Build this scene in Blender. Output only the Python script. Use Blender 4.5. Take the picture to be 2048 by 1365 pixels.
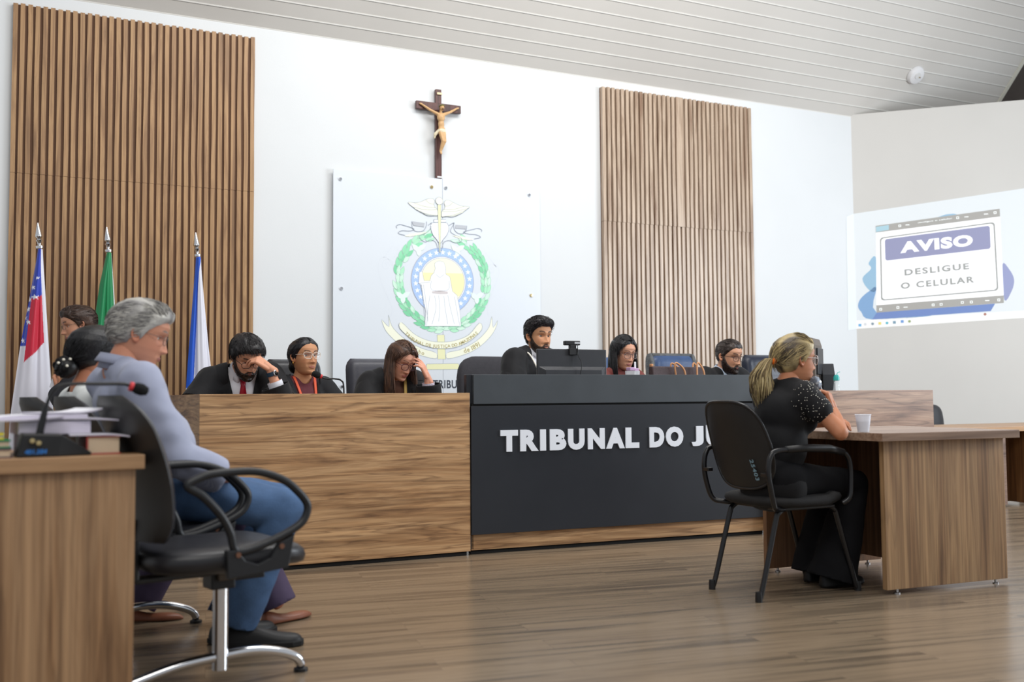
import bpy, bmesh, math, random
import numpy as np
from mathutils import Vector, Matrix, Euler, noise as mnoise
R = math.radians
PI = math.pi
sc = bpy.context.scene
for o in list(bpy.data.objects):
    bpy.data.objects.remove(o)
COL = sc.collection

# ------------------------------------------------------------------ camera
cam_d = bpy.data.cameras.new('camera')
cam = bpy.data.objects.new('camera', cam_d)
COL.objects.link(cam)
cam_d.sensor_width = 36.0
cam_d.lens = 35.0
cam_d.clip_start = 0.05
cam_d.clip_end = 100
YAW, PITCH, ROLL = R(25.5), R(3.234), R(0.458)
fw = Vector((math.sin(YAW) * math.cos(PITCH), math.cos(YAW) * math.cos(PITCH), math.sin(PITCH)))
r0 = Vector((math.cos(YAW), -math.sin(YAW), 0))
u0 = r0.cross(fw)
rt = r0 * math.cos(ROLL) - u0 * math.sin(ROLL)
up = u0 * math.cos(ROLL) + r0 * math.sin(ROLL)
m = Matrix((rt, up, -fw)).transposed().to_4x4()
m.translation = Vector((0, 0, 0.92))
cam.matrix_world = m
cam_d.dof.use_dof = True
cam_d.dof.focus_distance = 6.1
cam_d.dof.aperture_fstop = 2.0
sc.camera = cam

# ------------------------------------------------------------------ light
w = bpy.data.worlds.new('world')
sc.world = w
w.use_nodes = True
wn = w.node_tree.nodes
wn['Background'].inputs[0].default_value = (0.92, 0.96, 1.0, 1)
wn['Background'].inputs[1].default_value = 0.56


def area(name, loc, aim, sx, sy, power, col=(1, 1, 1)):
    l = bpy.data.lights.new(name, 'AREA')
    l.shape = 'RECTANGLE'
    l.size, l.size_y, l.energy, l.color = sx, sy, power, col
    o = bpy.data.objects.new(name, l)
    COL.objects.link(o)
    o.location = loc
    o.rotation_euler = (Vector(aim) - Vector(loc)).to_track_quat('-Z', 'Y').to_euler()
    return o


# unseen area lights: window daylight from the right, ceiling lamps, added rear fill
area('window_light', (9.3, 2.2, 2.3), (3.2, 5.5, 1.0), 3.2, 2.2, 380, (0.86, 0.93, 1.0))
area('ceiling_lamp_light', (3.4, 4.3, 5.6), (3.2, 6.6, 1.0), 5.0, 1.2, 270, (1.0, 0.98, 0.95))
area('rear_fill_light', (0.6, 0.4, 4.6), (2.4, 5.5, 0.8), 4.5, 1.2, 120, (1.0, 0.96, 0.9))  # soft fill added from behind the camera, no known fitting
sc.view_settings.view_transform = 'Standard'
sc.view_settings.look = 'None'
sc.view_settings.gamma = 1.0
sc.view_settings.use_curve_mapping = False
sc.view_settings.exposure = -0.2

# ------------------------------------------------------------------ helpers
def lin(c):
    """sRGB 0..255 -> linear rgba"""
    r = []
    for v in c[:3]:
        v = v / 255.0
        r.append(v / 12.92 if v <= 0.04045 else ((v + 0.055) / 1.055) ** 2.4)
    return (r[0], r[1], r[2], 1.0)


MATS = {}


def mat(name, c, rough=0.6, metal=0.0, var=0.0, vscale=8.0, bump=0.0, bscale=60.0, emit=0.0,
        alpha=1.0, trans=0.0, stretch=(1, 1, 1), attr=False, sheen=0.0, ior=1.45, spec=None):
    """procedural principled material, colour varied by noise"""
    if name in MATS:
        return MATS[name]
    m = bpy.data.materials.new(name)
    m.use_nodes = True
    nt = m.node_tree
    b = nt.nodes['Principled BSDF']
    b.inputs['Base Color'].default_value = lin(c)
    b.inputs['Roughness'].default_value = rough
    b.inputs['Metallic'].default_value = metal
    b.inputs['IOR'].default_value = ior
    if spec is not None:
        b.inputs['Specular IOR Level'].default_value = spec
    if sheen:
        b.inputs['Sheen Weight'].default_value = sheen
    if trans:
        b.inputs['Transmission Weight'].default_value = trans
    if alpha < 1:
        b.inputs['Alpha'].default_value = alpha
    if emit:
        b.inputs['Emission Color'].default_value = lin(c)
        b.inputs['Emission Strength'].default_value = emit
    tc = nt.nodes.new('ShaderNodeTexCoord')
    mp = nt.nodes.new('ShaderNodeMapping')
    mp.inputs['Scale'].default_value = stretch
    nt.links.new(tc.outputs['Object'], mp.inputs['Vector'])
    src = None
    if attr:
        at = nt.nodes.new('ShaderNodeAttribute')
        at.attribute_name = 'Col'
        src = at.outputs['Color']
        nt.links.new(src, b.inputs['Base Color'])
    if var:
        n = nt.nodes.new('ShaderNodeTexNoise')
        n.inputs['Scale'].default_value = vscale
        n.inputs['Detail'].default_value = 4
        nt.links.new(mp.outputs[0], n.inputs['Vector'])
        mr = nt.nodes.new('ShaderNodeMapRange')
        mr.inputs['From Min'].default_value = 0.3
        mr.inputs['From Max'].default_value = 0.7
        mr.inputs['To Min'].default_value = 1 - var
        mr.inputs['To Max'].default_value = 1 + var
        nt.links.new(n.outputs['Fac'], mr.inputs['Value'])
        mx = nt.nodes.new('ShaderNodeVectorMath')
        mx.operation = 'SCALE'
        if src is not None:
            nt.links.new(src, mx.inputs[0])
        else:
            mx.inputs[0].default_value = lin(c)[:3]
        nt.links.new(mr.outputs[0], mx.inputs['Scale'])
        nt.links.new(mx.outputs[0], b.inputs['Base Color'])
    if bump:
        n2 = nt.nodes.new('ShaderNodeTexNoise')
        n2.inputs['Scale'].default_value = bscale
        n2.inputs['Detail'].default_value = 3
        nt.links.new(mp.outputs[0], n2.inputs['Vector'])
        bp = nt.nodes.new('ShaderNodeBump')
        bp.inputs['Strength'].default_value = bump
        bp.inputs['Distance'].default_value = 0.01
        nt.links.new(n2.outputs['Fac'], bp.inputs['Height'])
        nt.links.new(bp.outputs[0], b.inputs['Normal'])
    MATS[name] = m
    return m


def ramp(nt, stops):
    r = nt.nodes.new('ShaderNodeValToRGB')
    e = r.color_ramp.elements
    while len(e) > 1:
        e.remove(e[0])
    e[0].position, e[0].color = stops[0][0], lin(stops[0][1])
    for p, c in stops[1:]:
        x = e.new(p)
        x.color = lin(c)
    return r


def wood(name, axis, dark, mid, light, rough=0.45, along=0.55, across=9.0, seed=0.0, fine=0.35, spec=None, veins=0.0):
    """laminate wood: streaks that run along one object axis, with dark veins"""
    if name in MATS:
        return MATS[name]
    m = bpy.data.materials.new(name)
    m.use_nodes = True
    nt = m.node_tree
    b = nt.nodes['Principled BSDF']
    b.inputs['Roughness'].default_value = rough
    if spec is not None:
        b.inputs['Specular IOR Level'].default_value = spec
    tc = nt.nodes.new('ShaderNodeTexCoord')
    mp = nt.nodes.new('ShaderNodeMapping')
    s = [across] * 3
    s['xyz'.index(axis)] = along
    mp.inputs['Scale'].default_value = s
    mp.inputs['Location'].default_value = (seed, seed * 1.7, seed * 0.6)
    nt.links.new(tc.outputs['Object'], mp.inputs['Vector'])
    n = nt.nodes.new('ShaderNodeTexNoise')
    n.inputs['Scale'].default_value = 1.0
    n.inputs['Detail'].default_value = 6
    n.inputs['Roughness'].default_value = 0.6
    n.inputs['Distortion'].default_value = 0.9
    nt.links.new(mp.outputs[0], n.inputs['Vector'])
    rp = ramp(nt, [(0.30, dark), (0.43, mid), (0.55, light), (0.66, mid), (0.78, dark)])
    nt.links.new(n.outputs['Fac'], rp.inputs[0])
    mp2 = nt.nodes.new('ShaderNodeMapping')
    s2 = [across * 7] * 3
    s2['xyz'.index(axis)] = along * 2.2
    mp2.inputs['Scale'].default_value = s2
    nt.links.new(tc.outputs['Object'], mp2.inputs['Vector'])
    n2 = nt.nodes.new('ShaderNodeTexNoise')
    n2.inputs['Scale'].default_value = 1.0
    n2.inputs['Detail'].default_value = 3
    nt.links.new(mp2.outputs[0], n2.inputs['Vector'])
    rp2 = ramp(nt, [(0.30, (110, 100, 95)), (0.5, (200, 200, 200)), (0.72, (255, 255, 255))])
    nt.links.new(n2.outputs['Fac'], rp2.inputs[0])
    mx = nt.nodes.new('ShaderNodeMix')
    mx.data_type = 'RGBA'
    mx.blend_type = 'MULTIPLY'
    mx.inputs['Factor'].default_value = fine
    nt.links.new(rp.outputs[0], mx.inputs['A'])
    nt.links.new(rp2.outputs[0], mx.inputs['B'])
    res = mx.outputs['Result']
    if veins:
        # thin dark veins that wander along the grain
        mp3 = nt.nodes.new('ShaderNodeMapping')
        s3 = [across * 0.8] * 3
        s3['xyz'.index(axis)] = along * .62
        mp3.inputs['Scale'].default_value = s3
        mp3.inputs['Location'].default_value = (seed * 3.1, seed, seed * 2.2)
        nt.links.new(tc.outputs['Object'], mp3.inputs['Vector'])
        n3 = nt.nodes.new('ShaderNodeTexNoise')
        n3.inputs['Scale'].default_value = 1.6
        n3.inputs['Detail'].default_value = 4
        n3.inputs['Distortion'].default_value = 0.5
        nt.links.new(mp3.outputs[0], n3.inputs['Vector'])
        ml = nt.nodes.new('ShaderNodeMath')
        ml.operation = 'MULTIPLY'
        ml.inputs[1].default_value = 6.0
        nt.links.new(n3.outputs['Fac'], ml.inputs[0])
        fr = nt.nodes.new('ShaderNodeMath')
        fr.operation = 'FRACT'
        nt.links.new(ml.outputs[0], fr.inputs[0])
        rp3 = ramp(nt, [(0.0, (118, 100, 92)), (0.10, (190, 180, 174)), (0.3, (255, 255, 255)), (0.9, (250, 246, 242)), (1.0, (150, 134, 124))])
        nt.links.new(fr.outputs[0], rp3.inputs[0])
        mx3 = nt.nodes.new('ShaderNodeMix')
        mx3.data_type = 'RGBA'
        mx3.blend_type = 'MULTIPLY'
        mx3.inputs['Factor'].default_value = veins
        nt.links.new(res, mx3.inputs['A'])
        nt.links.new(rp3.outputs[0], mx3.inputs['B'])
        res = mx3.outputs['Result']
    nt.links.new(res, b.inputs['Base Color'])
    MATS[name] = m
    return m


class MB:
    """collects shapes into ONE mesh"""

    def __init__(s):
        s.v, s.f, s.mi, s.col = [], [], [], []

    def add(s, vs, fs, mi=0, M=None):
        o = len(s.v)
        if M is not None:
            vs = [M @ Vector(v) for v in vs]
        s.v += [tuple(v) for v in vs]
        s.f += [tuple(i + o for i in f) for f in fs]
        s.mi += [mi] * len(fs)
        return s

    def box(s, x0, x1, y0, y1, z0, z1, mi=0, M=None):
        vs = [(x, y, z) for z in (z0, z1) for y in (y0, y1) for x in (x0, x1)]
        fs = [(0, 2, 3, 1), (4, 5, 7, 6), (0, 1, 5, 4), (2, 6, 7, 3), (0, 4, 6, 2), (1, 3, 7, 5)]
        return s.add(vs, fs, mi, M)

    def cbox(s, c, d, mi=0, M=None):
        return s.box(c[0] - d[0] / 2, c[0] + d[0] / 2, c[1] - d[1] / 2, c[1] + d[1] / 2, c[2] - d[2] / 2, c[2] + d[2] / 2, mi, M)

    def prism(s, poly, z0, z1, mi=0, M=None):
        n = len(poly)
        a = sum(poly[i][0] * poly[(i + 1) % n][1] - poly[(i + 1) % n][0] * poly[i][1] for i in range(n))
        if a < 0:
            poly = poly[::-1]
        vs = [(p[0], p[1], z0) for p in poly] + [(p[0], p[1], z1) for p in poly]
        fs = [tuple(range(n))[::-1], tuple(range(n, 2 * n))]
        fs += [(i, (i + 1) % n, n + (i + 1) % n, n + i) for i in range(n)]
        return s.add(vs, fs, mi, M)

    def tube(s, pts, r, seg=8, closed=False, mi=0, M=None, caps=True, flat=1.0):
        pts = [Vector(p) for p in pts]
        n = len(pts)
        rs = r if isinstance(r, (list, tuple)) else [r] * n
        vs, fs = [], []
        prev = None
        for i, p in enumerate(pts):
            if closed:
                t = pts[(i + 1) % n] - pts[i - 1]
            else:
                t = pts[min(i + 1, n - 1)] - pts[max(i - 1, 0)]
            t = t.normalized() if t.length > 1e-9 else Vector((0, 0, 1))
            if prev is None:
                a = Vector((0, 0, 1)) if abs(t.z) < 0.9 else Vector((1, 0, 0))
                u = t.cross(a).normalized()
            else:
                u = (prev - t * prev.dot(t))
                u = u.normalized() if u.length > 1e-9 else t.orthogonal().normalized()
            prev = u
            w_ = t.cross(u)
            for k in range(seg):
                a = 2 * PI * k / seg
                vs.append(p + (u * math.cos(a) + w_ * math.sin(a) * flat) * rs[i])
        m_ = n if closed else n - 1
        for i in range(m_):
            j = (i + 1) % n
            for k in range(seg):
                k2 = (k + 1) % seg
                fs.append((i * seg + k, i * seg + k2, j * seg + k2, j * seg + k))
        if caps and not closed:
            fs.append(tuple(range(seg))[::-1])
            fs.append(tuple((n - 1) * seg + k for k in range(seg)))
        return s.add(vs, fs, mi, M)

    def lathe(s, prof, c=(0, 0, 0), seg=20, mi=0, M=None, axis='z'):
        """prof: (radius, height) list"""
        vs, fs = [], []
        n = len(prof)
        for r, h in prof:
            for k in range(seg):
                a = 2 * PI * k / seg
                p = (r * math.cos(a), r * math.sin(a), h)
                if axis == 'x':
                    p = (p[2], p[0], p[1])
                elif axis == 'y':
                    p = (p[1], p[2], p[0])
                vs.append((p[0] + c[0], p[1] + c[1], p[2] + c[2]))
        for i in range(n - 1):
            for k in range(seg):
                k2 = (k + 1) % seg
                fs.append((i * seg + k, i * seg + k2, (i + 1) * seg + k2, (i + 1) * seg + k))
        if prof[0][0] > 1e-6:
            fs.append(tuple(range(seg))[::-1])
        if prof[-1][0] > 1e-6:
            fs.append(tuple((n - 1) * seg + k for k in range(seg)))
        return s.add(vs, fs, mi, M)

    def cyl(s, p0, p1, r, seg=16, mi=0, r1=None):
        return s.tube([p0, p1], [r, r if r1 is None else r1], seg, mi=mi)

    def ball(s, c, r, seg=16, rings=10, mi=0, M=None):
        rx, ry, rz = (r, r, r) if not isinstance(r, (tuple, list)) else r
        vs, fs = [], []
        for i in range(rings + 1):
            t = PI * i / rings
            for k in range(seg):
                a = 2 * PI * k / seg
                vs.append((c[0] + rx * math.sin(t) * math.cos(a), c[1] + ry * math.sin(t) * math.sin(a), c[2] - rz * math.cos(t)))
        for i in range(rings):
            for k in range(seg):
                k2 = (k + 1) % seg
                fs.append((i * seg + k, i * seg + k2, (i + 1) * seg + k2, (i + 1) * seg + k))
        return s.add(vs, fs, mi, M)

    def build(s, name, mats, parent=None, smooth=False, bevel=0.0, sub=0, solid=0.0, auto=None, bseg=2):
        me = bpy.data.meshes.new(name)
        me.from_pydata([tuple(v) for v in s.v], [], s.f)
        if not isinstance(mats, (list, tuple)):
            mats = [mats]
        for m_ in mats:
            me.materials.append(m_)
        if len(mats) > 1:
            me.polygons.foreach_set('material_index', s.mi)
        bm = bmesh.new()
        bm.from_mesh(me)
        bmesh.ops.remove_doubles(bm, verts=bm.verts, dist=1e-6)
        bmesh.ops.recalc_face_normals(bm, faces=bm.faces)
        bm.to_mesh(me)
        bm.free()
        if smooth:
            me.polygons.foreach_set('use_smooth', [True] * len(me.polygons))
            if auto is not None:
                me.set_sharp_from_angle(angle=R(auto))
        me.update()
        o = bpy.data.objects.new(name, me)
        COL.objects.link(o)
        if parent is not None:
            o.parent = parent
        if solid:
            md = o.modifiers.new('solid', 'SOLIDIFY')
            md.thickness = solid
            md.offset = 0
        if bevel:
            md = o.modifiers.new('bevel', 'BEVEL')
            md.width = bevel
            md.segments = bseg
            md.limit_method = 'ANGLE'
            md.angle_limit = R(40)
        if sub:
            md = o.modifiers.new('sub', 'SUBSURF')
            md.levels = md.render_levels = sub
        return o


def tag(o, label=None, cat=None, group=None, kind=None):
    if label:
        o['label'] = label
    if cat:
        o['category'] = cat
    if group:
        o['group'] = group
    if kind:
        o['kind'] = kind
    return o


def empty(name, loc=(0, 0, 0), rz=0.0, label=None, cat=None, group=None):
    o = bpy.data.objects.new(name, None)
    o.empty_display_size = 0.1
    COL.objects.link(o)
    o.location = loc
    o.rotation_euler = (0, 0, rz)
    return tag(o, label, cat, group)


def copy_tree(o, parent=None):
    c = o.copy()
    COL.objects.link(c)
    if parent is not None:
        c.parent = parent
    for ch in list(o.children):
        copy_tree(ch, c)
    return c


def spline(pts, n=8, closed=False):
    """Catmull-Rom through points"""
    P = [Vector(p) for p in pts]
    k = len(P)
    out = []
    rng = range(k if closed else k - 1)
    for i in rng:
        if closed:
            a, b, c, d = P[i - 1], P[i], P[(i + 1) % k], P[(i + 2) % k]
        else:
            a, b, c, d = P[max(i - 1, 0)], P[i], P[i + 1], P[min(i + 2, k - 1)]
        for j in range(n):
            t = j / n
            out.append(0.5 * ((2 * b) + (c - a) * t + (2 * a - 5 * b + 4 * c - d) * t * t + (3 * b - a - 3 * c + d) * t ** 3))
    if not closed:
        out.append(P[-1])
    return out


def text_obj(name, body, size, material, parent=None, extrude=0.002, bold=0.0, xs=1.0, spacing=1.0, align='LEFT', M=None):
    """lettering as a mesh in the local XY plane, M places it"""
    cu = bpy.data.curves.new(name, 'FONT')
    cu.body = body
    cu.size = size
    cu.extrude = extrude
    cu.offset = bold
    cu.space_character = spacing
    cu.align_x = align
    cu.resolution_u = 4
    t = bpy.data.objects.new(name + '_src', cu)
    COL.objects.link(t)
    dg = bpy.context.evaluated_depsgraph_get()
    me = bpy.data.meshes.new_from_object(t.evaluated_get(dg))
    bpy.data.objects.remove(t)
    me.transform(Matrix.Diagonal((xs, 1, 1, 1)))
    if M is not None:
        me.transform(M)
    me.materials.clear()
    me.materials.append(material)
    me.name = name
    o = bpy.data.objects.new(name, me)
    COL.objects.link(o)
    if parent is not None:
        o.parent = parent
    return o


def frame(ox, oy, oz, xdir, ydir):
    """matrix whose local x, y axes are given world directions"""
    x = Vector(xdir).normalized()
    y = Vector(ydir).normalized()
    z = x.cross(y)
    M = Matrix((x, y, z)).transposed().to_4x4()
    M.translation = Vector((ox, oy, oz))
    return M


def struct(o):
    o['kind'] = 'structure'
    return o


def rbox(mb, c, d, r=0.03, seg=4, mi=0, M=None):
    """rounded cushion box: superellipsoid-like slab, c centre, d full sizes"""
    n1, n2 = 24, 12
    vs, fs = [], []

    def sg(v, e):
        return math.copysign(abs(v) ** e, v)
    for i in range(n2 + 1):
        t = -PI / 2 + PI * i / n2
        for k in range(n1):
            a = 2 * PI * k / n1
            vs.append((c[0] + d[0] / 2 * sg(math.cos(t), r) * sg(math.cos(a), r),
                       c[1] + d[1] / 2 * sg(math.cos(t), r) * sg(math.sin(a), r),
                       c[2] + d[2] / 2 * sg(math.sin(t), 0.6)))
    for i in range(n2):
        for k in range(n1):
            k2 = (k + 1) % n1
            fs.append((i * n1 + k, i * n1 + k2, (i + 1) * n1 + k2, (i + 1) * n1 + k))
    return mb.add(vs, fs, mi, M)

# ------------------------------------------------------------------ blended bodies
_bm = bmesh.new()
bmesh.ops.create_icosphere(_bm, subdivisions=3, radius=1.0)
ICO_V = np.array([v.co[:] for v in _bm.verts])
ICO_F = np.array([[v.index for v in f.verts] for f in _bm.faces])
_bm.free()


def A3(v):
    return np.array((v[0], v[1], v[2]), float)


def cone(p0, r0, p1, r1):
    p0, p1 = A3(p0), A3(p1)
    ax = p1 - p0
    l = np.linalg.norm(ax)
    ax = ax / l if l > 1e-9 else np.array((0, 0, 1.0))
    side = (ICO_V @ ax) > 0
    return np.where(side[:, None], p1 + ICO_V * r1, p0 + ICO_V * r0)


def ell(c, r, X=(1, 0, 0), Z=(0, 0, 1)):
    """ellipsoid with radii r along axes X, Z x X, Z"""
    X, Z = A3(X), A3(Z)
    X = X / np.linalg.norm(X)
    Z = Z - X * (Z @ X)
    Z = Z / np.linalg.norm(Z)
    Y = np.cross(Z, X)
    return A3(c) + (ICO_V * np.array(r)) @ np.array((X, Y, Z))


def remesh(parts, voxel, smooth=3):
    vs = np.concatenate(parts)
    fs = np.concatenate([ICO_F + i * len(ICO_V) for i in range(len(parts))])
    me = bpy.data.meshes.new('tmp')
    me.from_pydata(vs.tolist(), [], fs.tolist())
    o = bpy.data.objects.new('tmp', me)
    COL.objects.link(o)
    md = o.modifiers.new('r', 'REMESH')
    md.mode = 'VOXEL'
    md.voxel_size = voxel
    if smooth:
        ms = o.modifiers.new('s', 'SMOOTH')
        ms.factor = 0.6
        ms.iterations = smooth
    ev = o.evaluated_get(bpy.context.evaluated_depsgraph_get())
    m2 = ev.to_mesh()
    n = len(m2.vertices)
    V = np.empty(n * 3)
    m2.vertices.foreach_get('co', V)
    N = np.empty(n * 3)
    m2.vertices.foreach_get('normal', N)
    F = [tuple(p.vertices) for p in m2.polygons]
    ev.to_mesh_clear()
    bpy.data.objects.remove(o)
    bpy.data.meshes.remove(me)
    return V.reshape(-1, 3), F, N.reshape(-1, 3)


def link_mesh(name, V, F, material, parent=None, smooth=True, col=None, solid=0.0, soff=0):
    me = bpy.data.meshes.new(name)
    me.from_pydata(np.asarray(V).tolist(), [], [tuple(int(i) for i in f) for f in F])
    me.materials.append(material)
    if smooth:
        me.polygons.foreach_set('use_smooth', [True] * len(me.polygons))
    if col is not None:
        ca = me.color_attributes.new('Col', 'FLOAT_COLOR', 'POINT')
        c4 = np.ones((len(V), 4))
        c4[:, :3] = col
        ca.data.foreach_set('color', c4.ravel())
    me.update()
    o = bpy.data.objects.new(name, me)
    COL.objects.link(o)
    if parent is not None:
        o.parent = parent
    if solid:
        md = o.modifiers.new('solid', 'SOLIDIFY')
        md.thickness = solid
        md.offset = soff
    return o


def keep_faces(V, F, keep):
    """drop faces with a vertex outside the mask and compact"""
    F = [f for f in F if all(keep[i] for i in f)]
    used = sorted({i for f in F for i in f})
    idx = {v: k for k, v in enumerate(used)}
    return V[used], [tuple(idx[i] for i in f) for f in F], used


def clip_mesh(V, F, fld):
    """trim a mesh where the field is negative, with a clean cut edge"""
    V = [np.asarray(v) for v in V]
    fld = list(fld)
    cache = {}
    out = []
    for f in F:
        s_ = [fld[i] > 0 for i in f]
        if all(s_):
            out.append(tuple(f))
            continue
        if not any(s_):
            continue
        poly = []
        n = len(f)
        for k in range(n):
            a, b = f[k], f[(k + 1) % n]
            if fld[a] > 0:
                poly.append(a)
            if (fld[a] > 0) != (fld[b] > 0):
                key = (min(a, b), max(a, b))
                if key not in cache:
                    t = fld[a] / (fld[a] - fld[b])
                    t = min(.97, max(.03, t))
                    V.append(V[a] + (V[b] - V[a]) * t)
                    fld.append(0.0)
                    cache[key] = len(V) - 1
                poly.append(cache[key])
        if len(poly) >= 3:
            out.append(tuple(poly))
    V = np.array(V)
    used = sorted({i for f in out for i in f})
    idx = {v: k for k, v in enumerate(used)}
    return V[used], [tuple(idx[i] for i in f) for f in out]


def garment(name, parts, material, parent, voxel=0.014, smooth=4, cut=None, solid=0.004, wrinkle=0.0, wscale=9.0, stretch=(1, 1, 1), seed=0):
    V, F, N = remesh(parts, voxel, smooth)
    if cut is not None:
        fld = cut(V)
    if wrinkle:
        d = np.array([mnoise.noise(Vector((v[0] * wscale * stretch[0] + seed, v[1] * wscale * stretch[1], v[2] * wscale * stretch[2])))
                      + 0.4 * mnoise.noise(Vector((v[0] * wscale * 2.3 * stretch[0], v[1] * wscale * 2.3 * stretch[1] + seed, v[2] * wscale * 2.3 * stretch[2]))) for v in V])
        V = V + N * (d * wrinkle)[:, None]
    if cut is not None:
        V, F = clip_mesh(V, F, fld)
    return link_mesh(name, V, F, material, parent, solid=solid, soff=1)


# ------------------------------------------------------------------ heads
Z_T = [-.122, -.118, -.112, -.10, -.085, -.07, -.045, -.02, 0, .022, .045, .07, .09, .104, .1095, .112]
XF_T = [.030, .062, .078, .083, .081, .083, .083, .080, .079, .087, .089, .080, .061, .035, .018, 0]
XB_T = [.0, .012, .025, .040, .052, .064, .078, .092, .101, .106, .105, .092, .067, .036, .018, 0]
W_T = [.010, .026, .036, .046, .053, .059, .066, .070, .0725, .0745, .0745, .066, .050, .028, .014, 0]
NA, NE = 132, 104


def gau(y, z, cy, cz, sy, sz):
    return np.exp(-((y - cy) / sy) ** 2 - ((z - cz) / sz) ** 2)


def sst(a, b, x):
    t = np.clip((x - a) / (b - a), 0, 1)
    return t * t * (3 - 2 * t)


def head_surface(c):
    """grid of points, azimuth 0 = face; returns V, F, phi, base (without features)"""
    ph = (np.arange(NA) / NA * 2 - 1) * PI
    # denser columns at the face
    ph = ph - 0.42 * np.sin(ph)
    el = np.linspace(-PI / 2 + 0.02, PI / 2 - 0.02, NE)
    z = -0.005 + 0.117 * np.sin(el)
    P, Zz = np.meshgrid(ph, z)
    jaw = c.get('jaw', 1.0)
    jw = np.where(Zz < -0.02, 1 + (jaw - 1) * np.clip((-0.02 - Zz) / 0.06, 0, 1), 1.0)
    xf, xb, w_ = np.interp(Zz, Z_T, XF_T), np.interp(Zz, Z_T, XB_T), np.interp(Zz, Z_T, W_T) * jw * c.get('wide', 1.0)
    ct, st_ = np.cos(P), np.sin(P)
    X = np.where(ct > 0, xf * np.abs(ct) ** 0.85, -xb * np.abs(ct) ** 0.9)
    Y = w_ * np.sign(st_) * np.abs(st_) ** 0.88
    B = np.stack([X, Y, Zz], -1)
    fr = sst(0.0, 0.35, ct)
    ns = c.get('nose', 1.0)
    nz = np.interp(Zz, [-.062, -.055, -.050, -.043, -.036, -.02, 0, .015, .03], [0, .003, .014, .027, .026, .018, .010, .005, 0]) * ns
    sg = np.interp(Zz, [-.05, -.042, -.02, .015], [.014, .0135, .009, .008])
    D = nz * np.exp(-(Y / sg) ** 2)
    for s in (1, -1):
        D += 0.008 * ns * gau(Y, Zz, s * .0135, -.043, .006, .007)
        D -= 0.012 * gau(Y, Zz, s * .031, .002, .016, .011)
        D += 0.004 * gau(Y, Zz, s * .03, .024, .02, .007)
        D += 0.004 * gau(Y, Zz, s * .046, -.028, .02, .02)
        D -= 0.003 * gau(Y, Zz, s * .028, -.058, .006, .012)
    op = c.get('open', 0.0)
    mw = .0235
    q_ = 1 - np.clip(np.abs(Y) / mw, 0, 1) ** 2
    zm = -.0715 - .002 * op + .0012 * (1 - q_)          # line of the mouth
    zu = zm + .0082 * q_ ** .8 - .0014 * np.exp(-(Y / .0035) ** 2)
    zlo = zm - (.0098 + .006 * op) * q_ ** .7
    gapz = .0008 + .0042 * op * q_
    upl = sst(-.001, .001, zu - Zz) * sst(-.001, .001, Zz - zm - gapz) * (q_ > .02)
    lol = sst(-.001, .001, Zz - zlo) * sst(-.001, .001, zm - gapz - Zz) * (q_ > .02)
    mo = sst(-.0012, .0006, gapz * .8 - np.abs(Zz - zm)) * (q_ > .03)
    bu = np.clip((Zz - zm) / (zu - zm + 1e-5), 0, 1)
    bl_ = np.clip((zm - Zz) / (zm - zlo + 1e-5), 0, 1)
    D += .0055 * np.sin(PI * np.clip(bu, 0.02, .98)) ** .7 * (bu < 1) * (bu > 0) * q_ ** .5
    D += .0065 * np.sin(PI * np.clip(bl_, 0.02, .98)) ** .7 * (bl_ < 1) * (bl_ > 0) * q_ ** .5
    D -= (.002 + .010 * op) * mo
    D += .0035 * gau(Y, Zz, 0, -.071, .026, .016)
    for s in (1, -1):
        D -= 0.007 * gau(Y, Zz, s * .031, .001, .0125, .0065)
        D -= 0.004 * gau(Y, Zz, s * .0068, -.0500, .0032, .0022)
        D += 0.003 * gau(Y, Zz, s * .031, .0135, .015, .004)
    D += 0.006 * gau(Y, Zz, 0, -.106, .016, .012) - 0.004 * gau(Y, Zz, 0, -.091, .02, .006)
    X2 = X + D * fr
    V = np.stack([X2, Y, Zz], -1)
    # colours
    skin = np.array(lin(c['skin'])[:3])
    C = np.ones(V.shape) * skin
    lipc = np.array(lin(c.get('lips', (168, 98, 88)))[:3])
    lip = np.clip(upl + lol, 0, 1) * .85 * fr
    C = C * (1 - lip[..., None]) + lipc * lip[..., None]
    mo = mo * .9 * fr
    C = C * (1 - mo[..., None]) + np.array((0.05, 0.018, 0.018)) * mo[..., None]
    bl = 0.25 * (gau(Y, Zz, .045, -.03, .02, .02) + gau(Y, Zz, -.045, -.03, .02, .02) + gau(Y, Zz, 0, -.042, .015, .01)) * fr
    C = C * (1 - bl[..., None]) + (skin * np.array((1.12, 0.8, 0.78))) * bl[..., None]
    br = c.get('brow', (40, 30, 26))
    bt = c.get('browt', 1.0)
    ay = np.abs(Y)
    bz = .0245 + .006 * np.sin(np.clip((ay - .012) / .04, 0, 1) * PI * .8)
    bmask = np.clip(np.exp(-((Zz - bz) / (.0034 * bt)) ** 2) * sst(.010, .016, ay) * (1 - sst(.044, .054, ay)) * 1.2, 0, 1) * fr
    C = C * (1 - bmask[..., None]) + np.array(lin(br)[:3]) * bmask[..., None]
    if c.get('stubble'):
        t = np.degrees(np.abs(P))
        top = np.interp(t, [0, 14, 30, 50, 70, 88, 96], [-.054, -.055, -.072, -.070, -.05, .0, .01])
        s = sst(0, 0.012, top - Zz) * (1 - sst(92, 104, t))
        s = s * (1 - np.clip(lip * 1.3, 0, 1)) * (1 - .6 * gau(Y, Zz, 0, -.089, .012, .004)) * c['stubble'][1]
        C = C * (1 - s[..., None]) + np.array(lin(c['stubble'][0])[:3]) * s[..., None]
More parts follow.
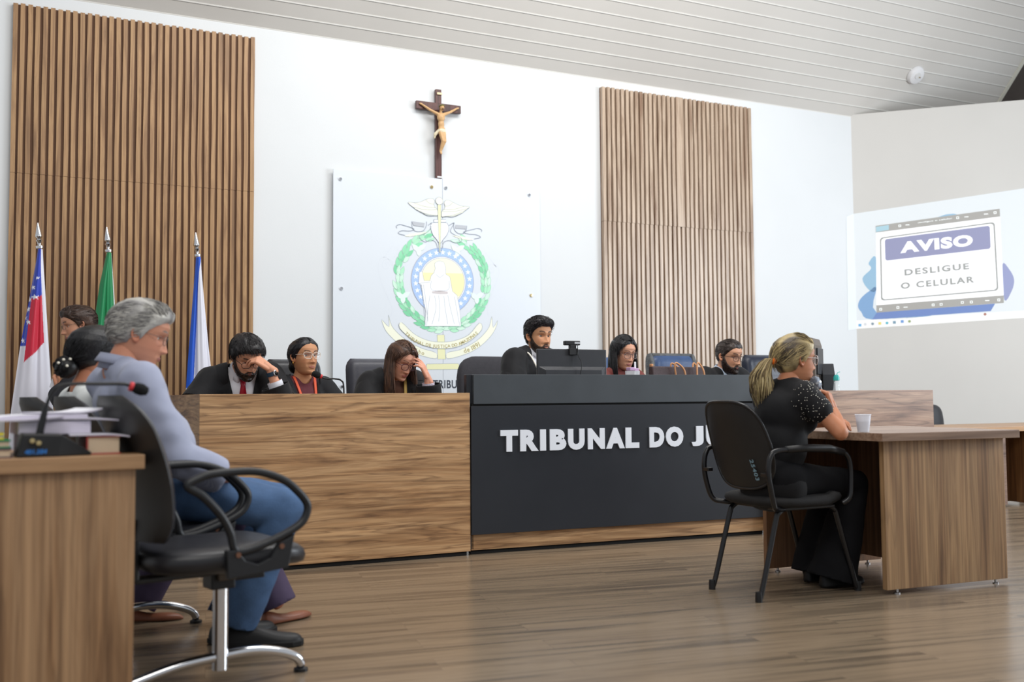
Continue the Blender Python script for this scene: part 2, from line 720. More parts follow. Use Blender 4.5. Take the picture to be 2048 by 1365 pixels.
    if c.get('hairline') and c.get('haircol'):
        zl = np.interp(np.degrees(np.abs(P)), *c['hairline'])
        s = sst(-.004, .012, Zz - zl)
        C = C * (1 - s[..., None]) + np.array(lin(c['haircol'])[:3]) * s[..., None]
    F = []
    for i in range(NE - 1):
        for k in range(NA):
            k2 = (k + 1) % NA
            F.append((i * NA + k, i * NA + k2, (i + 1) * NA + k2, (i + 1) * NA + k))
    F.append(tuple(range(NA))[::-1])
    F.append(tuple((NE - 1) * NA + k for k in range(NA)))
    return V.reshape(-1, 3), F, C.reshape(-1, 3), P.ravel(), B.reshape(-1, 3)


def grid_normals(B):
    """outward direction of the plain skull"""
    N = B.copy()
    N[:, 0] /= 0.10 ** 2
    N[:, 1] /= 0.075 ** 2
    N[:, 2] /= 0.14 ** 2
    return N / (np.linalg.norm(N, axis=1)[:, None] + 1e-9)


def ear_mesh(side, skin):
    vs, fs = [], []
    nr, na = 7, 24
    prof = [0.012, 0.004, 0.002, 0.006, 0.011, 0.010, 0.002]
    for i in range(nr):
        r = (i + 0.15) / (nr - 1 + .15)
        for k in range(na):
            a = 2 * PI * k / na
            up_ = math.sin(a)
            rx = 0.0165 * (1 + 0.12 * up_)
            x = rx * r * math.cos(a)
            z = 0.031 * r * up_
            h = prof[i] if i else 0.003
            if i in (2, 3) and up_ < -0.75:
                h += 0.004
            vs.append((x, h, z))
    base = len(vs)
    for k in range(na):
        a = 2 * PI * k / na
        vs.append((0.013 * math.cos(a), -0.010, 0.025 * math.sin(a)))
    for i in range(nr):
        for k in range(na):
            k2 = (k + 1) % na
            fs.append((i * na + k, i * na + k2, (i + 1) * na + k2, (i + 1) * na + k))
    fs.append(tuple(range(na))[::-1])
    V = np.array(vs)
    # tilt back, flare out
    a = R(-14)
    x, z = V[:, 0].copy(), V[:, 2].copy()
    V[:, 0] = x * math.cos(a) + z * math.sin(a)
    V[:, 2] = -x * math.sin(a) + z * math.cos(a)
    fl = np.clip(-V[:, 0] * 0.45, -0.004, 0.01)
    V[:, 1] = V[:, 1] + fl
    V[:, 1] *= side
    V += np.array((-0.010, side * 0.0715, -0.010))
    if side < 0:
        fs = [f[::-1] for f in fs]
    C = np.ones((len(V), 3)) * np.array(lin(skin)[:3]) * np.array((1.0, 0.86, 0.82))
    return V, fs, C


def eye_mesh(side, c):
    iris, lid_u, lid_l = c.get('iris', (52, 34, 24)), c.get('lid', 16), 24
    gz = R(c.get('gaze', 0))
    nv, na = 22, 28
    out = []
    for kind, r in (('ball', 0.0122), ('lid', 0.0133)):
        vs, fs, col = [], [], []
        for i in range(nv + 1):
            t = PI * i / nv
            for k in range(na):
                a = 2 * PI * k / na
                # pole along +x
                d = np.array((math.cos(t), math.sin(t) * math.cos(a), math.sin(t) * math.sin(a)))
                vs.append(d * r)
                el = math.degrees(math.asin(max(-1, min(1, d[2] / math.hypot(d[0], d[2]) if d[0] > 0 else d[2]))))
                if kind == 'ball':
                    look = np.array((math.cos(gz), 0, math.sin(gz)))
                    an = math.degrees(math.acos(max(-1, min(1, d @ look))))
                    col.append(lin((16, 12, 10))[:3] if an < 11 else (lin(iris)[:3] if an < 27 else lin((226, 220, 214))[:3]))
                else:
                    sk = np.array(lin(c['skin'])[:3]) * np.array((0.86, 0.78, 0.76))
                    e2 = abs(el - (lid_u + 4)) < 5
                    col.append(tuple(sk * 0.25) if e2 and el > 0 or (e2 and lid_u < 0) else tuple(sk))
        keep = np.ones(len(vs), bool)
        if kind == 'lid':
            for j, v in enumerate(vs):
                el = math.degrees(math.atan2(v[2], max(v[0], 1e-6)))
                keep[j] = v[0] > -0.004 and (el > lid_u or el < -lid_l or abs(v[1]) > 0.0118)
        for i in range(nv):
            for k in range(na):
                k2 = (k + 1) % na
                fs.append((i * na + k, (i + 1) * na + k, (i + 1) * na + k2, i * na + k2))
        V = np.array(vs)
        col = np.array(col)
        V, fs, used = keep_faces(V, fs, keep)
        V = V + np.array((0.0548, side * .031, 0.001))
        out.append((V, fs, col[used]))
    return out


def join(parts):
    V, F, C = [], [], []
    o = 0
    for v, f, c in parts:
        V.append(v)
        C.append(c)
        F += [tuple(i + o for i in q) for q in f]
        o += len(v)
    return np.concatenate(V), F, np.concatenate(C)


HAIRLINES = {
    'man': ([0, 25, 45, 62, 75, 86, 95, 112, 180], [.062, .064, .056, .040, .018, -.022, -.002, -.045, -.070]),
    'short': ([0, 20, 40, 55, 68, 80, 88, 98, 115, 180], [.070, .074, .066, .050, .030, .008, -.020, -.004, -.042, -.066]),
    'woman': ([0, 25, 45, 60, 74, 86, 96, 112, 180], [.076, .072, .058, .036, .010, -.018, -.014, -.052, -.085]),
    'low': ([0, 25, 45, 62, 76, 86, 96, 112, 180], [.052, .054, .046, .034, .012, -.020, -.012, -.050, -.078]),
}


def hair_shell(c, V, P, B, M, rnd):
    """hair that covers the scalp, thickness from the style"""
    st = c['hair']
    zl = np.interp(np.degrees(np.abs(P)), *HAIRLINES[st.get('line', 'man')])
    N = grid_normals(B)
    up_ = np.clip((B[:, 2] - zl) / st.get('rampz', 0.022), 0, 1)
    t = st.get('thick', 0.012) * np.ones(len(B))
    t += st.get('top', 0.0) * sst(0.03, 0.10, B[:, 2])
    t += st.get('front', 0.0) * sst(0.02, 0.07, B[:, 0]) * sst(0.03, 0.08, B[:, 2])
    t += st.get('back', 0.0) * sst(0.0, 0.08, -B[:, 0]) * sst(-.09, .0, B[:, 2])
    t = t * (up_ ** 0.55)
    amp = st.get('rough', 0.003)
    fq = st.get('freq', 45)
    ns = np.array([mnoise.noise(Vector((b[0] * fq * .5, b[1] * fq, b[2] * fq * .5))) for b in B])
    V2 = B + N * (t * 1.0 + amp * ns * up_ + 0.0008)[:, None]
    if st.get('part') is not None:
        py = st['part']
        g_ = np.exp(-((B[:, 1] - py) / 0.006) ** 2) * sst(0.03, 0.07, B[:, 2]) * sst(-0.05, 0.0, B[:, 0])
        V2 -= N * (g_ * st.get('thick', .01) * 0.55)[:, None]
    F = [(i * NA + k, i * NA + (k + 1) % NA, (i + 1) * NA + (k + 1) % NA, (i + 1) * NA + k) for i in range(NE - 1) for k in range(NA)]
    F.append(tuple((NE - 1) * NA + k for k in range(NA)))
    base = np.array(lin(st['col'])[:3])
    alt = np.array(lin(st.get('col2', st['col']))[:3])
    fs = st.get('streak', 60)
    mixn = np.array([mnoise.noise(Vector((b[1] * fs, b[0] * fs * .18, b[2] * fs * .25))) for b in B])
    mx = np.clip(0.5 + mixn * 1.3, 0, 1)[:, None]
    C = base * (1 - mx) + alt * mx
    VC, F = clip_mesh(np.concatenate([V2, C], 1), F, B[:, 2] - zl + 0.001)
    return VC[:, :3], F, VC[:, 3:], N, t


def ribbons(paths, rnd, cols, r=0.0022, sides=4, flat=0.5):
    """many tapering locks; each path is a list of points"""
    V, F, C = [], [], []
    o = 0
    for pts in paths:
        P_ = np.array(pts)
        n = len(P_)
        T = np.gradient(P_, axis=0)
        T /= np.linalg.norm(T, axis=1)[:, None] + 1e-9
        ref = np.array((0.31, 0.5, 0.8))
        U = np.cross(T, ref)
        U /= np.linalg.norm(U, axis=1)[:, None] + 1e-9
        W_ = np.cross(T, U)
        tp = np.sin(np.clip(np.linspace(0.18, 1.0, n), 0, 1) * PI) ** 0.6
        tp = np.maximum(tp, 0.05)
        rr = r * rnd.uniform(0.7, 1.4)
        col = np.array(lin(cols[rnd.randrange(len(cols))])[:3]) * rnd.uniform(0.75, 1.2)
        an_ = 2 * PI * np.arange(sides) / sides
        ring = (U[:, None, :] * np.cos(an_)[None, :, None] + W_[:, None, :] * (np.sin(an_) * flat)[None, :, None]) * (rr * tp)[:, None, None]
        V.append((P_[:, None, :] + ring).reshape(-1, 3))
        C.append(np.tile(col, (n * sides, 1)))
        for i in range(n - 1):
            for k in range(sides):
                k2 = (k + 1) % sides
                F.append((o + i * sides + k, o + i * sides + k2, o + (i + 1) * sides + k2, o + (i + 1) * sides + k))
        o += n * sides
    return np.concatenate(V), F, np.concatenate(C)


ELL = np.array((.105, .0765, .116))


def scalp_locks(c, V2map, B, P, N, t, rnd, n=420, ln=0.035, flow='down', lift=0.35, r=0.0022):
    """short locks laid over the scalp following the combing direction"""
    st = c['hair']
    zl = np.interp(np.degrees(np.abs(P)), *HAIRLINES[st.get('line', 'man')])
    ok = np.where(B[:, 2] > zl + 0.006)[0]
    paths = []
    crown = np.array((-0.045, 0.0, 0.105))
    wts = np.clip(1.15 - np.abs(B[ok, 2]) * 4, 0.25, 1)      # the grid crowds at the pole
    ids = rnd.choices(list(ok), weights=list(wts), k=n)
    for i in ids:
        nrm = N[i]
        p = B[i] + nrm * (t[i] * 1.0 + 0.0005)
        if flow == 'down':
            d = B[i] - crown
        elif flow == 'back':
            d = np.array((-1.0, 0.0, -0.25))
        elif flow == 'side':
            d = np.array((0.35, -1.0 if B[i][1] < st.get('part', 0.02) else 1.0, -0.3))
        elif flow == 'tail':
            d = np.array(st['tail']) - B[i]
        else:
            d = np.array((rnd.gauss(0.2, 1), rnd.gauss(0, 1), rnd.gauss(0, .7)))
        if flow in ('tail', 'back') and B[i][0] > .035:
            d = np.array((-.6, B[i][1] * 2.0, .75))
        d = d + np.array((rnd.gauss(0, .15), rnd.gauss(0, .15), rnd.gauss(0, .15))) * np.linalg.norm(d)
        d = d - nrm * (d @ nrm)
        d /= np.linalg.norm(d) + 1e-9
        L = ln * rnd.uniform(0.6, 1.3)
        pts = []
        e0 = np.linalg.norm(p / ELL)
        for s_ in np.linspace(0, 1, 7):
            q = p + d * L * s_
            q = q * (e0 / np.linalg.norm(q / ELL))
            q = q + q / np.linalg.norm(q) * (lift * .010 * s_ * (1.6 - s_) - .001 * (1 - s_))
            pts.append(q)
        paths.append(pts)
    return ribbons(paths, rnd, [st['col'], st.get('col2', st['col'])], r=r)


def xf(M, V):
    A = np.array(M)
    return V @ A[:3, :3].T + A[:3, 3]

# ------------------------------------------------------------------ materials of the setting
M_wall = mat('white_wall_paint', (216, 219, 221), 0.75, var=0.015, vscale=1.5, bump=0.05, bscale=120)
M_wallR = mat('grey_white_wall_paint', (206, 204, 200), 0.75, var=0.02, vscale=1.5, bump=0.05, bscale=120)
M_ceil = mat('ceiling_board_paint', (203, 200, 195), 0.45, var=0.03, vscale=1.2)
M_groove = mat('ceiling_gap', (150, 148, 145), 0.8)
M_edge_highlight = mat('board_edge_highlight', (232, 231, 227), 0.4)  # lighter strip paints the highlight along each board edge
M_trim = mat('cream_trim', (206, 204, 192), 0.5)
M_dark = mat('dark_roof_underside', (92, 84, 80), 0.9, var=0.1, vscale=3)
M_slatL = wood('walnut_slats', 'z', (126, 93, 62), (160, 122, 84), (184, 145, 102), 0.5, along=0.9, across=14, seed=2)
M_slatR = wood('slats_with_sheen', 'z', (142, 112, 90), (178, 154, 132), (202, 180, 158), 0.34, along=0.9, across=14, seed=7)  # colour lightened to carry the sheen on the right panel
M_slatback = mat('slat_backing', (112, 82, 62), 0.7, var=0.1, vscale=4, stretch=(8, 8, 1))
M_chrome = mat('chrome', (225, 226, 230), 0.12, 1.0)
M_steel = mat('satin_steel', (190, 190, 192), 0.3, 1.0)
M_brass = mat('brass', (212, 190, 140), 0.25, 1.0)
M_black = mat('black_plastic', (24, 24, 26), 0.42, var=0.1, vscale=30)
M_blacksoft = mat('black_foam', (14, 14, 15), 0.95, bump=0.6, bscale=300)
M_white = mat('white_plastic', (222, 222, 224), 0.45)


def floor_material():
    m = bpy.data.materials.new('vinyl_plank_floor')
    m.use_nodes = True
    nt = m.node_tree
    b = nt.nodes['Principled BSDF']
    tc = nt.nodes.new('ShaderNodeTexCoord')
    mp = nt.nodes.new('ShaderNodeMapping')
    mp.inputs['Rotation'].default_value = (0, 0, R(8.5))
    nt.links.new(tc.outputs['Object'], mp.inputs['Vector'])
    br = nt.nodes.new('ShaderNodeTexBrick')
    br.inputs['Scale'].default_value = 1.0
    br.inputs['Brick Width'].default_value = 1.22
    br.inputs['Row Height'].default_value = 0.152
    br.inputs['Mortar Size'].default_value = 0.0012
    br.inputs['Mortar Smooth'].default_value = 0.3
    br.inputs['Color1'].default_value = (0.35, 0.35, 0.35, 1)
    br.inputs['Color2'].default_value = (0.65, 0.65, 0.65, 1)
    br.inputs['Mortar'].default_value = (0.1, 0.1, 0.1, 1)
    br.offset = 0.37
    nt.links.new(mp.outputs[0], br.inputs['Vector'])
    # streaks along the planks, shifted per plank
    mp2 = nt.nodes.new('ShaderNodeMapping')
    mp2.inputs['Scale'].default_value = (0.75, 15, 15)
    nt.links.new(mp.outputs[0], mp2.inputs['Vector'])
    ad = nt.nodes.new('ShaderNodeVectorMath')
    ad.operation = 'MULTIPLY_ADD'
    nt.links.new(br.outputs['Color'], ad.inputs[0])
    ad.inputs[1].default_value = (9, 0, 5)
    nt.links.new(mp2.outputs[0], ad.inputs[2])
    n = nt.nodes.new('ShaderNodeTexNoise')
    n.inputs['Scale'].default_value = 1.0
    n.inputs['Detail'].default_value = 6
    n.inputs['Roughness'].default_value = 0.62
    n.inputs['Distortion'].default_value = 0.5
    nt.links.new(ad.outputs[0], n.inputs['Vector'])
    rp = ramp(nt, [(0.28, (76, 66, 57)), (0.42, (112, 98, 82)), (0.55, (140, 122, 101)), (0.68, (120, 104, 87)), (0.8, (90, 78, 67))])
    nt.links.new(n.outputs['Fac'], rp.inputs[0])
    mx = nt.nodes.new('ShaderNodeMix')
    mx.data_type = 'RGBA'
    mx.blend_type = 'MULTIPLY'
    mx.inputs['Factor'].default_value = 0.35
    rp2 = ramp(nt, [(0.0, (90, 84, 78)), (0.3, (205, 200, 196)), (0.7, (255, 255, 255))])
    nt.links.new(br.outputs['Color'], rp2.inputs[0])
    nt.links.new(rp.outputs[0], mx.inputs['A'])
    nt.links.new(rp2.outputs[0], mx.inputs['B'])
    nt.links.new(mx.outputs['Result'], b.inputs['Base Color'])
    b.inputs['Roughness'].default_value = 0.22
    bp = nt.nodes.new('ShaderNodeBump')
    bp.inputs['Strength'].default_value = 0.12
    bp.inputs['Distance'].default_value = 0.01
    nt.links.new(n.outputs['Fac'], bp.inputs['Height'])
    nt.links.new(bp.outputs[0], b.inputs['Normal'])
    return m


# ------------------------------------------------------------------ the setting
WD = Vector((0.734, -0.679, 0)).normalized()      # direction of the oblique right wall
WN = Vector((-0.679, -0.734, 0)).normalized()     # its normal, into the room
CORNER = Vector((7.9, 8.0, 0))

struct(MB().box(-5, 14, -0.5, 9.5, -0.1, 0.0).build('floor', floor_material()))
struct(MB().box(-5, 7.93, 8.0, 8.15, 0.0, 3.925).build('wall_back', M_wall))
p0, p1 = CORNER, CORNER + WD * 5.2
q1, q0 = p1 - WN * 0.14, p0 - WN * 0.14
struct(MB().prism([(p0.x, p0.y), (p1.x, p1.y), (q1.x, q1.y), (q0.x, q0.y)], 0, 3.945).build('wall_right', M_wallR))

# sloping board ceiling, rises from the back wall towards the public
SL = math.atan(1.12)
cs, sn = math.cos(SL), math.sin(SL)


def cpt(x, u, d=0.0):
    """u metres up the slope from the wall line, d metres above the board face"""
    return (x, 8.0 - u * cs + d * sn * 1.0, 3.925 + u * sn + d * cs)


mb = MB()
pitch = 0.1235
for k in range(-2, 21):
    u0_, u1_ = k * pitch, (k + 1) * pitch - 0.007
    xs = [-5.0, 9.84]
    vs = [cpt(x, u, d) for d in (0.0, 0.014) for u in (u0_, u1_ - 0.004 * (d == 0)) for x in xs]
    mb.add(vs, [(0, 2, 3, 1), (4, 5, 7, 6), (0, 1, 5, 4), (2, 6, 7, 3), (0, 4, 6, 2), (1, 3, 7, 5)])
    vs = [cpt(x, u, d) for d in (-0.0035, 0.010) for u in (u0_ - .0045, u0_ + .004) for x in xs]
    mb.add(vs, [(0, 2, 3, 1), (4, 5, 7, 6), (0, 1, 5, 4), (2, 6, 7, 3), (0, 4, 6, 2), (1, 3, 7, 5)], 1)
struct(mb.build('ceiling', [M_ceil, M_edge_highlight]))
mb = MB()
mb.add([cpt(-5, -0.25, 0.015), cpt(9.84, -0.25, 0.015), cpt(9.84, 2.6, 0.015), cpt(-5, 2.6, 0.015)], [(0, 1, 2, 3)])
struct(mb.build('ceiling_backing', M_groove, solid=0.002))
mb = MB()
vs = [cpt(x, u, d) for d in (-0.012, 0.03) for u in (-0.3, 2.6) for x in (9.84, 9.885)]
mb.add(vs, [(0, 2, 3, 1), (4, 5, 7, 6), (0, 1, 5, 4), (2, 6, 7, 3), (0, 4, 6, 2), (1, 3, 7, 5)])
struct(mb.build('trim_1', M_trim))
mb = MB()
mb.add([cpt(9.885, -1.6, 0.45), cpt(15, -1.6, 0.45), cpt(15, 2.6, 0.45), cpt(9.885, 2.6, 0.45)], [(0, 1, 2, 3)])
mb.add([cpt(9.885, -0.3, 0.03), cpt(9.885, 2.6, 0.03), cpt(9.885, 2.6, 0.45), cpt(9.885, -0.3, 0.45)], [(0, 1, 2, 3)])
struct(mb.build('ceiling_upper', M_dark))

# smoke detector on the boards
g = empty('smoke_detector', cpt(8.457, 0.0) if False else (8.457, 7.621, 4.345), 0,
          'round white smoke detector on the sloping board ceiling', 'smoke detector')
Mx = frame(0, 0, 0, (1, 0, 0), (0, -cs, sn))      # z = away from the room
mb = MB().lathe([(0.0, 0.052), (0.05, 0.05), (0.085, 0.04), (0.098, 0.02), (0.1, 0.0)], seg=32, M=Mx)
mb.build('housing', M_white, g, smooth=True, auto=40)
mb = MB().lathe([(0.022, 0.058), (0.034, 0.058), (0.034, 0.048), (0.022, 0.048), (0.022, 0.058)], c=(-0.01, 0.012, 0), seg=24, M=Mx)
mb.build('sensor_ring', mat('grey_white_plastic', (214, 214, 214), 0.5), g, smooth=True, auto=40)
MB().box(0.008, 0.03, -0.006, 0.006, 0.05, 0.06, M=Mx).build('indicator_light', M_brass, g)


# ------------------------------------------------------------------ slatted wall panels
def slat_panel(x0, x1, n, top, seam, bottom, mat_, label, depth, seed, wide=None):
    g = empty('slat_panel', (x0, 8.0, bottom), 0, label, 'wall panel')
    rnd = random.Random(seed)
    W = x1 - x0
    for name, z0, z1 in (('upper_sheet', seam, top), ('lower_sheet', bottom, seam - 0.002)):
        mb = MB().box(0, W, -depth * 0.35, -0.001, z0 - bottom, z1 - bottom, 1)
        p = (W + 0.02) / n
        off = rnd.uniform(-0.004, 0.004)
        for k in range(n):
            a = k * p + (off if 0 < k < n - 1 else 0)
            sw = p * 0.62
            if k == n - 1:
                a = W - sw
            if wide == k and name == 'upper_sheet':
                sw = p * 1.62
            if wide is not None and k == wide + 1 and name == 'upper_sheet':
                continue
            # slightly warped slats, in six lengths
            pts = []
            ww = rnd.uniform(-0.0035, 0.0035)
            ph = rnd.uniform(0, 6)
            nn = 6
            zt = z1 - bottom + (0.004 if name == 'upper_sheet' and k % 3 else 0)
            for i in range(nn + 1):
                z = z0 - bottom + (zt - (z0 - bottom)) * i / nn
                dx = ww * math.sin(i / nn * PI * 1.7 + ph) * (0 < i < nn)
                pts.append((a + dx, z))
            vs, fs = [], []
            for x, z in pts:
                vs += [(x, -depth, z), (x + sw, -depth, z), (x + sw, -depth * 0.3, z), (x, -depth * 0.3, z)]
            for i in range(nn):
                for j in range(4):
                    j2 = (j + 1) % 4
                    fs.append((i * 4 + j, i * 4 + j2, i * 4 + 4 + j2, i * 4 + 4 + j))
            fs.append((3, 2, 1, 0))
            fs.append(tuple(nn * 4 + j for j in range(4)))
            mb.add(vs, fs, 0)
        mb.build(name, [mat_, M_slatback], g)
    return g


slat_panel(-0.204, 1.533, 35, 3.822, 2.573, 0.05, M_slatL, 'walnut slatted wall panel behind the three flags', 0.034, 3)
slat_panel(4.75, 6.50, 34, 3.835, 2.56, 0.05, M_slatR, 'slatted wall panel lightened for sheen beside the projected screen, behind the bench', 0.055, 5, wide=16)

EM = {
    'wingl': [(-0.3142, 2.587), (-0.2667, 2.5861), (-0.207, 2.5953), (-0.1589, 2.6196), (-0.1166, 2.6344), (-0.0863, 2.6311), (-0.0743, 2.6091), (-0.0817, 2.5856), (-0.0684, 2.5579), (-0.0503, 2.5421), (-0.048, 2.4906), (-0.0869, 2.4844), (-0.1292, 2.4848), (-0.1593, 2.4906), (-0.1833, 2.5002), (-0.2132, 2.5128), (-0.243, 2.5277), (-0.2727, 2.5482), (-0.3024, 2.5686)],
    'wingr': [(0.2525, 2.5903), (0.2025, 2.59), (0.1466, 2.5973), (0.0971, 2.6167), (0.0602, 2.6311), (0.0295, 2.6287), (0.0135, 2.6044), (0.0231, 2.5763), (0.0108, 2.5466), (-0.0077, 2.528), (-0.0079, 2.482), (0.035, 2.4873), (0.078, 2.4881), (0.1151, 2.4965), (0.1461, 2.5103), (0.1835, 2.5304), (0.2148, 2.556), (0.2399, 2.5753)],
    'rod': [(-0.0464, 2.5906), (-0.0159, 2.5929), (-0.0178, 2.4411), (-0.025, 2.1657), (-0.0311, 2.1653), (-0.0434, 2.4393)],
    'ballc': [(-0.0317, 2.6181), (-0.0315, 2.6492)],
    'shield': [(-0.1053, 2.4099), (-0.0871, 2.4248), (0.0249, 2.4325), (0.0469, 2.4168), (0.0553, 2.3771), (0.0342, 2.3239), (0.0035, 2.2876), (-0.0271, 2.2479), (-0.0574, 2.2838), (-0.0875, 2.3162), (-0.1079, 2.3663)],
    'cap': [(-0.0809, 2.4539), (0.0288, 2.4616), (0.0286, 2.4386), (-0.081, 2.431)],
    'bladel': [(-0.3479, 2.2919), (-0.303, 2.3139), (-0.2197, 2.3306), (-0.1357, 2.344), (-0.2078, 2.3143), (-0.303, 2.2913)],
    'blader': [(0.2884, 2.2993), (0.2383, 2.3136), (0.1699, 2.3244), (0.0834, 2.327), (0.1574, 2.3028), (0.2382, 2.2939)],
    'gripl': [(-0.2814, 2.4251), (-0.1655, 2.4172), (-0.1716, 2.3826), (-0.2672, 2.3898)],
    'gripr': [(0.1209, 2.4218), (0.2265, 2.4208), (0.2176, 2.3901), (0.1182, 2.3904)],
    'fig': [(-0.0764, 2.0716), (-0.0581, 2.0897), (-0.0278, 2.097), (0.0087, 2.0897), (0.0268, 2.0425), (0.0266, 1.9853), (0.0632, 1.9641), (0.0871, 1.8391), (0.13, 1.8064), (0.1541, 1.6926), (0.1656, 1.5382), (-0.1684, 1.5303), (-0.1561, 1.649), (-0.1796, 1.7611), (-0.1971, 1.8846), (-0.2209, 1.8926), (-0.2147, 1.9911), (-0.1908, 1.9979), (-0.1731, 1.9195), (-0.1191, 1.9219), (-0.1069, 1.9678), (-0.0827, 1.9917), (-0.0705, 2.0264)],
    'rib1': [(-0.3751, 1.5589), (-0.2695, 1.4664), (-0.1509, 1.4125), (-0.0307, 1.3977), (0.1034, 1.4113), (0.2395, 1.4653), (0.3402, 1.5712), (0.3624, 1.5139), (0.2516, 1.4139), (0.1153, 1.3545), (-0.0309, 1.3411), (-0.163, 1.3618), (-0.2815, 1.4158), (-0.3927, 1.5084)],
    'rib2r': [(0.0418, 1.3081), (0.1521, 1.3322), (0.2764, 1.3913), (0.3646, 1.4562), (0.4346, 1.5387), (0.4607, 1.6323), (0.4727, 1.5338), (0.5179, 1.5989), (0.4917, 1.5168), (0.4275, 1.4343), (0.3262, 1.3518), (0.2013, 1.2929), (0.0415, 1.2548)],
    'rib2l': [(-0.0697, 1.3067), (-0.1869, 1.339), (-0.3051, 1.3931), (-0.3986, 1.4582), (-0.4625, 1.529), (-0.4913, 1.6169), (-0.4856, 1.5173), (-0.549, 1.5766), (-0.5203, 1.4944), (-0.4684, 1.4347), (-0.3755, 1.3586), (-0.2464, 1.2934), (-0.0699, 1.2537)],
    'post': [(-0.0546, 1.4595), (0.012, 1.4608), (0.0232, 1.2512), (-0.0494, 1.2505)],
    'bar': [(-0.1516, 1.2081), (0.1392, 1.2147), (0.1538, 1.1898), (0.1389, 1.1646), (-0.1517, 1.1599)],
    't1': [(-0.3496, 1.4625), (-0.2697, 1.3993), (-0.163, 1.3618), (-0.0309, 1.3479), (0.1154, 1.3625), (0.2267, 1.4077), (0.3295, 1.4786)],
    't2': [(-0.2581, 1.3045), (-0.1751, 1.2864)],
    't3': [(0.1951, 1.3042), (0.276, 1.3339), (0.3514, 1.3752)],
    'scl': [(-0.5025, 2.0333), (-0.514, 2.0494), (-0.5024, 2.0611), (-0.4851, 2.0453), (-0.4909, 2.0171), (-0.5198, 2.0046), (-0.5429, 2.0257), (-0.5371, 2.0649), (-0.5024, 2.089), (-0.4618, 2.0744), (-0.456, 2.03)],
    'scl2': [(-0.5024, 2.1002), (-0.5602, 2.086), (-0.5809, 2.0127), (-0.5602, 1.9138), (-0.5258, 1.8265), (-0.4796, 1.7283), (-0.4565, 1.6624), (-0.4682, 1.6065)],
    'scr': [(0.4638, 2.0464), (0.4512, 2.0575), (0.4704, 2.0702), (0.4856, 2.0534), (0.4764, 2.0237), (0.4471, 2.0188), (0.4256, 2.0446), (0.4386, 2.0803), (0.477, 2.0939), (0.5088, 2.0721)],
    'scr2': [(0.477, 2.0998), (0.5217, 2.0786), (0.5314, 2.0087), (0.4948, 1.9134), (0.4493, 1.8066), (0.4169, 1.7124), (0.429, 1.6314)],
    'sabl': [(-0.4147, 2.3574), (-0.4206, 2.3738), (-0.3912, 2.3904), (-0.3501, 2.3842), (-0.291, 2.3712), (-0.2613, 2.3562), (-0.3029, 2.3399), (-0.3737, 2.3376), (-0.4031, 2.3132), (-0.3443, 2.3)],
    'sabr': [(0.3645, 2.374), (0.3684, 2.3918), (0.3331, 2.4047), (0.2827, 2.392), (0.2262, 2.3767), (0.195, 2.3607), (0.2448, 2.3489), (0.3138, 2.3474), (0.3579, 2.3269), (0.2947, 2.309)],
    'gul': [(-0.2814, 2.4228), (-0.2768, 2.3665), (-0.2435, 2.3404), (-0.1838, 2.3477), (-0.1536, 2.3861), (-0.1474, 2.4321)],
    'gur': [(0.1024, 2.4379), (0.1083, 2.3805), (0.1452, 2.3483), (0.1949, 2.3515), (0.2201, 2.3879), (0.2265, 2.4208)],
    'ol': [(-0.1355, 2.3987), (-0.0992, 2.424), (-0.1176, 2.3657), (-0.1598, 2.3287), (-0.2138, 2.3026), (-0.2019, 2.2749), (-0.1601, 2.2548), (-0.1118, 2.2748), (-0.0635, 2.2549), (-0.0396, 2.1763)],
    'orr': [(0.0592, 2.4119), (0.1086, 2.4383), (0.0713, 2.3666), (0.1081, 2.3344), (0.1698, 2.3094), (0.1696, 2.2747), (0.1077, 2.2652), (0.0586, 2.2795), (0.0095, 2.2593), (-0.0152, 2.1777)],
    'boxl': [(-0.5371, 2.0928), (-0.4558, 2.2033), (-0.3975, 2.1675), (-0.4443, 2.0977)],
    'boxr': [(0.3689, 2.0943), (0.4076, 2.1896), (0.4834, 2.1001)],
    'lf': [(-0.2201, 2.2002), (-0.363, 1.7882), (0.1383, 2.2151), (0.3166, 1.8075)],
    'f1': [(-0.0646, 1.9811), (-0.0284, 1.9543), (0.0083, 1.9845)],
    'f2': [(-0.1071, 1.9224), (-0.1014, 1.8432), (0.0443, 1.8489), (0.0569, 1.9295)],
    'f3': [(-0.1196, 1.7972), (-0.138, 1.6834), (-0.1505, 1.5364)],
    'f4': [(-0.0411, 1.8001), (-0.0295, 1.6868), (-0.042, 1.573)],
    'f5': [(0.0441, 1.8032), (0.068, 1.6899), (0.1041, 1.5539)],
    'f6': [(0.1053, 1.794), (0.1293, 1.6689), (0.1533, 1.5436)],
    'f7': [(-0.0774, 1.7987), (-0.0658, 1.6857), (-0.1024, 1.5488)],
    'f8': [(0.0074, 1.7962), (0.0191, 1.6883), (0.0429, 1.5524)],
    'f9': [(-0.2269, 1.8924), (-0.1192, 1.9105)],
    'f10': [(-0.2031, 1.8843), (-0.1797, 1.7272), (-0.1624, 1.5361)],
    'f11': [(-0.1792, 1.8853), (-0.1558, 1.728), (-0.1384, 1.5705)],
    'st': [(-0.1014, 1.8318), (-0.0288, 1.8403), (0.0442, 1.8352), (0.0441, 1.8146), (-0.029, 1.8096), (-0.1015, 1.8148)],
    'trib': [(-0.6519, 2.6643)],
}
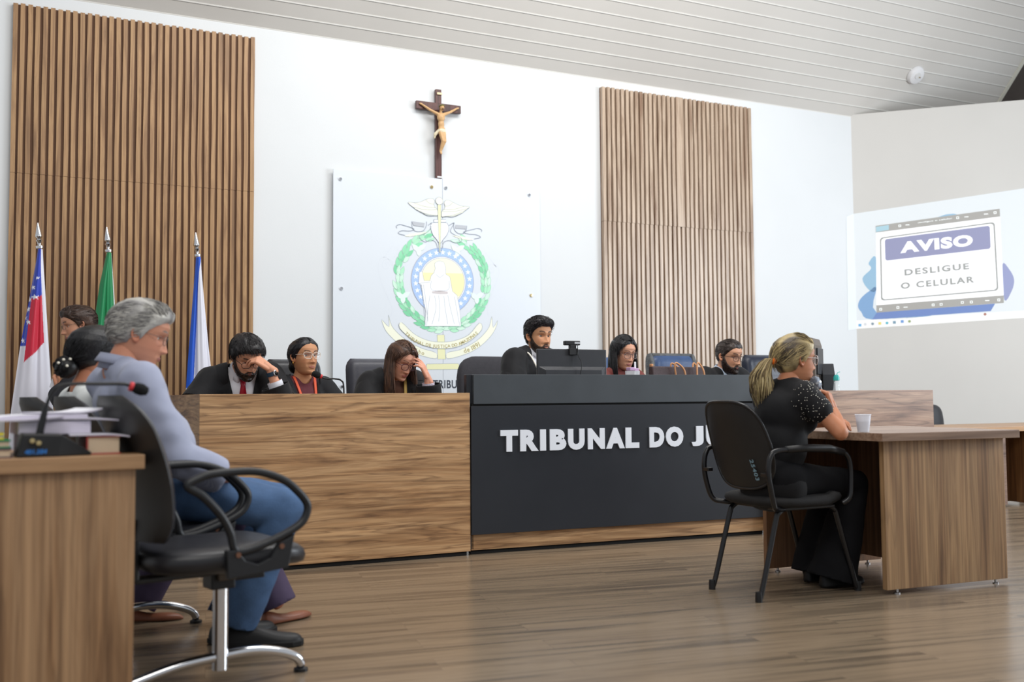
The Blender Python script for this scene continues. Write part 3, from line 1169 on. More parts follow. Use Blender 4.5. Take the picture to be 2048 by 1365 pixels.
SCR = {
    'bg': [(0.0076, 2.8633), (1.6624, 3.0227), (1.6179, 1.6892), (0.0044, 1.6197)],
    'tb': [(0.2205, 2.7183), (1.428, 2.826), (1.4289, 2.7441), (0.2211, 2.6445)],
    'body': [(0.2211, 2.6445), (1.4289, 2.7441), (1.4373, 1.926), (0.2051, 1.8665)],
    'bb': [(0.2051, 1.8665), (1.4373, 1.926), (1.4348, 1.849), (0.2055, 1.788)],
    'fr': [(0.2583, 2.5888), (1.3769, 2.6915), (1.3889, 1.9768), (0.2524, 1.9127)],
    'hd': [(0.3076, 2.5687), (1.3287, 2.6554), (1.3304, 2.415), (0.3076, 2.3391)],
    'av': [(0.4581, 2.4088), (1.1642, 2.4537), (1.1644, 2.575), (0.4553, 2.5313)],
    'de': [(0.4945, 2.1709), (1.1211, 2.211), (1.1184, 2.2762), (0.4927, 2.2373)],
    'ce': [(0.4536, 2.0297), (1.164, 2.07), (1.1614, 2.1376), (0.453, 2.0959)],
    'bl1': [(0.2115, 2.3839), (0.1385, 2.3205), (0.1619, 2.2592), (0.0713, 2.1561), (0.1432, 2.0261), (0.2125, 2.05)],
    'bl2': [(0.21, 2.0501), (0.1432, 2.0261), (0.0533, 1.9494), (0.0197, 1.8703), (0.0494, 1.8025), (0.1599, 1.7163), (0.7501, 1.74), (0.2055, 1.788)],
    'bl3': [(0.2055, 1.788), (0.1599, 1.7163), (1.3097, 1.7671), (1.3531, 1.8429)],
    'bl4': [(1.4361, 2.2455), (1.4982, 2.191), (1.5388, 2.0864), (1.5142, 1.9718), (1.4416, 1.8783)],
    'bl5': [(0.8351, 2.7743), (0.9143, 2.7984), (0.9865, 2.8018), (1.034, 2.7883)],
    'btn': [(0.2227, 2.7075), (0.3516, 2.7213), (0.3514, 2.6678), (0.2225, 2.6511)],
    'ti': [(0.6388, 2.7175), (0.9751, 2.742), (0.9757, 2.7617), (0.6392, 2.7334)],
    'task': [(-0.0008, 1.7106), (1.6208, 1.7759), (1.6179, 1.6892), (0.0044, 1.6197)],
    'ic': [(0.0331, 1.6589), (0.0873, 1.6679), (0.1611, 1.6698), (0.2335, 1.6729), (0.3055, 1.6748), (0.3785, 1.6792), (0.4562, 1.6861), (0.5273, 1.6852), (1.256, 1.7366)],
    'sy': [(0.4602, 2.7042), (0.5368, 2.7103), (1.0271, 2.7559), (1.1108, 2.7599), (1.2985, 2.7783), (1.3835, 2.7872), (0.2462, 1.8225), (0.4174, 1.8352), (0.4936, 1.8366), (0.763, 1.8508), (0.8403, 1.8546), (1.0439, 1.8669), (1.1305, 1.8677), (1.2804, 1.8777), (1.3893, 1.8802)],
}

# ------------------------------------------------------------------ acrylic panel with the court's coat of arms
def flat(name, polys, layer, material, parent):
    """printed areas: thin polygons on the acrylic face; layer sets the stacking in 0.3 mm steps"""
    mb = MB()
    for i, p in enumerate(polys):
        bm = bmesh.new()
        vs = [bm.verts.new((x, -0.0003 * layer - 0.00004 * min(i, 30), z - EZ)) for x, z in p]
        bm.faces.new(vs)
        bm.normal_update()
        bmesh.ops.triangulate(bm, faces=bm.faces)
        bm.verts.index_update()
        mb.add([tuple(v.co) for v in bm.verts], [tuple(v.index for v in f.verts) for f in bm.faces])
        bm.free()
    return mb.build(name, material, parent)


def lines(name, strokes, wd, layer, material, parent):
    mb = MB()
    for s in strokes:
        pts = [Vector((p[0], 0, p[1] - EZ)) for p in s]
        n = len(pts)
        vs = []
        for i in range(n):
            t = (pts[min(i + 1, n - 1)] - pts[max(i - 1, 0)])
            t = t.normalized() if t.length > 0 else Vector((1, 0, 0))
            nrm = Vector((-t.z, 0, t.x)) * wd / 2
            for sgn in (1, -1):
                q = pts[i] + nrm * sgn
                vs.append((q.x, -0.0003 * layer, q.z))
        mb.add(vs, [(2 * i, 2 * i + 1, 2 * i + 3, 2 * i + 2) for i in range(n - 1)])
    return mb.build(name, material, parent)


def sp2(pts, n=5, closed=False):
    return [(p.x, p.z) for p in spline([(a, 0, b) for a, b in pts], n, closed)]


def circ(r, n=64, a0=0.0, a1=2 * PI, c=(0, 1.923)):
    return [(c[0] + r * math.cos(a0 + (a1 - a0) * i / n), c[1] + r * math.sin(a0 + (a1 - a0) * i / n)) for i in range(n + 1)]


EZ = 0.95
emb = empty('emblem_panel', (3.14, 7.958, EZ), 0, 'clear acrylic wall panel printed with the court coat of arms', 'wall panel')
M_acr = mat('frosted_acrylic', (226, 232, 239), 0.25, alpha=0.92, spec=.3)
MB().box(-0.965, -0.0012, 0.0, 0.008, 0, 2.815 - EZ).build('pane', M_acr, emb, bevel=0.001)
MB().box(0.0012, 0.945, 0.0, 0.008, 0, 2.822 - EZ).build('pane', M_acr, emb, bevel=0.001)
for sx, sz, br in ((-0.906, 2.734, 0), (-0.1, 2.735, 1), (0.03, 2.738, 0), (0.838, 2.742, 0), (-0.896, 1.825, 0), (0.849, 1.832, 1),
                   (-0.89, 1.02, 0), (0.85, 1.02, 0)):
    MB().lathe([(0.0, -0.012), (0.012, -0.011), (0.014, -0.008), (0.014, 0.0), (0.008, 0.001), (0.008, 0.041)], c=(sx, 0, sz - EZ), seg=16, axis='y'
               ).build('standoff_screw', M_brass if br else M_chrome, emb, smooth=True, auto=40)
I = lambda n, c: mat('print_' + n, c if n in ('black_letter', 'ochre', 'grey_line') else tuple(v + (250 - v) * .32 for v in c), 0.5)
I_line = I('grey_line', (150, 158, 170))
I_pale = I('pale_yellow', (236, 238, 208))
I_text = I('ochre', (178, 166, 110))
I_white = I('white', (243, 247, 252))
# side scrolls and ribbons
for ks, bx in ((('scl', 'scl2'), 'boxl'), (('scr', 'scr2'), 'boxr')):
    lines('scroll', [sp2(EM[ks[0]] + EM[ks[1]])], 0.003, 1, I('faint_line', (192, 200, 212)), emb)
    lines('tablet_outline', [EM[bx]], 0.003, 1, I('faint_line', (192, 200, 212)), emb)
flat('ribbon', [sp2(EM['rib2l'], 3, True), sp2(EM['rib2r'], 3, True)], 2, I_pale, emb)
lines('ribbon_outline', [sp2(EM['rib2l'], 3, True), sp2(EM['rib2r'], 3, True)], 0.003, 3, I_line, emb)
flat('pedestal', [EM['post'], EM['bar']], 2, I('yellow_post', (226, 226, 160)), emb)
lines('pedestal_outline', [EM['post'] + EM['post'][:1], EM['bar'] + EM['bar'][:1]], 0.003, 3, I_line, emb)


# wreath of leaves in two halves that rise from the foot of the ring
def leaf(c, ang, ln, wd):
    out = []
    for s, rng in ((1, range(0, 7)), (-1, range(5, 0, -1))):
        for i in rng:
            t = i / 6
            w_ = wd * math.sin(PI * t ** 0.85) * 0.5
            x, y = (t - 0.5) * ln, w_ * s
            out.append((c[0] + x * math.cos(ang) - y * math.sin(ang), c[1] + x * math.sin(ang) + y * math.cos(ang)))
    return out


rnd = random.Random(4)
tones = ((96, 205, 142), (142, 222, 172), (186, 234, 204), (70, 190, 122))
lv = [[], [], [], []]
for side in (1, -1):
    for k in range(19):
        a = -PI / 2 + side * (0.09 + k * 0.152)
        for rr, tilt in ((0.375, 0.25), (0.408, -0.12), (0.435, -0.5)):
            if rnd.random() < 0.08:
                continue
            c = (rr * math.cos(a), 1.923 + rr * math.sin(a))
            ang = a + side * (PI / 2) + side * tilt * 0.7
            sz = 0.105 if rr == 0.408 else 0.09
            lv[(k // 2 + (rr > 0.4) * 1 + (rnd.random() < 0.3)) % 4].append(leaf(c, ang, sz, 0.036))
for k, (t, l) in enumerate(zip(tones, lv)):
    flat('wreath_leaves', l, 4 + k * .034, I('green_%d' % t[0], t), emb)
lines('wreath_outline', [p + p[:1] for l in lv for p in l], 0.0016, 8.5, I('green_line', (120, 190, 150)), emb)
for c in EM['lf']:
    flat('coffee_leaf', [leaf((c[0] + dx * 0.03, c[1] + dz * 0.03), an, 0.085, 0.045) for dx, dz, an in ((-1, 0, 2.4), (1, 0.2, 0.6), (0, -1, 1.6))], 9,
         I('mint', (212, 236, 228)), emb)
# ring with stars
ring_o, ring_i = circ(0.287), circ(0.213)
mb = MB()
vs = [(x, -0.0021, z - EZ) for x, z in ring_o] + [(x, -0.0021, z - EZ) for x, z in ring_i]
n = len(ring_o)
mb.add(vs, [(i, i + 1, n + i + 1, n + i) for i in range(n - 1)])
mb.build('ring', I('blue', (132, 172, 236)), emb)
flat('ring_ground', [circ(0.213)[:-1]], 6, I_white, emb)
flat('sun_disc', [circ(0.2)[:-1]], 8, I('light_yellow', (244, 240, 200)), emb)
flat('sun_glow', [[(0.2 * math.cos(a), 1.923 + 0.2 * math.sin(a)) for a in [R(-38 + i * 4) for i in range(16)]] + [(-0.18, 1.99), (-0.195, 1.88), (-0.15, 1.80)]], 9,
     I('gold', (236, 224, 150)), emb)
lines('ring_outline', [circ(0.288), circ(0.213), circ(0.202)], 0.004, 10, I('blue_line', (130, 140, 170)), emb)


def star(c, r, rot=0.0):
    return [(c[0] + (r if i % 2 == 0 else r * 0.42) * math.sin(rot + i * PI / 5), c[1] + (r if i % 2 == 0 else r * 0.42) * math.cos(rot + i * PI / 5)) for i in range(10)]


for k in range(26):
    a = PI / 2 + k * 2 * PI / 26
    flat('star', [star((0.25 * math.cos(a), 1.923 + 0.25 * math.sin(a)), 0.026)], 10, I('star_white', (232, 240, 250)), emb)
# seated figure of justice, drawn in grey line
flat('justice_figure', [EM['fig']], 11, I_white, emb)
lines('justice_drawing', [EM['fig'] + EM['fig'][:1]] + [sp2(EM[k], 4) for k in ('f1', 'f2', 'f3', 'f4', 'f5', 'f6', 'f7', 'f8', 'f9', 'f10', 'f11')], 0.0028, 12, I_line, emb)
flat('sash', [EM['st']], 12, I('sash_grey', (186, 176, 178)), emb)
# front ribbon, sabres, shield, winged rod
flat('ribbon', [sp2(EM['rib1'], 3, True)], 13, I_pale, emb)
lines('ribbon_outline', [sp2(EM['rib1'], 3, True)], 0.003, 14, I_line, emb)
flat('sabre_blade', [EM['bladel']], 13, I_pale, emb)
flat('sabre_blade', [EM['blader']], 13, I_pale, emb)
lines('sabre_hilt', [sp2(EM['sabl']), sp2(EM['gul'])], 0.0045, 14, I_line, emb)
lines('sabre_hilt', [sp2(EM['sabr']), sp2(EM['gur'])], 0.0045, 14, I_line, emb)
flat('sabre_grip', [EM['gripl']], 15, I('grip_grey', (150, 156, 166)), emb)
flat('sabre_grip', [EM['gripr']], 15, I('grip_grey', (150, 156, 166)), emb)
lines('scrollwork', [sp2(EM['ol']), sp2(EM['orr'])], 0.004, 14, I_line, emb)
flat('shield', [sp2(EM['shield'], 3, True), EM['cap']], 16, I_white, emb)
lines('shield_outline', [sp2(EM['shield'], 3, True), EM['cap'] + EM['cap'][:1]], 0.0045, 17, I_line, emb)
flat('wing', [sp2(EM['wingl'], 3, True)], 16, I_pale, emb)
flat('wing', [sp2(EM['wingr'], 3, True)], 16, I_pale, emb)
fe = []
for k, (tip, root) in {'wingl': ((1, 2, 17), (9, 10, 8)), 'wingr': ((1, 2, 17), (9, 10, 8))}.items():
    P = EM[k]
    for a, b in ((1, 8), (17, 9), (16, 10), (15, 10), (14, 11), (3, 7)):
        mid = ((P[a][0] + P[b][0]) / 2, (P[a][1] + P[b][1]) / 2 - 0.012)
        fe.append(sp2([P[a], mid, P[b]], 4))
lines('feather_lines', [sp2(EM['wingl'], 3, True), sp2(EM['wingr'], 3, True)] + fe, 0.003, 17, I_line, emb)
flat('rod', [EM['rod']], 18, I('rod_yellow', (224, 224, 156)), emb)
lines('rod_outline', [EM['rod'] + EM['rod'][:1]], 0.003, 19, I_line, emb)
bc = EM['ballc'][0]
flat('rod_ball', [circ(0.033, 24, c=bc)[:-1]], 20, I_pale, emb)
lines('rod_ball_outline', [circ(0.033, 24, c=bc)], 0.003, 21, I_line, emb)


def path_text(name, body, path, size, layer, material):
    """letters set one by one along a curve, joined into one printed line"""
    P = [Vector((p[0], 0, p[1] - EZ)) for p in sp2(path, 10)]
    L = [0.0]
    for i in range(1, len(P)):
        L.append(L[-1] + (P[i] - P[i - 1]).length)
    tot = L[-1]
    parts = []
    n_ = len(body)
    wts = [0.55 if c in 'IJ1' else (0.5 if c == ' ' else 1.0) for c in body]
    acc, sw = 0.0, sum(wts)
    for c, wt in zip(body, wts):
        d = (acc + wt / 2) / sw * tot
        acc += wt
        if c == ' ':
            continue
        i = max(1, next((j for j in range(len(L)) if L[j] >= d), len(L) - 1))
        t = (d - L[i - 1]) / (L[i] - L[i - 1])
        p = P[i - 1].lerp(P[i], t)
        dv = (P[i] - P[i - 1]).normalized()
        o = text_obj(name, c, size, material, None, extrude=0.0, bold=0.0008, align='CENTER',
                     M=frame(p.x, -0.0003 * layer, p.z, dv, Vector((-dv.z, 0, dv.x))))
        parts.append(o)
    mb = MB()
    for o in parts:
        mb.add([tuple(v.co) for v in o.data.vertices], [tuple(f.vertices) for f in o.data.polygons])
        bpy.data.objects.remove(o)
    return mb.build(name, material, emb)


path_text('lettering', 'TRIBUNAL DE JUSTIÇA DO AMAZONAS', EM['t1'], 0.038, 15, I_text)
path_text('lettering', 'de julho', [(-0.3847, 1.4084), (-0.3169, 1.3539), (-0.2522, 1.3123), (-0.1728, 1.2819)], 0.045, 5, I_text)
path_text('lettering', 'de 1891', EM['t3'], 0.055, 5, I_text)
text_obj('court_lettering', 'TRIBUNAL', 0.098, I('black_letter', (52, 58, 70)), emb, extrude=0.0005, bold=0.002,
         xs=0.78, spacing=1.1, M=frame(-0.095, -0.001, 1.003 - EZ, (1, 0, 0), (0, 0, 1)))

# ------------------------------------------------------------------ crucifix
g = empty('crucifix', (3.107, 7.955, 2.815), 0, 'dark wooden wall crucifix with a painted figure, above the emblem panel', 'crucifix')
M_cross = wood('dark_cross_wood', 'z', (62, 36, 34), (84, 50, 46), (100, 62, 58), 0.4, along=2, across=30)
MB().box(-0.027, 0.027, 0.0, 0.035, 0, 0.785).build('upright', M_cross, g, bevel=0.004)
MB().box(-0.207, 0.207, -0.006, 0.029, 0.592, 0.662).build('crossbar', M_cross, g, bevel=0.004)
MB().box(-0.018, 0.03, -0.012, -0.001, 0.735, 0.755).build('scroll_plate', mat('ivory', (226, 204, 168), 0.5), g, bevel=0.002)
MB().box(-0.016, 0.024, -0.003, -0.001, 0.006, 0.02).build('foot_label', M_white, g)
# figure: one blended body

# ------------------------------------------------------------------ people
M_skin = mat('skin', (190, 140, 110), 0.5, attr=True, bump=0.04, bscale=350, spec=0.35)
M_hair = mat('hair', (40, 30, 26), 0.42, attr=True, bump=0.25, bscale=90, stretch=(1, 3, 0.4), spec=0.45)
M_lens = mat('spectacle_lens', (245, 250, 255), 0.02, alpha=0.05)
M_robe = mat('black_robe_cloth', (22, 22, 25), 0.75, var=0.12, vscale=20, bump=0.15, bscale=25, sheen=0.06, spec=.3)
M_blazer = mat('black_blazer_cloth', (20, 21, 25), 0.75, var=0.1, vscale=20, bump=0.1, bscale=40, sheen=0.05, spec=.3)
M_shirtw = mat('white_shirt_cloth', (222, 222, 230), 0.75, var=0.03, vscale=12)
M_maroon = mat('maroon_knit', (82, 28, 38), 0.8, var=0.1, vscale=40)
M_redbrown = mat('red_brown_cloth', (112, 54, 50), 0.8, var=0.08, vscale=25)
M_trouser = mat('black_trouser_cloth', (15, 15, 18), 0.85, spec=.2, var=0.1, vscale=20)
M_shoeblk = mat('black_shoe_leather', (22, 22, 24), 0.5, var=0.1, vscale=40)


def unit(v):
    v = A3(v)
    return v / (np.linalg.norm(v) + 1e-12)


def hand_parts(wrist, d, n, side, curl=(25, 30, 35, 40), spread=0.12, s=1.0, thumb=(0.62, 0.68, 0.35), bend=None):
    d, n = unit(d), A3(n)
    n = unit(n - d * (n @ d))
    w_ = np.cross(d, n) * (1 if side < 0 else -1)
    wr = A3(wrist)
    P = []
    L = [.074, .083, .077, .060]
    for k in range(4):
        lat = (.031 - .0205 * k) * s
        b0 = wr + d * .012 * s + w_ * lat * 0.62
        b1 = wr + d * (.092 - .004 * abs(k - 1)) * s + w_ * lat
        P.append(cone(b0, .0145 * s, b1, .0115 * s))
        a = 0.0
        p = b1
        sp = unit(d + w_ * spread * (1.1 - k * 0.75))
        cu = curl[k]
        cu = (cu, cu, cu * .7) if not isinstance(cu, (tuple, list)) else cu
        for j, fr in enumerate((.46, .30, .24)):
            a += R(cu[j])
            dr = unit(sp * math.cos(a) + n * math.sin(a))
            q = p + dr * L[k] * fr * s
            P.append(cone(p, (.0098 - .0011 * j) * s, q, (.0088 - .0012 * j) * s))
            p = q
    t0 = wr + d * .02 * s + w_ * .026 * s + n * .006
    td = unit(d * thumb[0] + w_ * thumb[1] + n * thumb[2])
    t1 = t0 + td * .045 * s
    t2 = t1 + unit(td + d * .5) * .032 * s
    t3 = t2 + unit(td * .6 + d * .8) * .026 * s
    P += [cone(t0, .016 * s, t1, .0118 * s), cone(t1, .0115 * s, t2, .0102 * s), cone(t2, .0102 * s, t3, .0078 * s)]
    P.append(cone(wr - d * .03, .026 * s, wr + d * .03, .022 * s))
    return P


class Person:
    def __init__(s, c):
        s.c = c
        s.rnd = random.Random(c.get('seed', 1))
        k = s.k = c.get('scale', 1.0)
        f = c.get('female', False)
        lean, sl = R(c.get('lean', 5)), R(c.get('side', 0))
        s.U = unit((math.sin(lean), -math.sin(sl), math.cos(lean)))
        tw = R(c.get('twist', 0))
        s.S = unit(np.array((-math.sin(tw), math.cos(tw), 0)))        # to the person's left
        s.S = unit(s.S - s.U * (s.S @ s.U))
        s.Fd = np.cross(s.S, s.U)
        spine = .475 * k
        hp, hy, hr = R(c.get('pitch', 0)), R(c.get('yaw', 0)), R(c.get('roll', 0))
        nl = R(c.get('neck', c.get('lean', 5) + 12))
        nd = unit(np.array((math.sin(nl) * math.cos(hy * .5), math.sin(nl) * math.sin(hy * .5) - math.sin(sl) * .5, math.cos(nl))))
        hc_rel = s.U * spine + nd * c.get('necklen', .145) * k + s.Fd * .012
        s.z0 = c.get('floor', 0.0)
        hx, hyy, hz = c['head_at']
        rz = R(c['rz'])
        # head position decides where the hips are
        s.hip = np.array((0, 0, hz - s.z0 - hc_rel[2]))
        ox, oy = hc_rel[0], hc_rel[1]
        s.loc = (hx - (ox * math.cos(rz) - oy * math.sin(rz)), hyy - (ox * math.sin(rz) + oy * math.cos(rz)), s.z0)
        s.rz = rz
        s.hc = s.hip + hc_rel
        s.nb = s.hip + s.U * spine
        s.nd = nd
        s.MH = Matrix.Translation(Vector(s.hc)) @ Matrix.Rotation(hy, 4, 'Z') @ Matrix.Rotation(hp, 4, 'Y') @ Matrix.Rotation(hr, 4, 'X') @ Matrix.Scale(k * c.get('headscale', 1.0), 4)
        shw = (.172 if not f else .150) * k * c.get('shw', 1.0)
        sd = c.get('shoulder_drop', (0, 0))
        s.sh = {1: s.hip + s.U * (.412 * k + sd[0]) + s.S * shw, -1: s.hip + s.U * (.412 * k + sd[1]) - s.S * shw}
        s.wr, s.el = {}, {}
        for sd_, key in ((1, 'L'), (-1, 'R')):
            a = c.get('arm' + key, {})
            s.el[sd_] = s.P(a.get('elbow', s.sh[sd_] + np.array((.02, sd_ * .05, -.28))))
            s.wr[sd_] = s.P(a.get('wrist', s.sh[sd_] + np.array((.24, -sd_ * .03, -.36))))
        s.kn, s.an = {}, {}
        for sd_, key in ((1, 'L'), (-1, 'R')):
            a = c.get('leg' + key, {})
            s.kn[sd_] = s.P(a.get('knee', s.hip + np.array((.42, sd_ * .11, .0))))
            s.an[sd_] = s.P(a.get('ankle', np.array((.42, sd_ * .11, .09))))
        s.build_body()

    def P(s, v):
        if isinstance(v, (tuple, list)) and len(v) == 2 and isinstance(v[0], str):
            if v[0] == 'h':          # relative to the head centre, person axes
                return s.hc + A3(v[1])
            if v[0] == 'w':          # world point
                q = A3(v[1]) - A3(s.loc)
                ca, sa = math.cos(-s.rz), math.sin(-s.rz)
                return np.array((q[0] * ca - q[1] * sa, q[0] * sa + q[1] * ca, q[2]))
        return A3(v)

    def vec(s, v):
        if isinstance(v, (tuple, list)) and len(v) == 2 and isinstance(v[0], str):
            ca, sa = math.cos(-s.rz), math.sin(-s.rz)
            q = v[1]
            return np.array((q[0] * ca - q[1] * sa, q[0] * sa + q[1] * ca, q[2]))
        return A3(v)

    def build_body(s):
        c, k = s.c, s.k
        f = c.get('female', False)
        V, F, C, P, B = head_surface(c)
        s.grid = (V, P, B)
        parts = [(xf(s.MH, V), F, C)]
        for sd in (1, -1):
            e = ear_mesh(sd, c['skin'])
            parts.append((xf(s.MH, e[0]), e[1], e[2]))
            for e in eye_mesh(sd, c):
                parts.append((xf(s.MH, e[0]), e[1], e[2]))
        sk = np.array(lin(c['skin'])[:3])

        def add(pp, vox, sm=3):
            v, f_, _ = remesh(pp, vox, sm)
            parts.append((v, f_, np.ones((len(v), 3)) * sk * np.array((1, .95, .93))))
        hb = A3(s.MH @ Vector((-.018, 0, -.055)))
        nr = (.050 if f else .058) * k
        pp = [cone(s.nb - s.U * .02, nr * 1.08, hb, nr * .98), cone(s.nb, nr * .9, A3(s.MH @ Vector((.02, 0, -.09))), nr * .62)]
        pp += [ell(s.hip + s.U * .30 * k, (.080 * k, .125 * k, .12 * k), s.Fd, s.U), cone(s.nb, .05 * k, s.sh[1] * .8 + s.nb * .2 - s.U * .015, .032 * k), cone(s.nb, .05 * k, s.sh[-1] * .8 + s.nb * .2 - s.U * .015, .032 * k)]
        pp += [ell(s.hip + s.U * .16 * k, (.09 * k, .12 * k, .16 * k), s.Fd, s.U), ell(s.hip + s.U * .02, (.10 * k, .14 * k, .10 * k), s.Fd, s.U)]
        for sd, key in ((1, 'L'), (-1, 'R')):
            if c.get('arm' + key, {}).get('skip'):
                continue
            pp += [cone(s.sh[sd], .043 * k, s.el[sd], .037 * k), cone(s.el[sd], .038 * k, s.wr[sd] * .6 + s.el[sd] * .4, .034 * k), cone(s.el[sd] * .4 + s.wr[sd] * .6, .034 * k, s.wr[sd], .024 * k)]
            pp += [cone(s.hip + s.S * sd * .08, .07 * k, s.kn[sd], .048 * k), cone(s.kn[sd], .047 * k, s.an[sd], .033 * k)] if not c.get('nolegs') else []
        add(pp, .011, 4)
        for sd, key in ((1, 'L'), (-1, 'R')):
            a = c.get('arm' + key, {})
            if a.get('skip') or a.get('nohand'):
                continue
            d = s.vec(a['hand']) if 'hand' in a else unit(s.wr[sd] - s.el[sd])
            n = s.vec(a.get('palm', (0, 0, -1)))
            add(hand_parts(s.wr[sd], d, n, sd, a.get('curl', (25, 30, 35, 40)), a.get('spread', .12), k * (0.92 if f else 1.0), a.get('thumb', (.62, .68, .35))), .0036, 2)
        V, F, C = join(parts)
        o = link_mesh('person', V, F, M_skin, col=C)
        o.location = s.loc
        o.rotation_euler = (0, 0, s.rz)
        tag(o, c['label'], 'person')
        s.o = o

    # ---- hair
    def hair(s, locks=420, ln=.035, flow='down', lift=.35, r=.0022, extra=None):
        c = s.c
        V, P, B = s.grid
        hv, hf, hcol, N, t = hair_shell(c, V, P, B, None, s.rnd)
        parts = [(hv, hf, hcol)]
        if locks:
            parts.append(scalp_locks(c, None, B, P, N, t, s.rnd, locks, ln, flow, lift, r))
        if extra:
            parts += extra
        V, F, C = join(parts)
        return link_mesh('hair', xf(s.MH, V), F, M_hair, s.o, col=C)

    def beard(s, col, col2, thick=.007, moustache=True, seed=0):
        V, P, B = s.grid
        t = np.degrees(np.abs(P))
        top = np.interp(t, [0, 12, 26, 45, 66, 84, 92], [-.052, -.054, -.070, -.066, -.045, .004, .012])
        m_ = sst(0, .012, top - B[:, 2]) * (1 - sst(88, 97, t))
        lipz = np.maximum(gau(B[:, 1], B[:, 2], 0, -.0655, .018, .0042), gau(B[:, 1], B[:, 2], 0, -.077, .016, .006))
        m_ = m_ * (1 - np.clip(lipz * 1.6, 0, 1))
        N = grid_normals(B)
        ns = np.array([mnoise.noise(Vector(b * 130)) for b in B])
        V2 = V + N * (thick * m_ ** .6 * (1 + .35 * ns) - .0006)[:, None] + np.array((0, 0, -1.0)) * (thick * .6 * m_ * sst(-.09, -.115, B[:, 2]))[:, None]
        F = [(i * NA + k, i * NA + (k + 1) % NA, (i + 1) * NA + (k + 1) % NA, (i + 1) * NA + k) for i in range(NE - 1) for k in range(NA)]
        F.append(tuple(range(NA))[::-1])
        mx = np.clip(.5 + ns, 0, 1)[:, None]
        C = np.array(lin(col)[:3]) * (1 - mx) + np.array(lin(col2)[:3]) * mx
        VC, F = clip_mesh(np.concatenate([V2, C], 1), F, m_ - .10)
        return link_mesh('beard', xf(s.MH, VC[:, :3]), F, M_hair, s.o, col=VC[:, 3:])

    def glasses(s, frame_mat, shape='round', r=.0014, w=.024, h=.019, drop=.002, fwd=.012, lower=None):
        M = s.MH @ Matrix.Translation((fwd, 0, -drop))
        mb = MB()
        lens = MB()
        for sd in (1, -1):
            pts = []
            for i in range(28):
                a = 2 * PI * i / 28
                e = {'round': 1.0, 'square': .6, 'oval': .85, 'cat': .62}[shape]
                ca, sa = math.cos(a), math.sin(a)
                y = w * math.copysign(abs(ca) ** e, ca)
                z = h * math.copysign(abs(sa) ** e, sa)
                if shape == 'cat' and z > 0:
                    z += .004 * (y * sd > 0) * abs(y) / w
                    y *= 1.06
                if z < 0 and shape in ('cat', 'square'):
                    y *= .9
                Y = sd * .0335 + y
                x = .083 - 2.2 * Y * Y
                pts.append((x, Y, z + .001))
            mb.tube(pts, r, 6, closed=True, M=M)
            lens.add(pts, [tuple(range(28))], M=M)
            hx = .083 - 2.2 * .0585 ** 2
            tp = [(hx, sd * (.0335 + w), .008), (hx - .012, sd * .066, .010), (.03, sd * .0765, .010), (-.005, sd * .0775, .011), (-.022, sd * .0765, -.006)]
            mb.tube(tp, r * .95, 6, M=M)
        mb.tube([(.0815, .0335 - w, .006), (.085, 0, .009), (.0815, -.0335 + w, .006)], r, 6, M=M)
        g = mb.build('glasses', frame_mat, s.o, smooth=True)
        lens.build('lens', M_lens, g)
        return g

    # ---- clothes
    def torso_parts(s, g, sleeves=('wrist', 'wrist'), belly=0.0, sleeve_r=(.055, .046, .040), neck=.062, upper=True, cuff=1.0, hem=0.0):
        k, U, S, Fd = s.k, s.U, s.S, s.Fd
        f = s.c.get('female', False)
        wd = .92 if f else 1.0
        p = [ell(s.hip + U * .31 * k, ((.108 + g) * k, (.150 * wd + g * .8) * k, (.145) * k), Fd, U),
             ell(s.hip + U * .16 * k + Fd * belly * .5, ((.108 + belly + g) * k, (.150 * wd + belly * .6 + g) * k, (.17) * k), Fd, U),
             ell(s.hip + U * (.02 - hem) * k, ((.118 + belly * .6 + g) * k, (.166 + g) * k, (.13) * k), Fd, U)]
        if f:
            for sd in (1, -1):
                p.append(ell(s.hip + U * .30 * k + Fd * .065 * k + S * sd * .065 * k, ((.06 + g) * k,) * 3, Fd, U))
        for sd in (1, -1):
            p.append(cone(s.nb - U * .02, (neck * .85 + g * .5) * k, s.sh[sd] - U * .005, (.045 + g * .7) * k))
            p.append(cone(s.hip + U * .33 * k, (.10 + g) * k, s.sh[sd] - U * .03, (.050 + g * .8) * k))
            ln = sleeves[0] if sd == 1 else sleeves[1]
            if ln is None:
                continue
            r0, r1, r2 = [(q + g) * k for q in sleeve_r]
            if isinstance(ln, float):          # short sleeve: fraction of the upper arm
                e = s.sh[sd] + (s.el[sd] - s.sh[sd]) * ln
                p.append(cone(s.sh[sd], r0, e, r0))
                continue
            p.append(cone(s.sh[sd], r0, s.el[sd], r1))
            e = s.el[sd] + (s.wr[sd] - s.el[sd]) * ({'wrist': 1.0, 'most': .82, 'half': .42}[ln])
            p.append(cone(s.el[sd], r1, e, r2 * cuff))
        return p

    def rel(s, V):
        """coordinates along up, left, forward from the neck base"""
        q = V - s.nb
        return q @ s.U, q @ s.S, q @ s.Fd

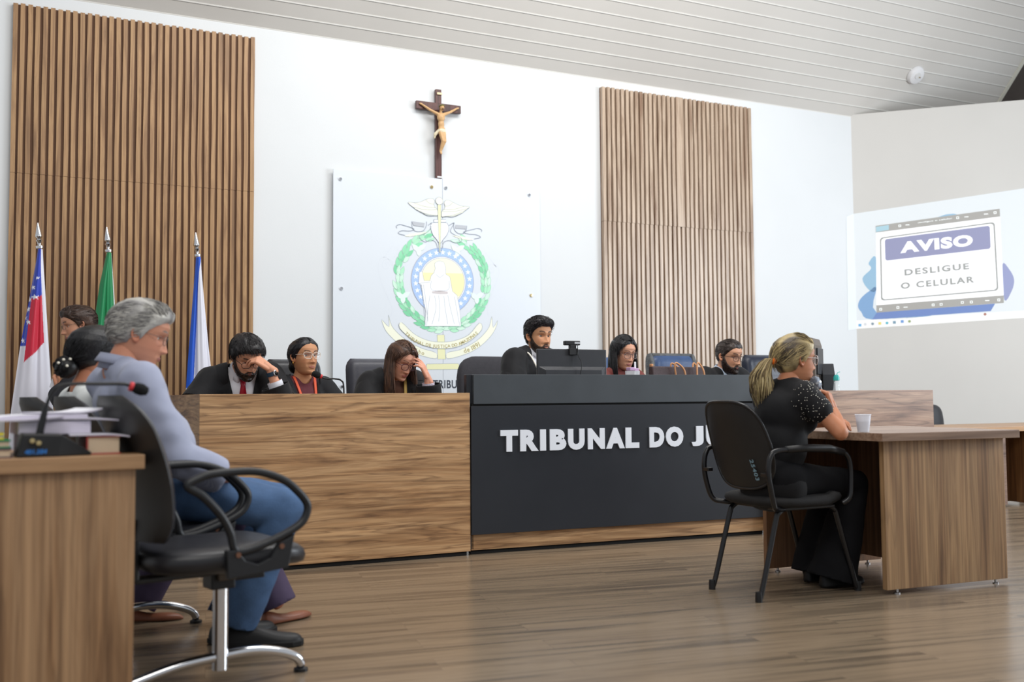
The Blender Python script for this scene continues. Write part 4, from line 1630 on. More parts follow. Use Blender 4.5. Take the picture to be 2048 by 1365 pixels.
    def cutter(s, vdepth=.0, vhalf=.07, neck_r=.068, hem=-.62, cuffs=True, name_cuff=False):
        def cut(V):
            u, l, f = s.rel(V)
            k = u - hem
            q = V - s.nb
            up = A3(s.nd)
            along = q @ up
            rad = np.linalg.norm(q - along[:, None] * up, axis=1)
            k = np.minimum(k, np.maximum(rad - neck_r, -.035 - along))
            k = np.minimum(k, np.maximum(.05 - along, rad - .13))
            if vdepth:
                hw = vhalf * (1 + u / vdepth)
                inside = np.minimum.reduce([f - 0.0 * u, hw - np.abs(l), u + vdepth, .25 - rad])
                k = np.minimum(k, -inside)
            if cuffs:
                for sd, key in ((1, 'L'), (-1, 'R')):
                    d = unit(s.wr[sd] - s.el[sd])
                    t = (V - s.wr[sd]) @ d
                    near = np.linalg.norm(V - s.wr[sd], axis=1)
                    far = np.linalg.norm(s.wr[sd] - s.el[sd])
                    cp = s.c.get('arm' + key, {}).get('cuff', 0)
                    if cp and name_cuff:
                        t2 = (V - s.el[sd]) @ d
                        ax_d = np.linalg.norm(V - s.el[sd] - t2[:, None] * d, axis=1)
                        k = np.minimum(k, np.maximum(far * cp - t2, ax_d - .14))
                    k = np.minimum(k, np.maximum(-.004 - t, near - .12))
            return k
        return cut

    def collar(s, material, name='collar', r=.064, h=.036, gap=14, fall=.03, drop=.012, parent=None):
        mb = MB()
        n = 40
        vs, fs = [], []
        up = unit(s.nd * .6 + s.U * .4)
        fd = unit(s.Fd - up * (s.Fd @ up))
        sd = np.cross(up, fd)
        k = s.k
        for i in range(n + 1):
            a = R(gap + (360 - 2 * gap) * i / n)
            fr = max(0, math.cos(a)) ** 2
            for rr, zz in ((r - .002, -.006), (r - .006, h * (1 - .35 * fr)), (r - .001, h * (1 - .35 * fr) + .003), (r + .012 + .012 * fr, h - fall - .022 * fr), ):
                q = s.nb + (fd * math.cos(a) * 1.06 + sd * math.sin(a)) * rr * k + up * (zz - drop - .012 * fr) * k
                vs.append(q)
        for i in range(n):
            for j in range(3):
                fs.append((i * 4 + j, i * 4 + j + 1, i * 4 + 5 + j, i * 4 + 4 + j))
        mb.add(vs, fs)
        return mb.build(name, material, parent or s.o, smooth=True, solid=.003)

    def trousers(s, material, g=.014, flare=.0, name='trousers', wrinkle=.004):
        k = s.k
        p = [ell(s.hip + s.U * .0, (.125 * k + g, .168 * k + g, .12 * k), s.Fd, s.U)]
        for sd in (1, -1):
            h = s.hip + s.S * sd * .085 * k - np.array((0, 0, .01))
            p.append(cone(h, (.078 + g) * k, s.kn[sd], (.055 + g) * k))
            p.append(cone(s.kn[sd], (.053 + g) * k, s.an[sd] + np.array((0, 0, .0)), (.042 + g + flare) * k))

        def cut(V):
            k_ = np.ones(len(V))
            for sd in (1, -1):
                d = unit(s.an[sd] - s.kn[sd])
                t = (V - s.an[sd]) @ d
                near = np.linalg.norm(V - s.an[sd], axis=1)
                k_ = np.minimum(k_, np.maximum(.012 - t, near - .16))
            return k_
        return garment(name, p, material, s.o, .013, 4, cut, .004, wrinkle, 8)

    def shoe(s, sd, material, toe_dir=(1, 0, 0), ln=.27, pointed=False, tilt=0.0, name='shoe', sole=None, z=0.0):
        """last-shaped shoe under the ankle"""
        a = s.an[sd]
        d = unit(np.array((toe_dir[0], toe_dir[1], 0)))
        l = np.array((-d[1], d[0], 0))
        base = np.array((a[0], a[1], z)) - d * .07
        st = [0, .06, .2, .38, .55, .72, .87, .97, 1.0]
        hh = [.055, .075, .092, .088, .066, .052, .045, .034, .018] if not pointed else [.05, .062, .05, .034, .032, .034, .030, .02, .008]
        ww = [.018, .029, .033, .033, .038, .044, .043, .028, .008] if not pointed else [.016, .027, .029, .030, .036, .038, .026, .010, .002]
        vs, fs = [], []
        n = 14
        for t, h, w_ in zip(st, hh, ww):
            lift = .008 * max(0, t - .75) * 4 if not pointed else .0
            for k in range(n):
                an_ = 2 * PI * k / n
                y = w_ * math.cos(an_)
                zz = .008 + lift + (h - .008) * max(0, math.sin(an_)) ** .8 - .006 * (math.sin(an_) < 0) * abs(math.sin(an_))
                vs.append(base + d * t * ln + l * y + np.array((0, 0, zz)))
        m_ = len(st)
        for i in range(m_ - 1):
            for k in range(n):
                k2 = (k + 1) % n
                fs.append((i * n + k, i * n + k2, (i + 1) * n + k2, (i + 1) * n + k))
        fs += [tuple(range(n))[::-1], tuple((m_ - 1) * n + k for k in range(n))]
        o = MB().add(vs, fs).build(name, material, s.o, smooth=True, sub=1)
        if sole is not None:
            mb = MB()
            poly = []
            for t, w_ in list(zip(st, ww)):
                poly.append(base + d * t * ln * 1.02 + l * w_ * 1.08)
            for t, w_ in list(zip(st, ww))[::-1]:
                poly.append(base + d * t * ln * 1.02 - l * w_ * 1.08)
            mb.prism([(q[0], q[1]) for q in poly], z + .001, z + .022)
            mb.build('sole', sole, o, bevel=.004)
        return o


# figure on the crucifix: one small blended body
def crucifix_figure(root):
    parts = []
    H = {'sh': (0, -.045, .56), 'hip': (.012, -.04, .40)}
    P_ = [ell((0.003, -.045, .525), (.036, .025, .044)), ell((0.006, -.042, .465), (.028, .021, .045)), ell((.010, -.042, .42), (.032, .023, .032)),
          cone((0.0, -.048, .565), .011, (0.0, -.055, .59), .011)]
    for s in (1, -1):
        P_ += [cone((s * .024, -.044, .55), .0165, (s * .095, -.032, .585), .010), cone((s * .095, -.032, .585), .0118, (s * .162, -.018, .628), .008),
               cone((s * .162, -.018, .628), .0095, (s * .178, -.016, .634), .0075)]
    P_ += [cone((.022, -.045, .405), .022, (.030, -.062, .315), .0155), cone((-.004, -.045, .405), .022, (.012, -.066, .315), .0155),
           cone((.030, -.062, .315), .0145, (.008, -.032, .235), .008), cone((.012, -.066, .315), .0145, (-.004, -.04, .230), .008),
           cone((.008, -.032, .235), .007, (.008, -.048, .205), .006), cone((-.004, -.04, .230), .007, (-.002, -.056, .205), .006),
           ell((.006, -.062, .605), (.020, .022, .026), (1, 0, 0), (.1, -.35, 1))]
    V, F, _ = remesh(P_, .0035, 2)
    fig = link_mesh('figure', V, F, mat('painted_flesh', (200, 160, 112), .45, var=.12, vscale=40), root)
    V, F, _ = remesh([ell((.006, -.058, .612), (.019, .021, .018), (1, 0, 0), (.1, -.35, 1)), ell((.004, -.05, .597), (.018, .016, .02))], .0035, 2)
    link_mesh('hair', V, F, mat('carved_brown_hair', (92, 66, 44), .6, bump=.4, bscale=200), fig)
    V, F, _ = remesh([ell((.008, -.080, .592), (.008, .006, .011))], .003, 1)
    link_mesh('beard', V, F, mat('carved_brown_hair', (92, 66, 44)), fig)
    mb = MB().tube([(.006 + .021 * math.cos(a), -.058 + .023 * math.sin(a), .618 - .006 * math.sin(a)) for a in [2 * PI * i / 20 for i in range(20)]], .0052, 6, closed=True)
    mb.build('crown', mat('green_crown', (112, 116, 62), .7, bump=.5, bscale=300), fig, smooth=True)
    V, F, _ = remesh([ell((.009, -.046, .405), (.036, .027, .026)), cone((.03, -.05, .40), .018, (.04, -.05, .375), .01),
                      cone((-.02, -.042, .405), .014, (-.045, -.03, .375), .015), cone((-.045, -.03, .375), .013, (-.05, -.026, .345), .008)], .004, 2)
    link_mesh('loincloth', V, F, mat('carved_white_cloth', (226, 214, 184), .6, var=.12, vscale=60, bump=.5, bscale=70), fig)


crucifix_figure(bpy.data.objects['crucifix'])

# ------------------------------------------------------------------ furniture materials
M_bench = wood('bench_walnut', 'x', (118, 84, 58), (178, 136, 94), (208, 167, 122), 0.42, along=0.85, across=10, seed=3, fine=0.5, veins=.55)
M_benchR = wood('bench_walnut_far', 'x', (112, 84, 68), (150, 116, 94), (174, 142, 118), 0.42, along=0.9, across=10, seed=13, fine=0.5, veins=.55)
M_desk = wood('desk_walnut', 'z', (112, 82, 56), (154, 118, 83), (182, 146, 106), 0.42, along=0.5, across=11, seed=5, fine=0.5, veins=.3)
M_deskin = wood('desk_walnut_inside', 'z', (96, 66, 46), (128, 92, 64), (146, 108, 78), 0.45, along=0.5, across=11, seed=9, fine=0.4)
M_desktop = wood('desk_top_laminate', 'x', (120, 94, 76), (152, 124, 104), (170, 144, 124), 0.35, along=0.8, across=12, seed=1, fine=0.4)
M_ltable = wood('front_table_walnut', 'z', (116, 84, 58), (162, 124, 88), (188, 150, 112), 0.45, along=0.5, across=9, seed=21, fine=0.45, veins=.35)
M_ltop = wood('front_table_top', 'x', (134, 100, 70), (160, 122, 86), (176, 138, 100), 0.4, along=0.8, across=14, seed=4, fine=0.3)
M_blackpanel = mat('black_laminate', (38, 41, 47), 0.38, var=0.08, vscale=3, spec=0.5)
M_blacktop = mat('charcoal_laminate', (64, 69, 74), 0.42, var=0.08, vscale=6)
M_shadowgap = mat('dark_gap', (16, 15, 15), 0.9)
M_letter = mat('white_letter_acrylic', (226, 230, 238), 0.35)
M_leather = mat('black_leather', (36, 36, 40), 0.36, var=0.12, vscale=14, bump=0.12, bscale=160)
M_leather2 = mat('charcoal_leather', (62, 62, 70), 0.42, var=0.1, vscale=10, bump=0.1, bscale=140)
M_fabric = mat('charcoal_chair_fabric', (54, 53, 58), 0.85, var=0.1, vscale=30, bump=0.2, bscale=200)
M_blueleather = mat('worn_blue_leather', (52, 74, 112), 0.42, var=0.18, vscale=9, bump=0.15, bscale=90)
M_wornedge = mat('cracked_leather_edge', (84, 86, 88), 0.6, var=0.3, vscale=30, bump=0.6, bscale=60)
M_navy = mat('navy_leather', (28, 34, 50), 0.4, var=0.1, vscale=12, bump=0.1, bscale=120)
M_paper = mat('white_paper', (236, 236, 244), 0.7, var=0.02, vscale=10)
M_paperedge = mat('paper_edges', (206, 200, 216), 0.8, var=0.08, vscale=40, stretch=(1, 1, 20))
M_blackmetal = mat('black_painted_steel', (20, 20, 23), 0.28, spec=0.6)

# ------------------------------------------------------------------ the judges' bench: left wing, black centre, right wing
HB = 0.948


def leveler(mb_parent, x, y):
    MB().lathe([(0.013, 0.0), (0.013, 0.006), (0.006, 0.008), (0.006, 0.026)], c=(x, y, 0.0), seg=12).build('levelling_foot', M_steel, mb_parent, smooth=True, auto=40)


M_bench_end = wood('bench_walnut_end', 'y', (104, 74, 52), (158, 119, 83), (188, 150, 110), 0.42, along=0.85, across=10, seed=6, fine=0.5, veins=.55)


def bench_wing(name, x0, x1, y0, y1, material, label, left_side=True, right_side=False, dep=0.72):
    g = empty(name, (x0, y0, 0), math.atan2(y1 - y0, x1 - x0), label, 'bench')
    L = math.hypot(x1 - x0, y1 - y0)
    MB().box(0, L, 0, 0.025, 0.024, HB).build('front_panel', material, g, bevel=0.0015)
    MB().box(0.02, L - 0.02, 0.012, 0.05, 0.001, 0.03).build('plinth_shade', M_shadowgap, g)  # near-black strip stands in for the shade under the wing
    if left_side:
        # end panel leans outward a little as it runs back
        a = R(9)
        mb = MB().prism([(0.0, 0.001), (0.02, 0.026), (0.02 - math.sin(a) * dep, 0.026 + math.cos(a) * dep), (-math.sin(a) * dep, math.cos(a) * dep)], 0.024, HB - 0.0005)
        mb.build('end_panel', M_bench_end, g, bevel=0.0015)
    if right_side:
        MB().box(L - 0.022, L, 0.026, dep, 0.024, HB - .0005).build('end_panel', material, g, bevel=0.0015)
    MB().box(0.022, L - 0.024, 0.026, dep - 0.02, 0.70, 0.725).build('worktop', material, g, bevel=0.002)
    for fx in ((0.08, 0.77, 1.46) if L > 1.5 else (0.08, 1.4)):
        leveler(g, fx, 0.03)
    return g


bench_wing('bench_wing', 0.768, 2.300, 5.41, 5.405, M_bench, 'left walnut wing of the long courtroom bench, in front of the flags')
bench_wing('bench_wing', 4.375, 5.845, 5.215, 5.195, M_benchR, 'right walnut wing of the long courtroom bench, beyond the witness desk', left_side=False, right_side=True)

g = empty('bench_centre', (2.312, 5.405, 0), math.atan2(-0.125, 2.0), 'black centre of the courtroom bench with large white lettering', 'bench')
LC = 2.055
HC = 1.056
MB().box(0, LC, 0.022, 0.045, 0.024, 0.125).build('plinth', M_bench, g, bevel=0.0015)
MB().box(0.0, LC, 0.035, 0.07, 0.001, 0.03).build('plinth_shade', M_shadowgap, g)  # painted shade strip below the black centre
MB().box(-0.006, LC, -0.006, 0.02, 0.117, 0.868).build('front_panel', M_blackpanel, g, bevel=0.002)
MB().box(0.004, LC, 0.012, 0.03, 0.86, 0.885).build('reveal', M_shadowgap, g)
MB().box(0.012, LC, 0.0, 0.05, 0.880, HC).build('top_band', M_blacktop, g, bevel=0.003)
MB().box(-0.022, 0.012, 0.03, 0.075, 0.72, HC).build('end_cheek', M_blackpanel, g, bevel=0.002)
MB().box(-0.006, 0.016, 0.022, 0.75, 0.03, 0.72).build('end_panel', M_blackpanel, g, bevel=0.002)
MB().box(LC - 0.02, LC, 0.05, 0.75, 0.03, HC).build('end_panel', M_blackpanel, g, bevel=0.002)
MB().box(0.016, LC - 0.022, 0.05, 0.75, 0.80, 0.825).build('worktop', M_blackpanel, g, bevel=0.002)
leveler(g, 0.07, 0.06)
leveler(g, 1.05, 0.06)
mb = MB()
for ch, x0, x1 in (('T', .1748, .2874), ('R', .3016, .4208), ('I', .4314, .470), ('B', .4952, .6046), ('U', .6174, .7284), ('N', .7514, .8673), ('A', .8785, 1.0065), ('L', 1.0137, 1.1093),
                   ('D', 1.1838, 1.2899), ('O', 1.3027, 1.4298), ('J', 1.4918, 1.5806), ('Ú', 1.602, 1.713), ('R', 1.737, 1.856), ('I', 1.868, 1.907)):
    o = text_obj('glyph', ch, 1.0, M_letter, None, extrude=0.03, bold=.064)
    vs = np.array([v.co[:] for v in o.data.vertices])
    lo, hi = vs.min(0), vs.max(0)
    top = .7245 + (.036 if ch == 'Ú' else 0)
    q = (vs - lo) / (hi - lo)
    mb.add([(x0 + (x1 - x0) * u, -.0145 + .008 * (1 - w_), .5965 + (top - .5965) * v) for u, v, w_ in q], [tuple(f.vertices) for f in o.data.polygons])
    bpy.data.objects.remove(o)
mb.build('lettering', M_letter, g)

# ------------------------------------------------------------------ witness desk (front right)
g = empty('witness_desk', (3.53, 3.43, 0), R(-3.5), 'walnut desk with a plastic cup on top, in front of the witness', 'desk')
HT = 0.742
mb = MB().prism([(-0.05, -0.05), (0.80, -0.05), (0.80, 0.76), (-0.16, 0.76)], HT - 0.038, HT)
mb.build('desktop', M_desktop, g, bevel=0.002)
MB().box(0.0, 0.745, 0.0, 0.03, 0.022, HT - 0.038).build('end_panel', M_desk, g, bevel=0.0015)
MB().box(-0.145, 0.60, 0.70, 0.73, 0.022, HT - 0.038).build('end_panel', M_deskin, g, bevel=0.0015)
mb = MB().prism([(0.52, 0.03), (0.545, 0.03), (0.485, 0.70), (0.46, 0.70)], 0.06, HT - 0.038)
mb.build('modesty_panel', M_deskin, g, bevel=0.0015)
for fx, fy in ((0.07, 0.015), (0.68, 0.015), (-0.07, 0.715), (0.52, 0.715)):
    MB().lathe([(0.014, 0.0), (0.014, 0.006), (0.006, 0.009), (0.006, 0.024)], c=(fx, fy, 0), seg=12).build('levelling_foot', M_steel, g, smooth=True, auto=40)

# clear plastic cup half full of water
CUP = (3.565, 3.55)
g = empty('plastic_cup', (3.50, 3.52, HT), 0, 'translucent plastic cup of water on the witness desk', 'cup')
M_cup = mat('translucent_plastic', (240, 242, 250), 0.25, alpha=0.6)
MB().lathe([(0.0, 0.002), (0.026, 0.002), (0.036, 0.082), (0.0385, 0.083), (0.037, 0.085), (0.035, 0.084), (0.025, 0.004), (0.0, 0.004)], seg=32).build('cup', M_cup, g, smooth=True, auto=50)
MB().lathe([(0.0, 0.0045), (0.0245, 0.0045), (0.0305, 0.052), (0.0, 0.052)], seg=32).build('water', mat('water', (226, 236, 246), 0.05, alpha=0.5), g, smooth=True, auto=50)

# far clerk's desk along the right wall
g = empty('clerk_desk', (6.0, 5.62, 0), R(-1), 'low brown clerk desk at the far right below the screen', 'desk')
MB().box(-0.10, 2.2, -0.06, 0.65, 0.612, 0.652).build('desktop', M_ltop, g, bevel=0.002)
MB().box(0.0, 1.10, 0.0, 0.025, 0.02, 0.612).build('front_panel', wood('clerk_desk_front', 'x', (84, 62, 50), (116, 90, 76), (130, 104, 88), 0.45, along=0.8, across=11, seed=31), g)
MB().box(1.35, 1.38, -0.0, 0.6, 0.02, 0.612).build('end_panel', wood('clerk_desk_end', 'z', (70, 44, 24), (104, 68, 38), (122, 84, 48), 0.5, along=.6, across=11, seed=41), g)
MB().box(1.10, 1.36, 0.18, 0.2, 0.02, 0.612).build('modesty_panel', MATS['clerk_desk_end'], g)
MB().box(1.98, 2.01, 0.0, 0.6, 0.02, 0.612).build('end_panel', MATS['clerk_desk_end'], g)


# ------------------------------------------------------------------ office chairs behind the bench
def office_chair(x, y, rz, w, h_seat, h_top, skin, label, style='pad', edge=None, group=None, arms=True):
    """rz: direction the sitter faces"""
    g = empty('office_chair', (x, y, 0), rz, label, 'chair', group)
    mb = MB()
    rbox(mb, (0.02, 0, h_seat - 0.045), (0.48, w + 0.02, 0.1), 0.35)
    mb.build('seat', skin, g, smooth=True)
    zb = h_seat + 0.08
    hh = h_top - zb
    M = Matrix.Translation((-0.24, 0, zb)) @ Matrix.Rotation(R(-8), 4, 'Y')
    mb = MB()
    if style == 'pad':
        # padded back with rolled side bolsters and horizontal seams
        n1, n2 = 20, 26
        vs, fs = [], []
        for side, sg in ((0, 1), (1, -1)):
            for j in range(n2 + 1):
                t = j / n2
                z = hh * t
                rnd_t = max(0.0, (t - 0.86) / 0.14)
                hw = w / 2 * (1 - 0.16 * rnd_t ** 3)
                for i in range(n1 + 1):
                    u = -1 + 2 * i / n1
                    th = 0.055 * (1 - abs(u) ** 6) * (1 - rnd_t ** 4) + 0.003
                    th += 0.012 * (abs(u) > .78) * (1 - rnd_t ** 4) * (1 - abs(u) ** 8)
                    if sg > 0:
                        th -= 0.007 * math.exp(-((t * 5) % 1 - .5) ** 2 / .006) * (abs(u) < .8)
                    vs.append((sg * th, u * hw, z))
        o_ = (n1 + 1) * (n2 + 1)
        for s_ in (0, 1):
            for j in range(n2):
                for i in range(n1):
                    a = s_ * o_ + j * (n1 + 1) + i
                    fs.append((a, a + 1, a + n1 + 2, a + n1 + 1))
        for j in range(n2):
            for i in (0, n1):
                a = j * (n1 + 1) + i
                fs.append((a, a + n1 + 1, o_ + a + n1 + 1, o_ + a))
        for i in range(n1):
            for j in (0, n2):
                a = j * (n1 + 1) + i
                fs.append((a, a + 1, o_ + a + 1, o_ + a))
        mb.add(vs, fs, M=M)
    else:
        rbox(mb, (0, 0, hh / 2), (0.11, w, hh), 0.45, M=M)
    mb.build('backrest', skin, g, smooth=True, auto=60)
    if edge is not None:
        mb = MB()
        for sd in (1, -1):
            rbox(mb, (0.0, sd * (w / 2 - 0.012), hh / 2 + .02), (0.12, 0.055, hh * .97), 0.6, M=M)
        mb.tube([M @ Vector((0.0, -w / 2 + 0.02, hh - .012)), M @ Vector((0.0, w / 2 - 0.02, hh - .012))], 0.024, 8)
        mb.build('worn_edge', edge, g, smooth=True)
    MB().box(-0.27, -0.10, -0.035, 0.035, h_seat - 0.12, h_seat - 0.09).box(-0.30, -0.27, -0.035, 0.035, h_seat - 0.12, zb + 0.18).build('back_bracket', M_black, g, bevel=0.004)
    for sd in (1, -1) if arms else ():
        MB().tube(spline([(0.10, sd * (w / 2 + .02), h_seat - 0.06), (0.12, sd * (w / 2 + 0.045), h_seat + .12), (0.10, sd * (w / 2 + 0.045), h_seat + 0.2), (-0.15, sd * (w / 2 + 0.045), h_seat + 0.2),
                          (-0.2, sd * (w / 2 + 0.03), h_seat + 0.05), (-0.12, sd * (w / 2 + .01), h_seat - 0.06)], 5), 0.014, 8).build('armrest', M_black, g, smooth=True)
    MB().cyl((0, 0, 0.07), (0, 0, h_seat - 0.09), 0.028).build('gas_column', M_black, g, smooth=True, auto=40)
    mb = MB()
    for k in range(5):
        a = 2 * PI * k / 5
        mb.tube([(0.02 * math.cos(a), 0.02 * math.sin(a), 0.10), (0.29 * math.cos(a), 0.29 * math.sin(a), 0.065)], [0.026, 0.016], 8)
    mb.build('star_base', M_black, g, smooth=True, auto=40)
    for k in range(5):
        a = 2 * PI * k / 5
        MB().lathe([(0.0, -0.012), (0.025, -0.012), (0.027, 0), (0.025, 0.012), (0.0, 0.012)], c=(0.29 * math.cos(a), 0.29 * math.sin(a), 0.027), seg=14, axis='y').build('castor', M_black, g, smooth=True, auto=40)
    return g


DN = R(-90)
office_chair(1.55, 6.31, R(-88), 0.38, 0.47, 1.19, M_leather, 'black leather office chair behind the young woman in the clear glasses')
office_chair(2.095, 6.27, R(-91), 0.42, 0.47, 1.198, M_leather2, 'grey leather office chair behind the woman with long brown hair')
office_chair(3.075, 6.54, R(-88), 0.52, 0.58, 1.235, M_fabric, 'charcoal fabric chair behind the man at the black centre of the bench', 'round')
office_chair(4.17, 6.60, R(-88), 0.34, 0.50, 1.243, M_blueleather, 'blue chair behind the woman in the red-brown top', 'round')
office_chair(4.965, 6.88, R(-90), 0.46, 0.52, 1.285, M_blueleather, 'worn blue leather chair with cracked edges, behind the brown handbag', 'pad', M_wornedge)
office_chair(4.80, 6.25, R(-88), 0.34, 0.45, 0.98, M_navy, 'dark chair behind the bearded man at the end of the bench', 'round')
office_chair(5.46, 6.28, R(-92), 0.43, 0.50, 1.262, M_navy, 'navy leather chair standing empty beside the tall monitor', 'pad')
office_chair(7.66, 6.66, R(-92), 0.42, 0.44, 0.822, M_leather, 'small black chair half hidden behind the far end of the bench', 'round', arms=False)

# ------------------------------------------------------------------ things on the bench


def monitor_back(x, y, z0, rz, w, h, label, stand=True):
    """flat monitor; local +x is the screen side"""
    g = empty('monitor', (x, y, z0), rz, label, 'monitor')
    b = 0.10
    MB().box(-0.012, 0.012, -w / 2, w / 2, b, b + h).build('screen_housing', M_monitor, g, bevel=0.006)
    MB().add([(0.0125, -w / 2 + .012, b + .014), (0.0125, w / 2 - .012, b + .014), (0.0125, w / 2 - .012, b + h - .012), (0.0125, -w / 2 + .012, b + h - .012)], [(0, 1, 2, 3)]).build('screen', mat('dark_screen', (12, 14, 20), 0.15), g)
    mb = MB()
    vs = [(-0.012, -w / 2 + .012, b + .012), (-0.012, w / 2 - .012, b + .012), (-0.012, w / 2 - .012, b + h * .62), (-0.012, -w / 2 + .012, b + h * .62),
          (-0.038, -w / 2 + .05, b + .03), (-0.038, w / 2 - .05, b + .03), (-0.034, w / 2 - .05, b + h * .55), (-0.034, -w / 2 + .05, b + h * .55)]
    mb.add(vs, [(4, 5, 6, 7), (0, 1, 5, 4), (1, 2, 6, 5), (2, 3, 7, 6), (3, 0, 4, 7)])
    mb.build('rear_bulge', M_monitor, g, bevel=0.004)
    MB().box(-0.045, -0.02, -0.03, 0.03, 0.0, b + h * .35).build('stand_neck', M_black, g, bevel=0.004)
    MB().box(-0.11, 0.10, -0.12, 0.12, 0.0, 0.014).build('stand_base', M_black, g, bevel=0.004)
    return g


M_monitor = mat('dark_grey_plastic', (44, 45, 49), 0.4, var=0.06, vscale=20)
g = monitor_back(3.150, 5.70, 0.83, R(88), 0.505, 0.300, 'wide dark monitor seen from behind on the black centre of the bench')
MB().box(-0.02, 0.02, -0.03, 0.03, 0.395, 0.402).build('cable_clip', M_black, g)
MB().tube(spline([(-0.03, -0.028, 0.43), (-0.036, -0.03, 0.36), (-0.055, -0.045, 0.30), (-0.05, -0.03, 0.2), (-0.05, -0.02, 0.02)], 6), 0.0028, 6).build('cable', M_black, g, smooth=True)
g = empty('webcam', (3.150, 5.700, 1.231), R(88), 'black webcam clipped on top of the wide monitor', 'webcam')
MB().box(-0.02, 0.016, -0.056, 0.056, 0.024, 0.054).build('camera_bar', M_black, g, bevel=0.006)
MB().box(-0.0215, -0.0195, -0.052, -0.012, 0.034, 0.046).build('label_plate', mat('label_grey', (176, 178, 182), 0.5), g)
MB().box(-0.026, 0.004, -0.022, 0.022, 0.0, 0.026).prism([(-0.03, -0.03), (-0.02, -0.03), (-0.02, 0.03), (-0.03, 0.03)], -0.04, 0.004).build('clip', M_black, g, bevel=0.003)


def gooseneck(name, pts, head_dir, label, foam=True, base=None, ring=True):
    g = empty(name, pts[0], 0, label, 'microphone')
    o = Vector(pts[0])
    P_ = [Vector(p) - o for p in pts]
    MB().tube(spline(P_, 8), 0.0048, 8).build('gooseneck', M_black, g, smooth=True)
    MB().lathe([(0.0095, 0.0), (0.0095, 0.05), (0.006, 0.062)], seg=14).build('stem', M_black, g, smooth=True, auto=40)
    d = Vector(head_dir).normalized()
    M = Matrix.Translation(P_[-1]) @ Vector((0, 0, 1)).rotation_difference(d).to_matrix().to_4x4()
    MB().lathe([(0.0, -0.004), (0.012, 0.0), (0.0185, 0.012), (0.0195, 0.03), (0.014, 0.046), (0.0, 0.052)], seg=18, M=M).build('foam_head', M_blacksoft, g, smooth=True)
    if ring:
        MB().lathe([(0.0085, -0.012), (0.0125, -0.010), (0.0125, 0.0), (0.0085, 0.002), (0.0085, -0.012)], seg=16, M=M).build('light_ring', mat('red_ring', (204, 52, 58), 0.4), g, smooth=True)
    MB().box(-0.045, 0.045, -0.06, 0.06, -0.03, 0.0).build('desk_base', M_black, g, bevel=0.008)
    return g


gooseneck('gooseneck_microphone', [(1.612, 5.66, 0.755), (1.612, 5.66, 0.98), (1.596, 5.66, 1.025), (1.555, 5.655, 1.035), (1.50, 5.65, 1.036), (1.468, 5.64, 1.05)], (-0.8, 0.1, 0.32),
          'gooseneck microphone beside the young woman in the clear glasses')
gooseneck('gooseneck_microphone', [(3.02, 5.92, 0.855), (3.03, 5.93, 1.05), (3.05, 5.93, 1.14), (3.075, 5.93, 1.195)], (0.2, 0.0, 1),
          'foam-headed microphone behind the wide monitor, at the speaking man', ring=False)

# tall monitor turned sideways at the right end, with a device box and carafe
M_mon2 = mat('brown_grey_plastic', (92, 82, 74), 0.5, var=0.05, vscale=20)
g = empty('tall_monitor', (5.055, 5.58, 0.7255), R(127), 'tall monitor seen edge-on beside the witness head, brown-grey casing', 'monitor')
MB().box(0.03, 0.06, -0.16, 0.16, 0.10, 0.62).build('screen', mat('blue_black_screen', (20, 28, 52), 0.18), g, bevel=0.006)
mb = MB()
vs = [(0.03, -0.155, 0.11), (0.03, 0.155, 0.11), (0.03, 0.155, 0.61), (0.03, -0.155, 0.61), (-0.06, -0.135, 0.14), (-0.06, 0.135, 0.14), (-0.06, 0.135, 0.55), (-0.045, 0.135, 0.60), (-0.045, -0.135, 0.60), (-0.06, -0.135, 0.55)]
mb.add(vs, [(0, 1, 5, 4), (1, 2, 7, 6, 5), (2, 3, 8, 7), (3, 0, 4, 9, 8), (4, 5, 6, 9), (6, 7, 8, 9)])
mb.build('rear_casing', M_mon2, g, bevel=0.006)
MB().box(-0.075, -0.05, -0.10, 0.10, 0.34, 0.53).build('vent_box', M_monitor, g, bevel=0.004)
MB().box(-0.05, -0.01, -0.035, 0.035, 0.0, 0.3).build('stand_neck', M_mon2, g, bevel=0.005)
MB().box(-0.13, 0.10, -0.12, 0.12, 0.0, 0.016).build('stand_base', M_monitor, g, bevel=0.004)
g = empty('desk_phone', (5.165, 5.52, 0.725), R(-118), 'dark upright desk device behind the tall monitor', 'device')
MB().prism([(-0.04, 0.0), (0.035, 0.0), (0.02, 0.34), (-0.015, 0.42), (-0.03, 0.42)], -0.045, 0.045, M=Matrix.Rotation(R(90), 4, 'X')).build('body', M_monitor, g, bevel=0.005)
MB().box(-0.06, -0.035, -0.04, 0.04, 0.02, 0.30).build('back_shell', M_mon2, g, bevel=0.006)
g = empty('carafe', (5.09, 5.36, 0.725), 0, 'narrow glass carafe with a turquoise stopper behind the bench edge', 'carafe')
M_glass = mat('clear_glass', (240, 248, 250), 0.03, alpha=0.25)
MB().lathe([(0.0, 0.0), (0.05, 0.0), (0.055, 0.04), (0.045, 0.16), (0.022, 0.24), (0.018, 0.285), (0.022, 0.30)], seg=24).build('bottle', M_glass, g, smooth=True, auto=50)
MB().lathe([(0.0, 0.335), (0.012, 0.335), (0.021, 0.318), (0.022, 0.295), (0.0, 0.292)], seg=20).build('stopper', mat('turquoise_plastic', (36, 156, 150), 0.4), g, smooth=True, auto=50)
MB().tube([(0.0, 0, 0.33), (0.012, 0, 0.35), (0.035, 0, 0.356)], 0.0022, 6).build('straw_tab', MATS['turquoise_plastic'], g, smooth=True)
g = empty('paper_stack', (5.38, 5.33, 0.725), R(-4), 'pile of white papers with a green sticker, on the right wing of the bench', 'papers')
